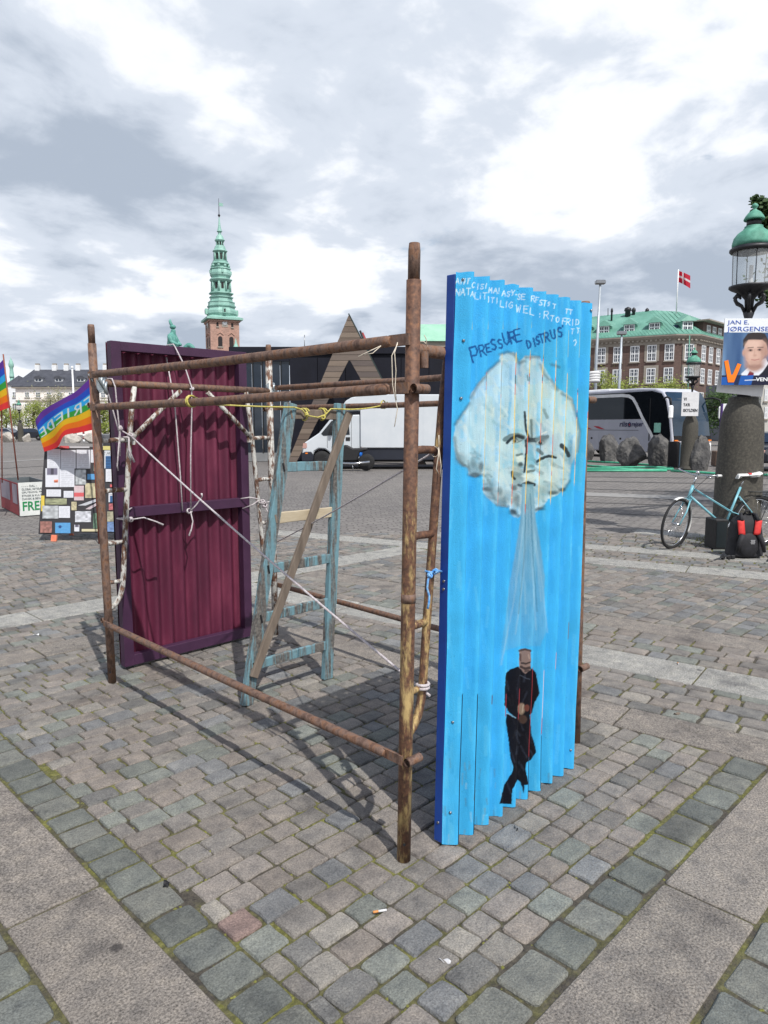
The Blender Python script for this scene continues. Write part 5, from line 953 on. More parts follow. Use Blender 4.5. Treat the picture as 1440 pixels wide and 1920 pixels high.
def rainbow(name, label, top, bot, D, pole, depth, txt=None):
    t = thing(name, label, 'flag', gnd(*pole[1]) if len(pole) > 2 else pole[1], RZ)
    nx, ny = 150, 70; g = MB(); A_, B_ = np.meshgrid(np.linspace(0, 1, nx + 1), np.linspace(0, 1, ny + 1)); fa = Paint(A_.ravel() * 7, B_.ravel() * 7, (0, 0, 0))
    for i, c in enumerate(RB): fa.c[(fa.y >= i) & (fa.y <= i + 1)] = c
    if txt:
        for ci, ch in enumerate(txt):
            x0 = .30 + ci * 1.12
            for pl in GL[ch]: fa.stroke([(x0 + a * .74, 3.15 + b * 1.5) for a, b in pl], .20, S(222, 232, 226), 1, .06)
    def pos(a, b):
        p, q = bez(top, a), bez(bot, a); w = math.sin(a * 9 + b * 1.3) * .05 * a + math.sin(a * 17 + b * 2) * .015; return at(q[0] + (p[0] - q[0]) * b, q[1] + (p[1] - q[1]) * b, D + depth * a + w)
    g.grid(pos, nx, ny); g.c = [tuple(c) for c in fa.c]; g.build('cloth', M_flag, t)
    MB().tube([pole[0], pole[1]], .012, 8).build('pole', mat('flag_pole', [(.3, S(110, 60, 48)), (.7, S(150, 84, 66))], 12, .6), t); return t
rainbow('rainbow_flag', 'waving rainbow peace flag with mirrored white capitals beside the left scaffold post', [(169, 709), (143, 733), (117, 748), (80, 770), (66, 790)], [(174, 806), (150, 811), (121, 817), (108, 838), (83, 847)], 9.6, (at(168, 700, 9.62), gnd(186, 1020) + FH * 0), .55, 'FRIEDE')
rainbow('rainbow_flag', 'rainbow flag on a leaning pole cut by the left picture edge', [(8, 672), (-10, 690), (-40, 715), (-70, 722)], [(19, 764), (2, 770), (-18, 782), (-50, 800)], 12.2, (at(6, 664, 12.2), at(34, 900, 12.3)), .3)
put(MB().tube([at(3, 765, 12.5), at(4, 905, 12.5)], .011, 8).build('pole', mat('flag_pole', S(130, 70, 58), 12, .6)), 'thin upright reddish pole at the left picture edge', 'pole')

# ------------------------------------------------------------------ dark pavilion with the plank letter A
DP = 33.0
M_navy = mat('pavilion_dark', [(.3, S(17, 18, 28)), (.7, S(24, 26, 38))], 1.5, .6, spec=.25); M_pglass = glass_dark('pavilion_glass', S(28, 36, 46), .04)
pa = thing('pavilion', 'long low dark pavilion with a flat roof and glazed end behind the truck', 'pavilion', CF(-6, DP), RZ)
def cw(px0, px1, py0, py1, D, th, nm, m_, par, proud=0.):
    a, b = at(px0, py1, D - proud), at(px1, py0, D - proud); x0, x1 = a.dot(RGT), b.dot(RGT); MB().box(CF((x0 + x1) / 2, D - proud + th / 2, (a.z + b.z) / 2), (x1 - x0, th, b.z - a.z), Matrix.Rotation(RZ, 3, 'Z')).build(nm, m_, par); return x0, x1, a.z, b.z
zr = at(600, 655, DP).z
x0 = at(440, 800, DP).dot(RGT); x1 = at(1010, 800, DP).dot(RGT); xg = at(545, 800, DP).dot(RGT)
rot = Matrix.Rotation(RZ, 3, 'Z')
MB().box(CF((xg + x1) / 2, DP + 3, zr / 2 - .1), (x1 - xg, 6, zr - .2), rot).build('wall', M_navy, pa); MB().box(CF((x0 + x1) / 2, DP + 3, zr - .05), (x1 - x0 + .3, 6.3, .3), rot).build('roof', M_navy, pa)
MB().box(CF((x0 + xg) / 2, DP + 2.5, zr * .42), (.1, 4, zr * .8), rot).build('inner_wall', mat('inner_grey', S(70, 74, 80), 3, .8), pa)
MB().box(CF((x0 + xg) / 2, DP + 3, .2), (xg - x0, 6, .4), rot).build('plinth', mat('concrete_plinth', S(120, 122, 124), 3, .8), pa)
nb_ = 6
for i in range(nb_):
    a = x0 + (xg - x0) * i / nb_; w = (xg - x0) / nb_; MB().box(CF(a + w / 2, DP + .06, .4 + (zr - .9) / 2), (w - .07, .02, zr - .9), rot).build('pane', M_pglass, pa); MB().box(CF(a + .02, DP + .02, .4 + (zr - .9) / 2), (.05, .1, zr - .9), rot).build('mullion', M_black, pa)
MB().box(CF((x0 + xg) / 2, DP + .03, zr - .38), (xg - x0, .14, .3), rot).build('header', M_navy, pa)
for i in range(9): w = (x1 - xg) / 9; MB().box(CF(xg + w * (i + .5), DP - .03, zr / 2 - .15), (w - .03, .05, zr - .45), rot).build('cladding_panel', M_navy, pa)
put(MB().tube([at(571, 660, DP + 2), at(571, 628, DP + 2)], .02, 5).build('antenna', M_steel), 'thin antenna rising from the pavilion roof', 'antenna')
fp_ = thing('rolled_banner', 'dark and red rolled banner leaning above the roof beside the plank letter', 'banner', at(688, 656, DP + 1)); MB().tube([at(692, 656, DP + 1), at(679, 624, DP + 1)], [.10, .06], 8).build('cloth', M_sred2, fp_); MB().tube([at(690, 657, DP + .95), at(675, 620, DP + .95)], .05, 8).build('pole', M_black, fp_)
DA = 30.6
la = thing('letter_a', 'tall capital A built of weathered horizontal planks before the pavilion', 'letter sign', CF(at(654, 800, DA).dot(RGT), DA), RZ)
M_plank = [mat('plank_%d' % i, [(.3, tuple(x * .8 for x in c)), (.7, c)], 9, .85, .3, 40, stretch=(.2, 1, 2)) for i, c in enumerate((S(112, 100, 92), S(98, 88, 84), S(126, 112, 100), S(108, 94, 84)))]
ax_, ay_ = 654, 590
ol = lambda y: ax_ - .415 * (y - ay_); orr = lambda y: ax_ + .513 * (y - ay_); il = lambda y: 655 - .513 * (y - 673); ir = lambda y: 655 + .557 * (y - 673)
y = ay_ + 1; hgt = 10.6
def quadplank(xa0, xb0, xa1, xb1, y0, y1):
    g = .35; vs = [at(xa, yy, DA + dd) for dd in (0, .35) for xa, yy in ((xa1, y1 - g), (xb1, y1 - g), (xb0, y0 + g), (xa0, y0 + g))]
    MB().add(vs, [(0, 1, 2, 3), (7, 6, 5, 4), (0, 4, 5, 1), (1, 5, 6, 2), (2, 6, 7, 3), (3, 7, 4, 0)]).build('plank', rng.choice(M_plank), la)
while y < 872:
    y1 = min(y + hgt, 874)
    if y1 < 676: quadplank(ol(y), orr(y), ol(y1), orr(y1), y, y1)
    else:
        quadplank(ol(y), min(il(max(y, 673)), il(673)), ol(y1), il(max(y1, 673)), y, y1); quadplank(ir(max(y, 673)), orr(y), ir(max(y1, 673)), orr(y1), y, y1)
    y = y1
MB().prism([(ax_, 591.5), (ol(873) + 1, 873), (il(873) - 1, 873), (655, 675), (ir(873) + 1, 873), (orr(873) - 1, 873)], .05, .30, lambda p, q, t: at(p, q, DA + t)).build('backing', M_black, la)
MB().beam(at(ax_, 589, DA + .18), at(orr(874), 874, DA + .18), .37, .05, up=RGT).build('edge_trim', mat('trim_green', S(34, 48, 46), 6, .6), la)

# ------------------------------------------------------------------ white box truck
DT = 26.9; tk = thing('box_truck', 'white box truck parked side on before the dark pavilion', 'truck', at(567, 879, DT).xy.to_3d(), RZ)
M_tw = mat('truck_white', [(.3, (.52, .56, .60)), (.7, (.60, .63, .66))], 1.2, .4); M_skirt = mat('truck_skirt', S(30, 34, 46), 4, .5); M_hub = mat('wheel_hub', S(120, 122, 126), 6, .4, metal=.6); M_lens = mat('lamp_lens', S(190, 150, 140), 6, .2); M_amber = mat('amber', S(240, 130, 30), 6, .3)
XZ = lambda y0: (lambda p, q, t: (p, t, q)); W_ = 2.1
MB().prism([(.05, .35), (.0, .62), (.04, .92), (.12, 1.02), (.64, 1.36), (1.08, 1.90), (1.30, 2.02), (2.19, 2.05), (2.19, .38), (1.12, .38), (1.04, .62), (.86, .76), (.62, .78), (.44, .66), (.36, .38)], .06, W_ - .06, XZ(0)).build('cab', M_tw, tk, True).modifiers.new('b', 'BEVEL').width = .04
bx_t = MB().prism([(2.20, .80), (2.20, 2.20), (1.60, 2.20), (1.56, 2.42), (1.66, 2.56), (1.86, 2.68), (2.15, 2.74), (2.9, 2.80), (6.55, 2.80), (6.55, .80)], 0, W_, XZ(0)).build('cargo_box', M_tw, tk, True); bx_t.modifiers.new('b', 'BEVEL').width = .025
MB().box((4.4, -.004, 2.46), (4.2, .012, .03)).build('trim_rail', M_tw, bx_t, True); MB().box((2.24, -.004, 1.65), (.05, .016, 1.6)).build('corner_trim', M_tw, bx_t, True)
for x in np.arange(2.75, 6.4, .61): MB().box((x, -.002, 1.62), (.012, .006, 1.6)).build('panel_seam', M_tw, bx_t, True)
MB().box((4.3, W_ / 2, .57), (4.4, W_ - .14, .42)).build('skirt', M_skirt, tk, True); MB().box((4.3, W_ / 2, .35), (4.2, 1.2, .12)).build('chassis', M_black, tk, True)
MB().prism([(-.02, .30), (-.03, .58), (.10, .66), (.34, .66), (.44, .5), (.40, .30)], .04, W_ - .04, XZ(0)).build('bumper', M_skirt, tk, True).modifiers.new('b', 'BEVEL').width = .02
MB().prism([(.72, 1.34), (1.12, 1.82), (1.76, 1.86), (1.80, 1.30), (.80, 1.26)], .050, .062, XZ(0)).build('side_window', glass_dark('truck_glass'), tk, True)
MB().prism([(.66, 1.40), (1.09, 1.92)], .2, W_ - .2, lambda p, q, t: (p - .012, t, q + .012)).build('windscreen', MATS['truck_glass'], tk, True).modifiers.new('s', 'SOLIDIFY').thickness = .01
MB().prism([(.01, .80), (.04, .98), (.16, .99), (.18, .84), (.14, .78)], .045, .07, XZ(0)).build('headlight', M_lens, tk, True); MB().box((.16, .045, .60), (.09, .02, .045)).build('indicator', M_amber, tk, True); MB().box((2.26, -.008, .74), (.12, .014, .05)).build('marker_lamp', M_amber, tk, True)
MB().box((1.73, .05, 1.14), (.16, .016, .13)).build('door_handle', M_black, tk, True); MB().box((1.12, -.06, 1.5), (.10, .16, .28), ch=.02).build('mirror', M_black, tk, True)
dl = MB()
for a, b in (((1.86, .5), (1.86, 1.95)), ((.95, .80), (.95, 1.25))): dl.box(((a[0] + b[0]) / 2, .058, (a[1] + b[1]) / 2), (.012, .008, b[1] - a[1]))
dl.build('door_seam', M_black, tk, True)
for x in (.74, 5.36):
    for y_ in (.18, W_ - .18):
        w = MB().lathe([(.20, -.11), (.34, -.10), (.345, 0), (.34, .10), (.2, .11)], 24, M=Matrix.Rotation(R(90), 3, 'X')); w.xf(Matrix.Translation((x, y_, .345))); wo_ = w.build('wheel', M_rubber, tk, True); h = MB().lathe([(.02, -.125), (.1, -.12), (.21, -.10), (.21, .10)], 18, M=Matrix.Rotation(R(90 if y_ < 1 else -90), 3, 'X')); h.xf(Matrix.Translation((x, y_, .345))); h.build('rim', M_hub, wo_, True)
# motorcycle standing before the cab
p = at(655, 882, 26.0); mc = thing('motorcycle', 'dark motorcycle with a blue cover bag parked before the truck cab', 'motorcycle', (p.x, p.y, 0), RZ)
for x in (-.62, .62): w = MB().lathe([(.17, -.06), (.29, -.06), (.31, 0), (.29, .06), (.17, .06)], 22, M=Matrix.Rotation(R(90), 3, 'X')); w.xf(Matrix.Translation((x, 0, .31))); wo_ = w.build('wheel', M_rubber, mc, True); h = MB().lathe([(.03, -.05), (.16, -.03), (.16, .03), (.03, .05)], 16, M=Matrix.Rotation(R(90), 3, 'X')); h.xf(Matrix.Translation((x, 0, .31))); h.build('rim', M_chrome, wo_, True)
MB().prism([(-.35, .62), (-.45, .86), (-.1, .95), (.15, .82), (.62, .84), (.70, .76), (.4, .66), (.3, .36), (-.25, .34)], -.15, .15, XZ(0)).build('body', M_black, mc, True).modifiers.new('b', 'BEVEL').width = .05
MB().tube([(-.62, 0, .31), (-.42, 0, .95)], .03, 8).build('fork', M_chrome, mc, True); MB().tube([(-.36, -.34, 1.04), (-.44, 0, 1.0), (-.36, .34, 1.04)], .016, 8).build('handlebar', M_chrome, mc, True); MB().tube([(-.30, -.17, .28), (.2, -.19, .27), (.75, -.2, .33)], .045, 8).build('exhaust', M_chrome, mc, True); MB().ball((-.55, 0, .86), .1, 12, 8).build('headlamp', M_chrome, mc, True)
MB().ball((.40, 0, .66), .15, 14, 10, sc=(.62, .8, 1.1)).build('cover_bag', mat('blue_cover', S(40, 120, 220), 8, .5), mc, True); MB().tube([(.1, -.12, .32), (.16, -.26, .01)], .014, 6).build('side_stand', M_steel, mc, True); MB().box((-.44, 0, 1.12), (.03, .3, .2), Matrix.Rotation(-.5, 3, 'Y')).build('wind_shield', M_pglass, mc, True)
# dark bicycle-like heap left of the truck
# ------------------------------------------------------------------ coach
cor = at(1262, 800, 34.0); hd = (RGT * .4226 - FH * .9063).normalized(); ba = math.atan2(hd.y, hd.x)
bus = thing('coach', 'silver white touring coach with dark glass and a sweeping white side line', 'bus', (cor.x, cor.y, 0), ba)
M_bw = mat('coach_white', [(.3, S(176, 178, 190)), (.7, S(194, 196, 206))], .8, .3); M_bg = glass_dark('coach_glass', S(20, 24, 28), .05); M_bw2 = mat('coach_trim', S(240, 240, 240), 2, .3)
LB_, WB = 12.2, 2.55
prof = [(-LB_, .32), (-LB_ - .05, 1.2), (-LB_ + .02, 2.6), (-LB_ + .3, 3.38), (-LB_ + .9, 3.50), (-2.2, 3.52), (-1.2, 3.46), (-.72, 3.28), (-.42, 2.9), (-.16, 2.0), (-.02, 1.15), (.04, .9), (.05, .55), (.0, .32)]
bd = MB().prism(prof, 0, WB, XZ(0)).build('body', M_bw, bus, True); bv = bd.modifiers.new('b', 'BEVEL'); bv.width = .09; bv.segments = 3; bv.limit_method = 'ANGLE'
MB().prism([(-LB_ + .25, 1.98), (-1.92, 1.98), (-1.05, .86), (-.16, .86), (-.14, 1.2), (-.28, 2.0), (-.5, 2.82), (-.8, 3.2), (-1.4, 3.34), (-LB_ + .4, 3.34)], -.012, .01, XZ(0)).build('side_glass', M_bg, bus, True)
MB().prism([(-LB_ + .25, 1.98), (-.9, 1.98), (-.2, .95), (-.28, 2.0), (-.5, 2.82), (-.8, 3.2), (-1.4, 3.34), (-LB_ + .4, 3.34)], WB - .01, WB + .012, XZ(0)).build('side_glass', M_bg, bus, True)
sw_ = [(-LB_ + .1, 3.20), (-7, 3.22), (-3.4, 3.20), (-2.95, 3.15), (-2.65, 3.02), (-2.4, 2.72), (-1.98, 2.08), (-1.5, 1.45), (-1.05, .84)]
g = MB()
for i in range(len(sw_) - 1): g.beam((sw_[i][0], -.016, sw_[i][1]), (sw_[i + 1][0], -.016, sw_[i + 1][1]), .012, .16)
g.build('side_line', M_bw2, bus, True)
fr = [(-.70, 3.26), (-.42, 2.9), (-.16, 2.0), (-.02, 1.15)]
def wsp(a, b):
    n = len(fr) - 1; f = min(int(b * n), n - 1); k = b * n - f; x = fr[f][0] + (fr[f + 1][0] - fr[f][0]) * k; z = fr[f][1] + (fr[f + 1][1] - fr[f][1]) * k; return V((x + .03 + .05 * math.sin(a * math.pi), .08 + a * (WB - .16), z + .01))
MB().grid(wsp, 14, 12).build('windscreen', mat('windscreen', [(.3, S(20, 36, 50)), (.7, S(34, 56, 76))], .8, .04, spec=1.), bus, True)
MB().box((-.02, WB / 2, 1.04), (.16, WB - .16, .24), Matrix.Rotation(.08, 3, 'Y')).build('front_grille', M_black, bus, True)
MB().box((.0, WB / 2, .60), (.2, WB - .04, .46), ch=.05).build('bumper', M_bw2, bus, True); MB().box((-.03, WB / 2, .34), (.1, WB - .3, .1)).build('air_dam', M_black, bus, True)
for y_ in (.28, WB - .28): MB().ball((.055, y_, .84), .1, 12, 8, sc=(.5, 2.0, .9)).build('headlight', M_lens, bus, True); MB().box((.05, y_ + (-.12 if y_ < 1 else .12), .94), (.10, .22, .05)).build('indicator', M_amber, bus, True); MB().box((.09, y_, .5), (.05, .16, .07)).build('fog_lamp', M_chrome, bus, True)
for y_, s_ in ((-.02, -1), (WB + .02, 1)):
    MB().tube([(-.62, y_, 2.95), (-.2, y_ + s_ * .25, 3.0), (.12, y_ + s_ * .34, 2.9), (.16, y_ + s_ * .36, 2.6)], .045, 8).build('mirror_arm', M_black, bus, True); MB().box((.18, y_ + s_ * .36, 2.28), (.16, .26, .62), ch=.06).build('mirror', M_bw2, bus, True)
for x in (-7.4, -9.4, -10.7):
    for y_ in (.16, WB - .16): w = MB().lathe([(.3, -.14), (.49, -.13), (.5, 0), (.49, .13), (.3, .14)], 26, M=Matrix.Rotation(R(90), 3, 'X')); w.xf(Matrix.Translation((x, y_, .5))); wo_ = w.build('wheel', M_rubber, bus, True); h = MB().lathe([(.05, -.15), (.28, -.12), (.3, 0)], 18, M=Matrix.Rotation(R(90 if y_ < 1 else -90), 3, 'X')); h.xf(Matrix.Translation((x, y_, .5))); h.build('rim', M_hub, wo_, True)
for x0_, x1_ in ((-2.9, -1.85), (-3.95, -2.9), (-5.05, -3.95), (-6.15, -5.05), (-8.2, -6.5)): hh_ = MB().box(((x0_ + x1_) / 2, -.004, .86), (x1_ - x0_ - .03, .014, .98)).build('luggage_hatch', M_bw, bus, True); MB().box(((x0_ + x1_) / 2, -.014, .98), (.12, .012, .1)).build('latch', M_black, hh_, True)
MB().box((-7, -.003, 1.42), (9.6, .01, .02)).build('panel_seam', M_skirt, bus, True)
M_navy2 = mat('logo_navy', S(48, 50, 86), 5, .5); M_lred = mat('logo_red', S(188, 44, 60), 5, .5)
tx = bus.matrix_basis
text('riis', (-3.52, -.018, 1.60), X3, Z3, .55, .26, M_navy2, bus, world=False, shear=.15, bold=.02); text('rejser', (-2.66, -.018, 1.53), X3, Z3, .78, .31, M_navy2, bus, world=False, shear=.15, bold=.02)
MB().tube([(-2.82 + .09 * math.cos(q), -.016, 1.70 + .1 * math.sin(q)) for q in np.linspace(0, 6.28, 15)[:-1]], .028, 6, closed=True).build('emblem', M_navy2, bus, True); MB().ball((-2.82, -.016, 1.70), .05, 8, 6, sc=(1, .2, 1)).build('emblem', M_lred, bus, True)
for a in ([(-7.0, 1.85), (-6.1, 1.62), (-5.6, 1.46), (-6.2, 1.48), (-6.5, 1.56)], [(-5.5, 1.64), (-5.1, 1.62), (-4.6, 1.46), (-5.0, 1.48), (-5.25, 1.54)]): MB().prism(a, -.016, -.008, XZ(0)).build('swoosh', M_lred, bus, True)
MB().box((-.95, -.02, 1.55), (.42, .012, .46)).build('window_notice', mat('notice_green', S(150, 210, 190), 4, .5), bus, True); MB().prism([(-1.5, .9), (-1.5, 3.0), (-1.44, 3.0), (-1.44, .9)], -.018, -.010, XZ(0)).build('door_seam', M_black, bus, True)
MB().box((-6.0, WB / 2, 3.56), (2.2, 1.6, .12), ch=.04).build('roof_unit', M_bw2, bus, True)
# ------------------------------------------------------------------ brick corner building with a copper roof
def bmat(name, c1, c2, mortar, scale, w=.25, h=.075):
    m, nt, b = newmat(name); v = coords(nt, 'Object'); mp = node(nt, 'ShaderNodeMapping'); mp.inputs['Rotation'].default_value = (R(90), 0, 0); nt.links.new(v, mp.inputs[0])
    br = node(nt, 'ShaderNodeTexBrick', Scale=scale); br.inputs['Color1'].default_value = (*c1, 1); br.inputs['Color2'].default_value = (*c2, 1); br.inputs['Mortar'].default_value = (*mortar, 1); br.inputs['Brick Width'].default_value = w; br.inputs['Row Height'].default_value = h; br.inputs['Mortar Size'].default_value = .008; nt.links.new(mp.outputs[0], br.inputs['Vector'])
    k = ramp(nt, noise(nt, v, .6, 7), [(.3, (.8, .8, .8)), (.7, (1.15, 1.12, 1.1))]); nt.links.new(mixc(nt, 1., br.outputs['Color'], k, 'MULTIPLY'), b.inputs['Base Color']); b.inputs['Roughness'].default_value = .88; return m
M_brick = bmat('dark_brick', S(100, 78, 71), S(82, 64, 60), S(108, 94, 87), 1); M_cop = mat('copper_green', [(.3, S(84, 132, 117)), (.55, S(101, 151, 135)), (.75, S(121, 168, 152))], .5, .6, .3, 6, stretch=(1, 1, .3), bdist=.05)
M_stone = mat('trim_stone', S(150, 142, 132), 1.5, .8); M_wwhite = mat('window_white', S(226, 228, 230), 3, .5); M_wg = glass_dark('window_glass', S(34, 44, 60), .08)
def window(par, O, ex, ez, w, h, n, nx=4, ny=4, surround=None, M=None):   # frame with thick cross, thin bars and a dark pane
    f = MB(); L = lambda a, b, d=0.: O + ex * a + ez * b + n * d
    def bar(a0, b0, a1, b1, d0=.0, d1=.06): f.add([L(a0, b0, d0), L(a1, b0, d0), L(a1, b1, d0), L(a0, b1, d0), L(a0, b0, d1), L(a1, b0, d1), L(a1, b1, d1), L(a0, b1, d1)], [(3, 2, 1, 0), (4, 5, 6, 7), (0, 1, 5, 4), (1, 2, 6, 5), (2, 3, 7, 6), (3, 0, 4, 7)])
    t = .12 if w > .9 else .08
    bar(0, 0, t, h); bar(w - t, 0, w, h); bar(t, 0, w - t, t); bar(t, h - t, w - t, h)
    bar(w / 2 - t / 2, t, w / 2 + t / 2, h - t, .0, .055); bar(t, h * .5 - t / 2, w - t, h * .5 + t / 2, .0, .05)
    for i in range(1, nx):
        if nx == 2 or i == nx / 2: continue
        x = w * i / nx; bar(x - .022, t, x + .022, h - t, 0, .04)
    for j in range(1, ny):
        if j == ny / 2 or ny == 2: continue
        z_ = h * j / ny; bar(t, z_ - .022, w - t, z_ + .022, 0, .038)
    o = f.build('window', M_wwhite, par)
    MB().add([L(t * .5, t * .5, .012), L(w - t * .5, t * .5, .012), L(w - t * .5, h - t * .5, .012), L(t * .5, h - t * .5, .012)], [(0, 1, 2, 3)]).build('pane', M_wg, o)
    MB().add([L(-.1, -.16, -.02), L(w + .1, -.16, -.02), L(w + .1, -.02, -.02), L(-.1, -.02, -.02), L(-.1, -.16, .14), L(w + .1, -.16, .14), L(w + .1, -.02, .14), L(-.1, -.02, .14)], [(3, 2, 1, 0), (4, 5, 6, 7), (0, 1, 5, 4), (1, 2, 6, 5), (2, 3, 7, 6), (3, 0, 4, 7)]).build('sill', M_stone, o)
    if surround:
        s_ = MB(); f2_ = f; q = .32
        for a0, b0, a1, b1 in ((-q, -.02, -.005, h + q), (w + .005, -.02, w + q, h + q), (-.005, h + .005, w + .005, h + q)): s_.add([L(a0, b0, -.02), L(a1, b0, -.02), L(a1, b1, -.02), L(a0, b1, -.02), L(a0, b0, .05), L(a1, b0, .05), L(a1, b1, .05), L(a0, b1, .05)], [(3, 2, 1, 0), (4, 5, 6, 7), (0, 1, 5, 4), (1, 2, 6, 5), (2, 3, 7, 6), (3, 0, 4, 7)])
        s_.build('surround', surround, o)
    return o
def wall_run(par, a, b, h, m_, th=.5, name='wall', z0=0.):
    d = (b - a); n = V((d.y, -d.x, 0)).normalized(); n = n if n.dot(CAMP - a) > 0 else -n; vs = [a + V((0, 0, z0)), b + V((0, 0, z0)), b + V((0, 0, h)), a + V((0, 0, h))]; vs += [v - n * th for v in vs]
    MB().add(vs, [(0, 1, 2, 3), (7, 6, 5, 4), (0, 4, 5, 1), (1, 5, 6, 2), (2, 6, 7, 3), (3, 7, 4, 0)]).build(name, m_, par); return d.normalized(), n
DBk = 90.0; H_e = at(1265, 629, DBk).z
G = lambda px_, D: at(px_, 800, D).xy.to_3d()
q0, q1, q2, q3 = G(985, 99.5), G(1258, DBk), G(1298, 90.2), G(1395, 104)
bb_ = thing('brick_building', 'dark brick corner building with white windows and a green copper roof', 'building', q1, 0)
ends = [(q0, q1), (q1, q2), (q2, q3)]; runs = [wall_run(bb_, a, b, H_e, M_brick, th=.8) for a, b in ends]
def ray_on_wall(px_, a, b):      # where a picture column meets a wall
    v = FWD + RGT * ((px_ - 720) / FPX); v = V((v.x, v.y)); d = (b - a).xy; m_ = Matrix(((v.x, -d.x), (v.y, -d.y))); s_ = m_.inverted() @ a.xy; return a + (b - a) * s_.y
rows = [(643, 675), (687, 717), (733, 764)]
def wrow(a, b, run, cols, wpx, surr=()):
    ex, n = run
    for i, px_ in enumerate(cols):
        c = ray_on_wall(px_, a, b)
        for y0, y1 in rows:
            Dn = DBk; zt, zb = at(1265, y0 + 1.5, Dn).z, at(1265, y1 + .5, Dn).z; w = wpx
            window(bb_, c - ex * (w / 2) + V((0, 0, zb)) + n * .003, ex, V((0, 0, 1)), w, zt - zb, n, surround=M_stone if i in surr else None)
wrow(q0, q1, runs[0], [1085, 1117, 1147, 1178, 1209, 1241], 1.12, (1, 4)); wrow(q1, q2, runs[1], [1277], 1.15, (0,)); wrow(q2, q3, runs[2], [1303, 1316.5, 1330, 1343.5, 1357, 1371], 1.35)
def offset_line(k, zz_):      # eaves line pushed out by k
    n0, n1, n2 = (r_[1] for r_ in runs); P_ = [q0 + n0 * k, q1 + (n0 + n1).normalized() * k * 1.04, q2 + (n1 + n2).normalized() * k * 1.1, q3 + n2 * k]; return [p + V((0, 0, zz_)) for p in P_]
def skin(par, rings, nm, m_):
    vs = [p for r_ in rings for p in r_]; k = len(rings[0]); MB().add(vs, [(j * k + i, j * k + i + 1, (j + 1) * k + i + 1, (j + 1) * k + i) for j in range(len(rings) - 1) for i in range(k - 1)]).build(nm, m_, par)
skin(bb_, [offset_line(.004, H_e - 1.0), offset_line(.12, H_e - .95), offset_line(.15, H_e - .55), offset_line(.5, H_e - .3), offset_line(.7, H_e - .05), offset_line(.7, H_e + .1)], 'cornice', M_stone)
dn_ = MB()
for (a, b), (ex, n) in zip(ends, runs):
    L_ = (b - a).length
    for i in range(int(L_ / .55)): dn_.box(a + ex * (.3 + i * .55) + n * .3 + V((0, 0, H_e - .5)), (.26, .26, .22), Matrix.Rotation(math.atan2(ex.y, ex.x), 3, 'Z'))
dn_.build('dentils', M_stone, bb_)
zt = at(1258, 583, DBk + 8).z
bk_ = lambda p, k: p + FH * k
r_in = [bk_(q0, 8.5) + V((0, 0, zt - .4)), bk_(q1, 7.5) + V((0, 0, zt)), G(1262, 98.5) + V((0, 0, zt)), G(1366, 112) + V((0, 0, zt - .8))]
skin(bb_, [offset_line(.72, H_e + .1), offset_line(.70, H_e + .22), r_in, [p + FH * 9 - V((0, 0, 3)) for p in r_in]], 'roof', M_cop)
rf = [o for o in bpy.data.objects if o.parent == bb_ and o.name.startswith('roof')][0]
sm_ = MB()
el = offset_line(.70, H_e + .24)
for a0, a1, b0, b1, n in ((el[0], el[1], r_in[0], r_in[1], 46), (el[1], el[2], r_in[1], r_in[2], 5), (el[2], el[3], r_in[2], r_in[3], 24)):
    for i in range(n): u_ = (i + .5) / n; sm_.beam(a0.lerp(a1, u_), b0.lerp(b1, u_), .05, .05)
sm_.build('standing_seams', M_cop, rf)
def dormer(px_, a, b, run, w=1.5, h=1.25):
    ex, n = run; c = ray_on_wall(px_, a, b) - n * .75; z_ = H_e + .62; R3 = Matrix((ex, -n, V((0, 0, 1)))).transposed()
    d = MB().box(c - n * 1.2 + V((0, 0, z_ + h / 2)), (w, 2.4, h), R3).build('dormer', M_cop, bb_); window(d, c - ex * (w / 2 - .1) + V((0, 0, z_ + .1)) + n * .01, ex, V((0, 0, 1)), w - .2, h - .15, n, 4, 2)
    k = MB(); A = c + V((0, 0, z_ + h)); e = .3; k.add([A - ex * (w / 2 + e) + n * .35, A + ex * (w / 2 + e) + n * .35, A + n * .1 + V((0, 0, .7)), A - n * 1.5 + V((0, 0, .95)), A - ex * (w / 2 + e) - n * 1.0 + V((0, 0, .15)), A + ex * (w / 2 + e) - n * 1.0 + V((0, 0, .15))], [(0, 1, 2), (0, 2, 3, 4), (1, 5, 3, 2)]); k.build('dormer_roof', M_cop, d)
for px_ in (1085, 1118, 1164, 1210): dormer(px_, q0, q1, runs[0])
dormer(1277, q1, q2, runs[1])
ex, n = runs[2]; c = ray_on_wall(1322, q2, q3); R3 = Matrix((ex, -n, V((0, 0, 1)))).transposed(); da = MB().box(c - n * 1.6 + V((0, 0, H_e + 1.0)), (7.5, 3, 1.9), R3).build('roof_bay', M_brick, bb_); MB().box(c - n * 1.3 + V((0, 0, H_e + 2.05)), (9.0, 4.4, .16), R3).build('bay_eave', M_stone, da)
for k in (-2.6, -.6, 1.4): window(da, c + ex * k - n * .09 + V((0, 0, H_e + .35)), ex, V((0, 0, 1)), 1.2, 1.3, n, 4, 2)
ex, n = runs[0]; sk_ = ray_on_wall(1243, q0, q1); MB().box(sk_ - n * 1.6 + V((0, 0, H_e + 1.05)), (1.5, .2, 1.2), Matrix((ex, -n, V((0, 0, 1)))).transposed() @ Matrix.Rotation(R(-50), 3, 'X')).build('skylight', M_wg, bb_)
MB().tube([at(1293, 629, 89.2), at(1290, 720, 89.2), G(1289, 89.2)], .07, 6).build('downpipe', M_cop, bb_)
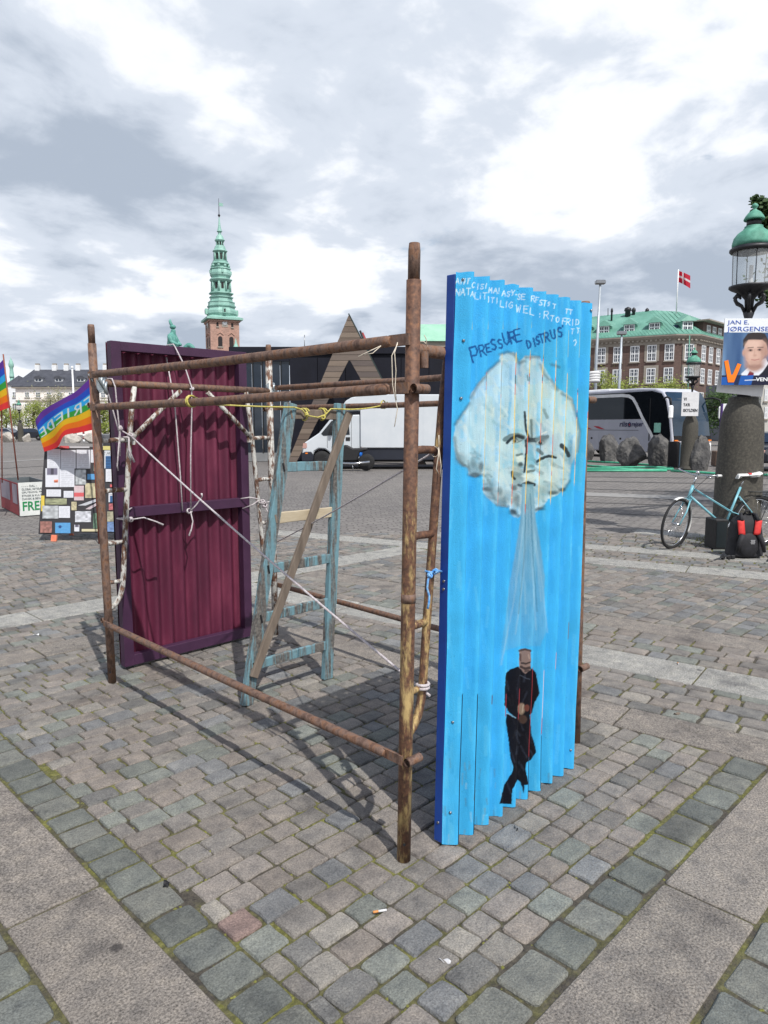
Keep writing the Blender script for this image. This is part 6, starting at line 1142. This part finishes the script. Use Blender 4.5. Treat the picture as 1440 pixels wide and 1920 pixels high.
for px_, py_, r_ in ((1177, 588, .35), (1188, 589, .2), (1213, 590, .2), (1147, 590, .12)): MB().lathe([(r_, -1), (r_, .3), (r_ * 1.4, .35), (r_ * 1.2, .7), (.02, .9)], 10, at(px_, py_, DBk + 8)).build('roof_vent', M_iron, bb_)
MB().tube([at(1140, 592, 96), at(1140, 578, 96)], .05, 5).build('antenna', M_iron, bb_)
fl_ = thing('national_flag', 'red flag with a white cross flying from a pole above the copper roof', 'flag', at(1268, 585, 97)); MB().tube([at(1268, 588, 97), at(1272, 505, 97)], .08, 6).build('pole', M_wwhite, fl_)
g = MB(); nx, ny = 40, 24
def fpos(a, b): x = 1272.3 + 22 * a; y_ = 508 + (1 - b) * 21 + 9 * a ** 1.3 + (3 * a * (1 - b)); return at(x, y_, 97 + .5 * math.sin(a * 7 + b))
g.grid(fpos, nx, ny, lambda a, b: S(226, 220, 224) if (.30 < a < .43 or .42 < b < .60) else S(196, 36, 60)); g.build('cloth', M_flag, fl_)
# street light masts
def mast(px_, y0, y1, D, label, dbl=False):
    b = G(px_ - 4, D); t = thing('light_mast', label, 'light mast', b, RZ, 'tall light masts'); top = at(px_, y0, D); MB().tube([b, b.lerp(top, .5), V((b.x, b.y, top.z))], [.13, .11, .08], 10).build('pole', mat('galvanised', S(168, 176, 184), 3, .45, metal=.3), t); MB().box(V((b.x, b.y, top.z + .15)), (.75, .45, .3), Matrix.Rotation(RZ, 3, 'Z'), ch=.06).build('lamp_head', M_steel, t)
mast(1120, 533, 725, 55, 'taller light mast rising above the copper roof just right of the blue panel'); mast(1163, 628, 715, 60, 'shorter light mast standing in front of the brick wall')
# ------------------------------------------------------------------ pale green roofed building far behind
gb = thing('green_roof_building', 'distant building with a pale green copper roof behind the front post', 'building', G(800, 130), RZ)
a, b = at(780, 640, 130), at(1000, 640, 130); MB().box(CF((a.dot(RGT) + b.dot(RGT)) / 2, 136, a.z / 2), ((b - a).dot(RGT), 12, a.z), rot).build('wall', M_stone, gb)
xa, xb, z0_, z1_ = a.dot(RGT), b.dot(RGT), a.z + .01, at(800, 608, 136).z
MB().add([CF(xa - .5, 129.5, z0_), CF(xb + .5, 129.5, z0_), CF(xb + .5, 142.5, z0_), CF(xa - .5, 142.5, z0_), CF(xa + .6, 136, z1_), CF(xb - .6, 136, z1_)], [(0, 1, 5, 4), (1, 2, 5), (2, 3, 4, 5), (3, 0, 4), (3, 2, 1, 0)]).build('roof', mat('pale_copper', [(.3, S(134, 182, 158)), (.7, S(158, 202, 178))], .4, .6), gb)
for i in range(9): x = xa + 2 + i * (xb - xa - 4) / 8.5; window(gb, CF(x, 129.98, a.z - 3.2), RGT, V((0, 0, 1)), 1.2, 2.0, -FH, 2, 2)
# ------------------------------------------------------------------ church tower
DC = 220.; M_tb = bmat('tower_brick', S(170, 132, 118), S(148, 114, 102), S(184, 160, 146), .5); M_sp = mat('spire_copper', [(.3, S(112, 154, 143)), (.55, S(140, 182, 170)), (.75, S(170, 204, 195))], .25, .6, .3, 3, bdist=.2)
cp = at(417, 640, DC + 5); ch = thing('church_tower', 'red brick church tower with clock and tall tiered green copper spire', 'church tower', (cp.x, cp.y, 0), RZ + R(23.5))
u1 = DC / FPX; hw = 26.4 * u1; Zc = lambda cy_: at(424, 350 + cy_ / 6, DC).z; zs = Zc(1490)
MB().box((0, 0, zs / 2), (2 * hw, 2 * hw, zs)).build('shaft', M_tb, ch, True); MB().box((0, 0, zs + .3), (2 * hw + 2.2, 2 * hw + 2.2, .6)).build('cornice', M_sp, ch, True); MB().box((0, 0, zs - .35), (2 * hw + .7, 2 * hw + .7, .5)).build('brick_band', M_tb, ch, True)
MB().add([(-hw - .9, -hw - .9, zs + .62), (hw + .9, -hw - .9, zs + .62), (hw + .9, hw + .9, zs + .62), (-hw - .9, hw + .9, zs + .62), (-hw * .8, -hw * .8, zs + 1.4), (hw * .8, -hw * .8, zs + 1.4), (hw * .8, hw * .8, zs + 1.4), (-hw * .8, hw * .8, zs + 1.4)], [(0, 1, 5, 4), (1, 2, 6, 5), (2, 3, 7, 6), (3, 0, 4, 7), (4, 5, 6, 7)]).build('skirt_roof', M_sp, ch, True)
k6 = u1 / 6
def face_window(par, fx_, z0_, w, h, side=0, arch=True):
    Rm = Matrix.Rotation(side * math.pi / 2, 3, 'Z'); pts = [(-w / 2, 0), (w / 2, 0), (w / 2, h * .72)] + [(w / 2 * math.cos(q), h * .72 + w / 2 * math.sin(q)) for q in np.linspace(.3, math.pi - .3, 6)] + [(-w / 2, h * .72)]
    o = MB().prism(pts, -hw - .03, -hw + .2, lambda p, q, t: Rm @ V((fx_ + p, t, z0_ + q))).build('opening', mat('opening_dark', S(34, 28, 30), 3, .8), par, True)
    MB().prism([(-w * .75, h * 1.02), (-w * .4, h * 1.12), (0, h * 1.24), (w * .4, h * 1.12), (w * .75, h * 1.02), (w * .75, h * 1.08), (0, h * 1.32), (-w * .75, h * 1.08)], -hw - .22, -hw + .1, lambda p, q, t: Rm @ V((fx_ + p, t, z0_ + q))).build('hood', M_tb, o, True)
    MB().box(Rm @ V((fx_, -hw - .1, z0_ - .2)), Rm @ V((w * 1.3, .3, .35)) if side % 2 == 0 else (.3, w * 1.3, .35)).build('sill', M_stone, o, True)
for side in range(4):
    for fx_ in (-.34 * hw, .44 * hw): face_window(ch, fx_, Zc(1795), 48 * k6, 120 * k6, side)
    for fx_ in (-.50 * hw, .52 * hw): face_window(ch, fx_, Zc(1570), 24 * k6, 44 * k6, side)
    Rm = Matrix.Rotation(side * math.pi / 2, 3, 'Z'); cz = Zc(1530); o = MB().prism([(-.9, -1.15), (.9, -1.15), (.9, 1.1), (-.9, 1.1)], -hw - .1, -hw + .1, lambda p, q, t: Rm @ V((p, t, cz + q))).build('clock', M_stone, ch, True)
    MB().lathe([(.01, 0), (.72, 0), (.72, .06), (.01, .06)], 20, M=Matrix.Rotation(R(90), 3, 'X')).xf(Matrix.Translation(Rm @ V((0, -hw - .12, cz))) @ Rm.to_4x4()).build('clock_face', M_wwhite, o, True)
    for q, l_ in ((2.2, .55), (.9, .4)): MB().beam(Rm @ V((0, -hw - .2, cz)), Rm @ V((l_ * math.cos(q), -hw - .2, cz + l_ * math.sin(q))), .04, .07).build('clock_hand', M_black, o, True)
def tier(nm, prof_, par=None, n=8): return MB().lathe([(r_ * k6, Zc(y_)) for y_, r_ in prof_], n, rot=math.pi / 8, smooth=False).build(nm, M_sp, par or ch, True)
t1 = tier('spire_bulb', [(1470, 165), (1455, 140), (1440, 155), (1410, 172), (1380, 170), (1350, 150), (1335, 148), (1330, 160), (1318, 163), (1312, 152)])
tier('gallery', [(1312, 150), (1280, 148), (1276, 154), (1270, 150), (1268, 128), (1225, 122), (1222, 136), (1212, 136), (1208, 120)]); tier('balustrade', [(1208, 112), (1200, 112), (1180, 112), (1178, 138), (1166, 138), (1160, 118)])
tl1 = tier('lantern', [(1160, 96), (1040, 92), (1038, 112), (1016, 128), (1008, 126), (1000, 105)]); t2_ = tier('spire_bulb', [(1000, 100), (985, 104), (965, 118), (940, 120), (910, 112), (895, 104), (893, 116), (880, 116), (876, 100)])
tier('ball_gallery', [(876, 78), (836, 74), (834, 100), (822, 100), (810, 84), (796, 86), (792, 76)]); tl2 = tier('lantern', [(792, 62), (700, 56), (698, 70), (684, 84), (676, 82), (664, 66), (640, 60), (622, 54), (618, 46)])
tl3 = tier('lantern', [(618, 34), (575, 32), (573, 46), (556, 58), (548, 54), (540, 46), (505, 34), (495, 26)]); tier('lantern', [(495, 18), (462, 17), (460, 26), (452, 32), (448, 26)]); tier('spire_tip', [(448, 25), (400, 15), (290, 4)], n=8)
for par, z0_, z1_, r_, w_ in ((tl1, 1120, 1050, 93, 26), (tl2, 780, 712, 60, 20), (tl3, 612, 580, 34, 14)):
    for k in range(8):
        q = (k + .0) * math.pi / 4; Rm = Matrix.Rotation(q, 3, 'Z'); ap = r_ * math.cos(math.pi / 8) * k6
        MB().box(Rm @ V((ap, 0, (Zc(z0_) + Zc(z1_)) / 2)), (.3, w_ * k6, abs(Zc(z1_) - Zc(z0_))), Rm).build('opening', MATS['opening_dark'], par, True)
        q2_ = q + math.pi / 8; e = V((math.cos(q2_), math.sin(q2_), 0)) * (r_ * 1.13 * k6); MB().tube([e + V((0, 0, Zc(z0_ + 30))), e * .97 + V((0, 0, Zc(z1_ - 8)))], 8 * k6 * (r_ / 93 + .3), 6).build('column', M_sp, par, True)
bg_ = [o for o in bpy.data.objects if o.name.startswith('ball_gallery')][0]
for k in range(8): q = math.pi / 4 * k + math.pi / 8; MB().ball((math.cos(q) * 92 * k6, math.sin(q) * 92 * k6, Zc(856)), 17 * k6, 8, 6).build('ball', M_sp, bg_, True)
for side in range(4): Rm = Matrix.Rotation(side * math.pi / 2, 3, 'Z'); MB().box(Rm @ V((0, -166 * k6, Zc(1385))), V((34 * k6, 34 * k6, 60 * k6)), Rm).build('dormer', M_sp, t1, True); MB().box(Rm @ V((0, -184 * k6, Zc(1388))), V((16 * k6, 4 * k6, 34 * k6)), Rm).build('opening', MATS['opening_dark'], t1, True); MB().box(Rm @ V((0, -112 * k6, Zc(925))), V((22 * k6, 20 * k6, 34 * k6)), Rm).build('dormer', M_sp, t2_, True)
fi = MB().tube([(0, 0, Zc(295)), (0, 0, Zc(190)), (0, 0, Zc(70))], [.12, .1, .05], 6).build('finial', M_iron, ch, True); MB().ball((0, 0, Zc(268)), 14 * k6, 10, 8).build('finial_ball', M_iron, fi, True); MB().prism([(0, -20), (52, -14), (40, 0), (52, 14), (0, 20)], -.05, .05, lambda p, q, t: V((p * k6, t, Zc(140) + q * k6))).build('weather_vane', M_sp, fi, True)
tt = thing('corner_turret', 'small pale green turret cap peeping over the maroon panel by the tower', 'turret', G(446, 200), RZ); b = at(446, 672, 200); MB().lathe([(.75, 0), (.75, b.z)], 8, G(446, 200)).build('shaft', M_stone, tt); MB().lathe([(.9, b.z), (.7, b.z + .6), (.7, b.z + 1.6), (1.1, b.z + 1.8), (.9, b.z + 2.6), (.3, b.z + 4.2), (.05, b.z + 5.4)], 8, G(446, 200)).build('cap', M_sp, tt)
# ------------------------------------------------------------------ equestrian statue
DS = 62.; s0 = at(324, 648, DS); zb_ = s0.z - 1.0; st_t = thing('equestrian_statue', 'green bronze rider on horseback showing above the maroon panel', 'statue', (s0.x, s0.y, 0), RZ + R(-18)); M_brz = mat('green_bronze', [(.3, S(52, 110, 102)), (.55, S(88, 148, 138)), (.75, S(124, 180, 168))], 2.2, .6, .3, 10, bdist=.03)
def skinmesh(nm, pts, edges, rad, m_, par, root=0):
    me = bpy.data.meshes.new(nm); me.from_pydata(pts, edges, []); o = bpy.data.objects.new(nm, me); COL.objects.link(o); o.parent = par; md = o.modifiers.new('skin', 'SKIN'); md.use_smooth_shade = True
    for v, r_ in zip(me.skin_vertices[0].data, rad): v.radius = (r_, r_) if not isinstance(r_, tuple) else r_; v.use_root = False
    me.skin_vertices[0].data[root].use_root = True; s_ = o.modifiers.new('sub', 'SUBSURF'); s_.levels = 2; s_.render_levels = 2; me.materials.append(m_); return o
z = zb_
rid = skinmesh('rider', [(0, 0, z + .55), (0, 0, z + 1.1), (.02, 0, z + 1.75), (.06, 0, z + 2.05), (.14, 0, z + 2.4), (-.04, -.42, z + 1.68), (.30, -.50, z + 1.2), (.88, -.40, z + .98), (-.04, .42, z + 1.68), (.28, .5, z + 1.15), (.7, .2, z + 1.05), (.25, -.5, z + .3), (.2, -.62, z - .55), (.38, -.62, z - .75), (.25, .5, z + .3), (.2, .62, z - .55), (.38, .62, z - .75)],
               [(0, 1), (1, 2), (2, 3), (3, 4), (2, 5), (5, 6), (6, 7), (2, 8), (8, 9), (9, 10), (0, 11), (11, 12), (12, 13), (0, 14), (14, 15), (15, 16)], [.46, .46, .44, .18, .27, .25, .19, .11, .25, .19, .11, .22, .15, .1, .22, .15, .1], M_brz, st_t)
MB().ball((.06, 0, z + 2.55), .27, 14, 9, sc=(1, .9, .75)).build('helmet', M_brz, rid, True); MB().tube([(.0, 0, z + 2.6), (-.12, 0, z + 2.85), (-.2, 0, z + 3.05), (-.16, 0, z + 3.2)], [.12, .14, .12, .05], 8).build('plume', M_brz, rid, True)
MB().grid(lambda a, b: V((-.15 - .55 * (1 - b) * math.sin(a * math.pi) - .1, (a - .5) * (1.0 - .3 * b), z + .3 + 1.6 * b)), 12, 8).build('cloak', M_brz, rid, True).modifiers.new('s', 'SOLIDIFY').thickness = .06
hs = skinmesh('horse', [(0, 0, z), (.8, 0, z + .05), (-.9, 0, z + .05), (1.25, 0, z + .6), (1.55, 0, z + 1.05), (1.95, 0, z + .8), (2.15, 0, z + .6), (.85, -.3, z - .8), (.9, -.3, z - 1.9), (.85, .3, z - .7), (1.2, .3, z - 1.3), (-.95, -.3, z - .8), (-1.1, -.3, z - 1.9), (-.95, .3, z - .8), (-1.05, .3, z - 1.9), (-1.35, 0, z - .1), (-1.6, 0, z - 1.1)],
              [(0, 1), (0, 2), (1, 3), (3, 4), (4, 5), (5, 6), (1, 7), (7, 8), (1, 9), (9, 10), (2, 11), (11, 12), (2, 13), (13, 14), (2, 15), (15, 16)], [.5, .5, .52, .32, .24, .18, .12, .2, .1, .2, .1, .24, .1, .24, .1, .16, .1], M_brz, st_t)
MB().box((0, 0, (z - 2.0) / 2), (3.6, 1.9, z - 2.0), ch=.1).build('pedestal', M_stone, st_t, True); MB().box((0, 0, z - 2.05), (4.0, 2.3, .3), ch=.05).build('pedestal_cap', M_stone, st_t, True); MB().box((0, 0, .3), (4.4, 2.7, .6), ch=.05).build('pedestal_step', M_stone, st_t, True)
# ------------------------------------------------------------------ pale house at the left
DH = 140.; M_cream = mat('pale_plaster', [(.3, S(232, 222, 216)), (.7, S(246, 240, 234))], .4, .85); M_slate = mat('dark_tile', [(.3, S(56, 58, 66)), (.7, S(78, 80, 88))], 1.2, .7, .3, 6)
hh = thing('pale_house', 'pale plastered house with a dark hipped roof, dormers and white chimneys', 'house', G(100, DH), RZ)
xa, xb = at(33, 800, DH).dot(RGT), at(262, 800, DH).dot(RGT); ze = at(100, 728, DH).z; zr_ = at(100, 693, DH + 6).z
MB().box(CF((xa + xb) / 2, DH + 7, ze / 2), (xb - xa, 14, ze), rot).build('wall', M_cream, hh); MB().box(CF((xa + xb) / 2, DH + 7, ze + .12), (xb - xa + 1, 15, .3), rot).build('cornice', M_stone, hh); MB().box(CF((xa + xb) / 2, DH - .03, at(100, 752, DH).z), (xb - xa + .05, .1, .35), rot).build('string_course', M_stone, hh)
rfh = MB().add([CF(xa - .6, DH - .6, ze + .3), CF(xb + .6, DH - .6, ze + .3), CF(xb + .6, DH + 14.6, ze + .3), CF(xa - .6, DH + 14.6, ze + .3), CF(at(64, 700, DH + 6).dot(RGT), DH + 6, zr_), CF(xb - 3, DH + 6, zr_)], [(0, 1, 5, 4), (1, 2, 5), (2, 3, 4, 5), (3, 0, 4), (3, 2, 1, 0)]).build('roof', M_slate, hh)
for px_ in (71, 103, 125, 147, 198): a = at(px_, 693, DH + 6); c = MB().box(CF(a.dot(RGT), DH + 6, zr_ + .3), (.9, .8, 1.2), rot).build('chimney', M_wwhite, rfh); MB().box(CF(a.dot(RGT), DH + 6, zr_ + 1.05), (.7, .6, .3), rot).build('chimney_cap', M_stone, rfh)
for px_ in (72.5, 110.5, 152, 205):
    a = at(px_, 722, DH + 1.4); x = a.dot(RGT); d = MB().box(CF(x, DH + 2.6, a.z + .55), (1.5, 2.4, 1.5), rot).build('dormer', M_wwhite, hh); pts = [(.86 * math.cos(q), .2 + .55 * math.sin(q)) for q in np.linspace(0, math.pi, 9)]; MB().prism(pts + [(-.8, -.0), (.8, -.0)][::-1][:0], DH + 1.2, DH + 3.8, lambda p, q, t: CF(x + p, t, a.z + 1.05 + q)).build('dormer_roof', M_slate, d)
    MB().box(CF(x, DH + 1.37, a.z + .6), (1.1, .06, 1.15), rot).build('pane', M_wg, d); MB().box(CF(x, DH + 1.33, a.z + .6), (.08, .05, 1.15), rot).build('glazing_bar', M_wwhite, d); MB().box(CF(x, DH + 1.335, a.z + .7), (1.1, .05, .08), rot).build('glazing_bar', M_wwhite, d)
for px_ in (51, 71.5, 92, 112.5, 133, 153, 173, 193.5, 205, 218):
    for y0, y1 in ((735.5, 745), (757, 771), (782, 797)): a, b = at(px_ - 4, y1, DH), at(px_ + 4, y0, DH); window(hh, CF(a.dot(RGT), DH - .02, a.z), RGT, V((0, 0, 1)), (b - a).dot(RGT), b.z - a.z, -FH, 2, 3)
wg = thing('wing_house', 'narrow grey white house with a gable beside the pale house', 'house', G(26, 150), RZ); xa, xb = at(17, 800, 150).dot(RGT), at(37, 800, 150).dot(RGT); z_ = at(26, 722, 150).z
MB().box(CF((xa + xb) / 2, 156, z_ / 2), (xb - xa, 12, z_), rot).build('wall', M_wwhite, wg); MB().add([CF(xa - .3, 149.7, z_), CF(xb + .3, 149.7, z_), CF((xa + xb) / 2, 153, z_ + 2.2), CF(xa - .3, 162, z_), CF(xb + .3, 162, z_)], [(0, 1, 2), (0, 2, 3), (1, 4, 2), (3, 2, 4)]).build('roof', M_slate, wg)
for y0, y1 in ((735, 745), (756, 770), (780, 795)): a, b = at(24, y1, 150), at(31, y0, 150); window(wg, CF(a.dot(RGT), 149.98, a.z), RGT, V((0, 0, 1)), (b - a).dot(RGT), b.z - a.z, -FH, 2, 3)
ts = thing('distant_turret', 'slender pale green turret above the narrow house at far left', 'turret', G(27, 175), RZ); z_ = lambda y_: at(27, y_, 175).z; k = 175 / FPX; MB().lathe([(3.6 * k, 0), (3.6 * k, z_(708))], 8, G(28, 175)).build('shaft', M_sp, ts); MB().lathe([(4.6 * k, z_(708)), (4.2 * k, z_(705)), (3.2 * k, z_(694)), (3.2 * k, z_(690)), (4.6 * k, z_(687)), (4.8 * k, z_(683)), (3. * k, z_(677)), (.6 * k, z_(672)), (.2 * k, z_(668))], 8, G(28, 175)).build('cap', M_sp, ts)
fp2 = thing('flagpole', 'white bare flagpole standing in front of the pale house', 'flagpole', G(139, 100), RZ); b = G(141, 100); MB().tube([b, V((b.x, b.y, at(131, 691, 100).z))], [.17, .11], 8).build('pole', M_wwhite, fp2); MB().ball(V((b.x, b.y, at(131, 689, 100).z)), .2, 8, 6).build('finial', M_wwhite, fp2)
# ------------------------------------------------------------------ trees
def leafmat(nm, a, b):
    m = mat(nm, [(.3, a), (.7, b)], 2.5, .75); nt = m.node_tree; bs = nt.nodes['Principled BSDF']; t = node(nt, 'ShaderNodeBsdfTranslucent'); nt.links.new(bs.inputs['Base Color'].links[0].from_socket, t.inputs[0]); x = node(nt, 'ShaderNodeMixShader'); x.inputs[0].default_value = .3; o = nt.nodes['Material Output']; nt.links.new(bs.outputs[0], x.inputs[1]); nt.links.new(t.outputs[0], x.inputs[2]); nt.links.new(x.outputs[0], o.inputs[0]); return m
M_l1 = leafmat('spring_leaves', S(110, 124, 52), S(158, 168, 84)); M_l2 = leafmat('dark_leaves', S(46, 66, 36), S(84, 112, 58)); M_l3 = leafmat('grey_leaves', S(132, 132, 100), S(164, 162, 128)); M_bark = mat('bark', [(.3, S(60, 50, 42)), (.7, S(96, 84, 72))], 8, .9, .5, 20)
def tree(label, base, h, trunk, cr, rad, n, lf, ml, grp, clumps=40, seed=0, name='tree'):
    r_ = random.Random(seed); t = thing(name, label, 'tree', base, 0, grp); base = V(base); top = base + V((r_.gauss(0, .1), r_.gauss(0, .1), h * .8))
    tb = MB().tube([base, base.lerp(top, .5) + V((r_.gauss(0, .03 * h), 0, 0)), top], [trunk, trunk * .7, trunk * .2], 8).build('trunk', M_bark, t); g = MB(); br = MB()
    for c in range(clumps):
        while True:
            d = V((r_.uniform(-1, 1), r_.uniform(-1, 1), r_.uniform(-1, 1)))
            if .2 < d.length < 1: break
        cc = V(cr) + V((d.x * rad[0], d.y * rad[0], d.z * rad[1])); s_ = rad[0] * r_.uniform(.14, .28); br.tube([base.lerp(top, r_.uniform(.5, .95)), cc], [trunk * .22, trunk * .05], 5)
        for i in range(n // clumps):
            p = cc + V((r_.gauss(0, s_), r_.gauss(0, s_), r_.gauss(0, s_ * .8))); a = V((r_.gauss(0, 1), r_.gauss(0, 1), r_.gauss(0, 1))).normalized(); b = a.orthogonal().normalized() * lf * r_.uniform(.6, 1.2); a = a * lf * r_.uniform(.8, 1.5); g.add([p - a, p + b * .5, p + a, p - b * .5], [(0, 1, 2, 3)])
    br.build('branches', M_bark, t); g.build('crown', ml, t); return t
for i, (px_, yb_, yt, D, rx, ml, l_) in enumerate(((63, 822, 750, 105, 2.0, M_l1, 'young yellow green tree right of the small far lamp'), (96, 821, 728, 110, 2.6, M_l3, 'sparse greyish tree before the pale house above the flag'), (10, 822, 762, 105, 2.2, M_l1, 'yellow green tree at the left picture edge'), (196, 822, 755, 105, 1.8, M_l1, 'small green tree seen between the scaffold post and the rope'))):
    zt_ = at(px_, yt, D).z; tree(l_, G(px_, D), zt_, .14, G(px_, D) + V((0, 0, zt_ * .62)), (rx * 1.15, zt_ * .36), 2400, .14, ml, 'young trees before the pale house', 30, i)
for i, (px_, yt, D, rx, l_) in enumerate(((1147, 697, 72, 2.6, 'green tree top behind the coach left of the shorter light mast'), (1243, 704, 72, 2.6, 'green tree top behind the coach in front of the brick wall'), (1352, 735, 60, 2.0, 'dark green tree right of the coach behind the near lamp'))):
    zt_ = at(px_, yt, D).z; tree(l_, G(px_, D), zt_, .16, G(px_, D) + V((0, 0, zt_ * .66)), (rx, zt_ * .33), 3000, .13, M_l2 if i == 2 else M_l1, 'trees behind the coach', 30, 20 + i)
tb_ = G(1830, 12.5); tree('large leafy tree whose branch tips enter at the upper right edge', tb_, 6.2, .18, V((tb_.x, tb_.y, 0)) + V((0, 0, 4.9)), (2.2, 1.9), 16000, .06, M_l2, None, 90, 5)
# branch tips that reach into the picture belong to that tree
tr_ = [o for o in bpy.data.objects if o.get('label', '').startswith('large leafy')][0]; r_ = random.Random(3); g = MB(); br = MB()
for px_, py_, s_, n in ((1424, 380, .05, 120), (1436, 395, .06, 240), (1432, 415, .05, 160), (1440, 440, .05, 160), (1455, 425, .10, 320), (1414, 372, .03, 50), (1420, 395, .03, 40), (1442, 555, .05, 140), (1460, 550, .12, 300), (1490, 420, .2, 700), (1500, 520, .25, 800)):
    c = at(px_, py_, 10.8); br.tube([at(1640, 440, 11.9), at(1510, (py_ + 430) / 2, 11.1), c], [.03, .018, .006], 6)
    for i in range(n): p = c + V((r_.gauss(0, s_), r_.gauss(0, s_), r_.gauss(0, s_ * .7))); a = V((r_.gauss(0, 1), r_.gauss(0, 1), r_.gauss(0, .6))).normalized(); b = a.orthogonal().normalized() * .03; a = a * .04; g.add([p - a, p + b, p + a, p - b], [(0, 1, 2, 3)])
br.build('branches', M_bark, tr_); g.build('leaf_sprays', M_l2, tr_)
# ------------------------------------------------------------------ right edge: grey building, totem, car; far left car and posts
gy = thing('grey_building', 'pale grey modern facade with narrow windows at the right edge', 'building', G(1440, 75), RZ); xa, xb = at(1424, 800, 75).dot(RGT), at(1560, 800, 75).dot(RGT); z_ = at(1440, 700, 75).z; M_gy = mat('grey_facade', S(186, 184, 178), .4, .85); M_gy2 = mat('grey_facade_dark', S(120, 122, 128), .4, .85)
MB().box(CF((xa + xb) / 2, 80, z_ / 2), (xb - xa, 10, z_), rot).build('wall', M_gy, gy); xc = at(1396, 800, 80).dot(RGT); MB().box(CF((xc + xa) / 2, 83, z_ / 2 - .3), (xa - xc - .02, 10, z_ - .6), rot).build('side_wall', M_gy2, gy)
for i, px_ in enumerate((1436, 1452, 1468)):
    for y0, y1 in ((729, 752), (763, 785)): a, b = at(px_ - 3.5, y1, 75), at(px_ + 3.5, y0, 75); window(gy, CF(a.dot(RGT), 74.98, a.z), RGT, V((0, 0, 1)), (b - a).dot(RGT), b.z - a.z, -FH, 2, 2)
to_ = thing('info_totem', 'slim white and purple information totem with a green foot beside the coach', 'sign', G(1358, 32), RZ); a, b = at(1351, 826, 32), at(1366, 757, 32); x = (a.dot(RGT) + b.dot(RGT)) / 2; w = (b - a).dot(RGT)
MB().box(CF(x, 32, b.z / 2 + .1), (w, .12, b.z - .2), rot).build('panel', M_wwhite, to_); MB().box(CF(x - w / 2 - .03, 32, b.z / 2 + .1), (.06, .14, b.z - .2), rot).build('edge', mat('totem_purple', S(70, 40, 110), 4, .5), to_); MB().box(CF(x + .01, 31.93, a.z + .25), (w - .02, .02, .5), rot).build('green_band', mat('totem_green', S(100, 170, 40), 4, .5), to_); MB().box(CF(x, 32, .1), (w + .3, .4, .2), rot).build('foot', M_stone, to_)
for i in range(3): MB().box(CF(x + .02, 31.93, b.z - .3 - .12 * i), (w * .5, .012, .05), rot).build('print', M_ink, to_)
put(MB().box(CF(at(1349, 840, 29).dot(RGT), 29, .32), (.45, .45, .62), rot, ch=.03).build('planter_box', mat('planter_brown', S(112, 92, 80), 6, .8)), 'small brown box standing on the square beside the coach bumper', 'box')
def car(label, p, rz, paint, grp):
    t = thing('parked_car', label, 'car', p, rz, grp)
    MB().prism([(-2.05, .30), (-2.1, .62), (-1.95, .86), (-1.2, .95), (-.45, 1.40), (.75, 1.42), (1.45, .98), (1.98, .9), (2.1, .62), (2.05, .30)], -.85, .85, XZ(0)).build('body', paint, t, True).modifiers.new('b', 'BEVEL').width = .08
    for y_ in (-.852, .84): MB().prism([(-1.05, .97), (-.42, 1.33), (.70, 1.35), (1.25, .99)], y_, y_ + .012, XZ(0)).build('side_window', M_wg, t, True)
    MB().box((-.83, 0, 1.19), (.02, 1.4, .62), Matrix.Rotation(R(59), 3, 'Y')).build('windscreen', M_wg, t, True); MB().box((1.12, 0, 1.22), (.02, 1.4, .6), Matrix.Rotation(R(-57), 3, 'Y')).build('rear_window', M_wg, t, True)
    for x in (-1.3, 1.3):
        for y_ in (-.76, .76): w = MB().lathe([(.18, -.09), (.30, -.09), (.32, 0), (.30, .09), (.18, .09)], 18, M=Matrix.Rotation(R(90), 3, 'X')); w.xf(Matrix.Translation((x, y_, .32))); wo_ = w.build('wheel', M_rubber, t, True); MB().lathe([(.02, -.1), (.19, -.08), (.19, .08), (.02, .1)], 14, M=Matrix.Rotation(R(90), 3, 'X')).xf(Matrix.Translation((x, y_, .32))).build('rim', M_hub, wo_, True)
    for y_ in (-.6, .6): MB().box((-2.03, y_, .70), (.08, .34, .14), ch=.02).build('headlight', M_lens, t, True)
M_carb = mat('car_dark', S(30, 34, 44), 2, .25)
car('dark car parked by the boulders before the pale house', G(53, 84), RZ + .15, M_carb, 'parked cars'); car('dark car cut off by the right picture edge behind the near lamp', CF(at(1462, 830, 27).dot(RGT), 27), RZ + .5, M_carb, 'parked cars'); car('grey car beyond the boulders at the left edge', G(8, 92), RZ, mat('car_grey', S(120, 126, 132), 2, .3), 'parked cars')
pl_ = thing('plant_pot', 'dark round plant pot with clipped shrub seen beside the left scaffold post', 'plant pot', G(200, 60), 0); MB().lathe([(.35, 0), (.48, .9), (.5, .95), (.45, 1.0)], 14, G(200, 60)).build('pot', M_gy2, pl_)
g = MB(); r_ = random.Random(8); c = G(200, 60) + V((0, 0, 1.5))
for i in range(700): d = V((r_.gauss(0, 1), r_.gauss(0, 1), r_.gauss(0, 1))).normalized() * r_.uniform(.3, .62); a = V((r_.gauss(0, 1), r_.gauss(0, 1), r_.gauss(0, 1))).normalized() * .07; b = a.orthogonal().normalized() * .05; g.add([c + d - a, c + d + b, c + d + a, c + d - b], [(0, 1, 2, 3)])
g.build('shrub', M_l1, pl_)
for i, px_ in enumerate((124, 138, 156)):
    b = G(px_, 74); t = thing('barrier_post', ('leftmost', 'middle', 'rightmost')[i] + ' of three red and white barrier posts behind the rainbow flag', 'post', b, 0, 'red and white barrier posts')
    for k in range(4): MB().lathe([(.10, k * .28), (.10, k * .28 + .278)], 10, b).build('band', M_sred2 if k % 2 else M_wwhite, t)
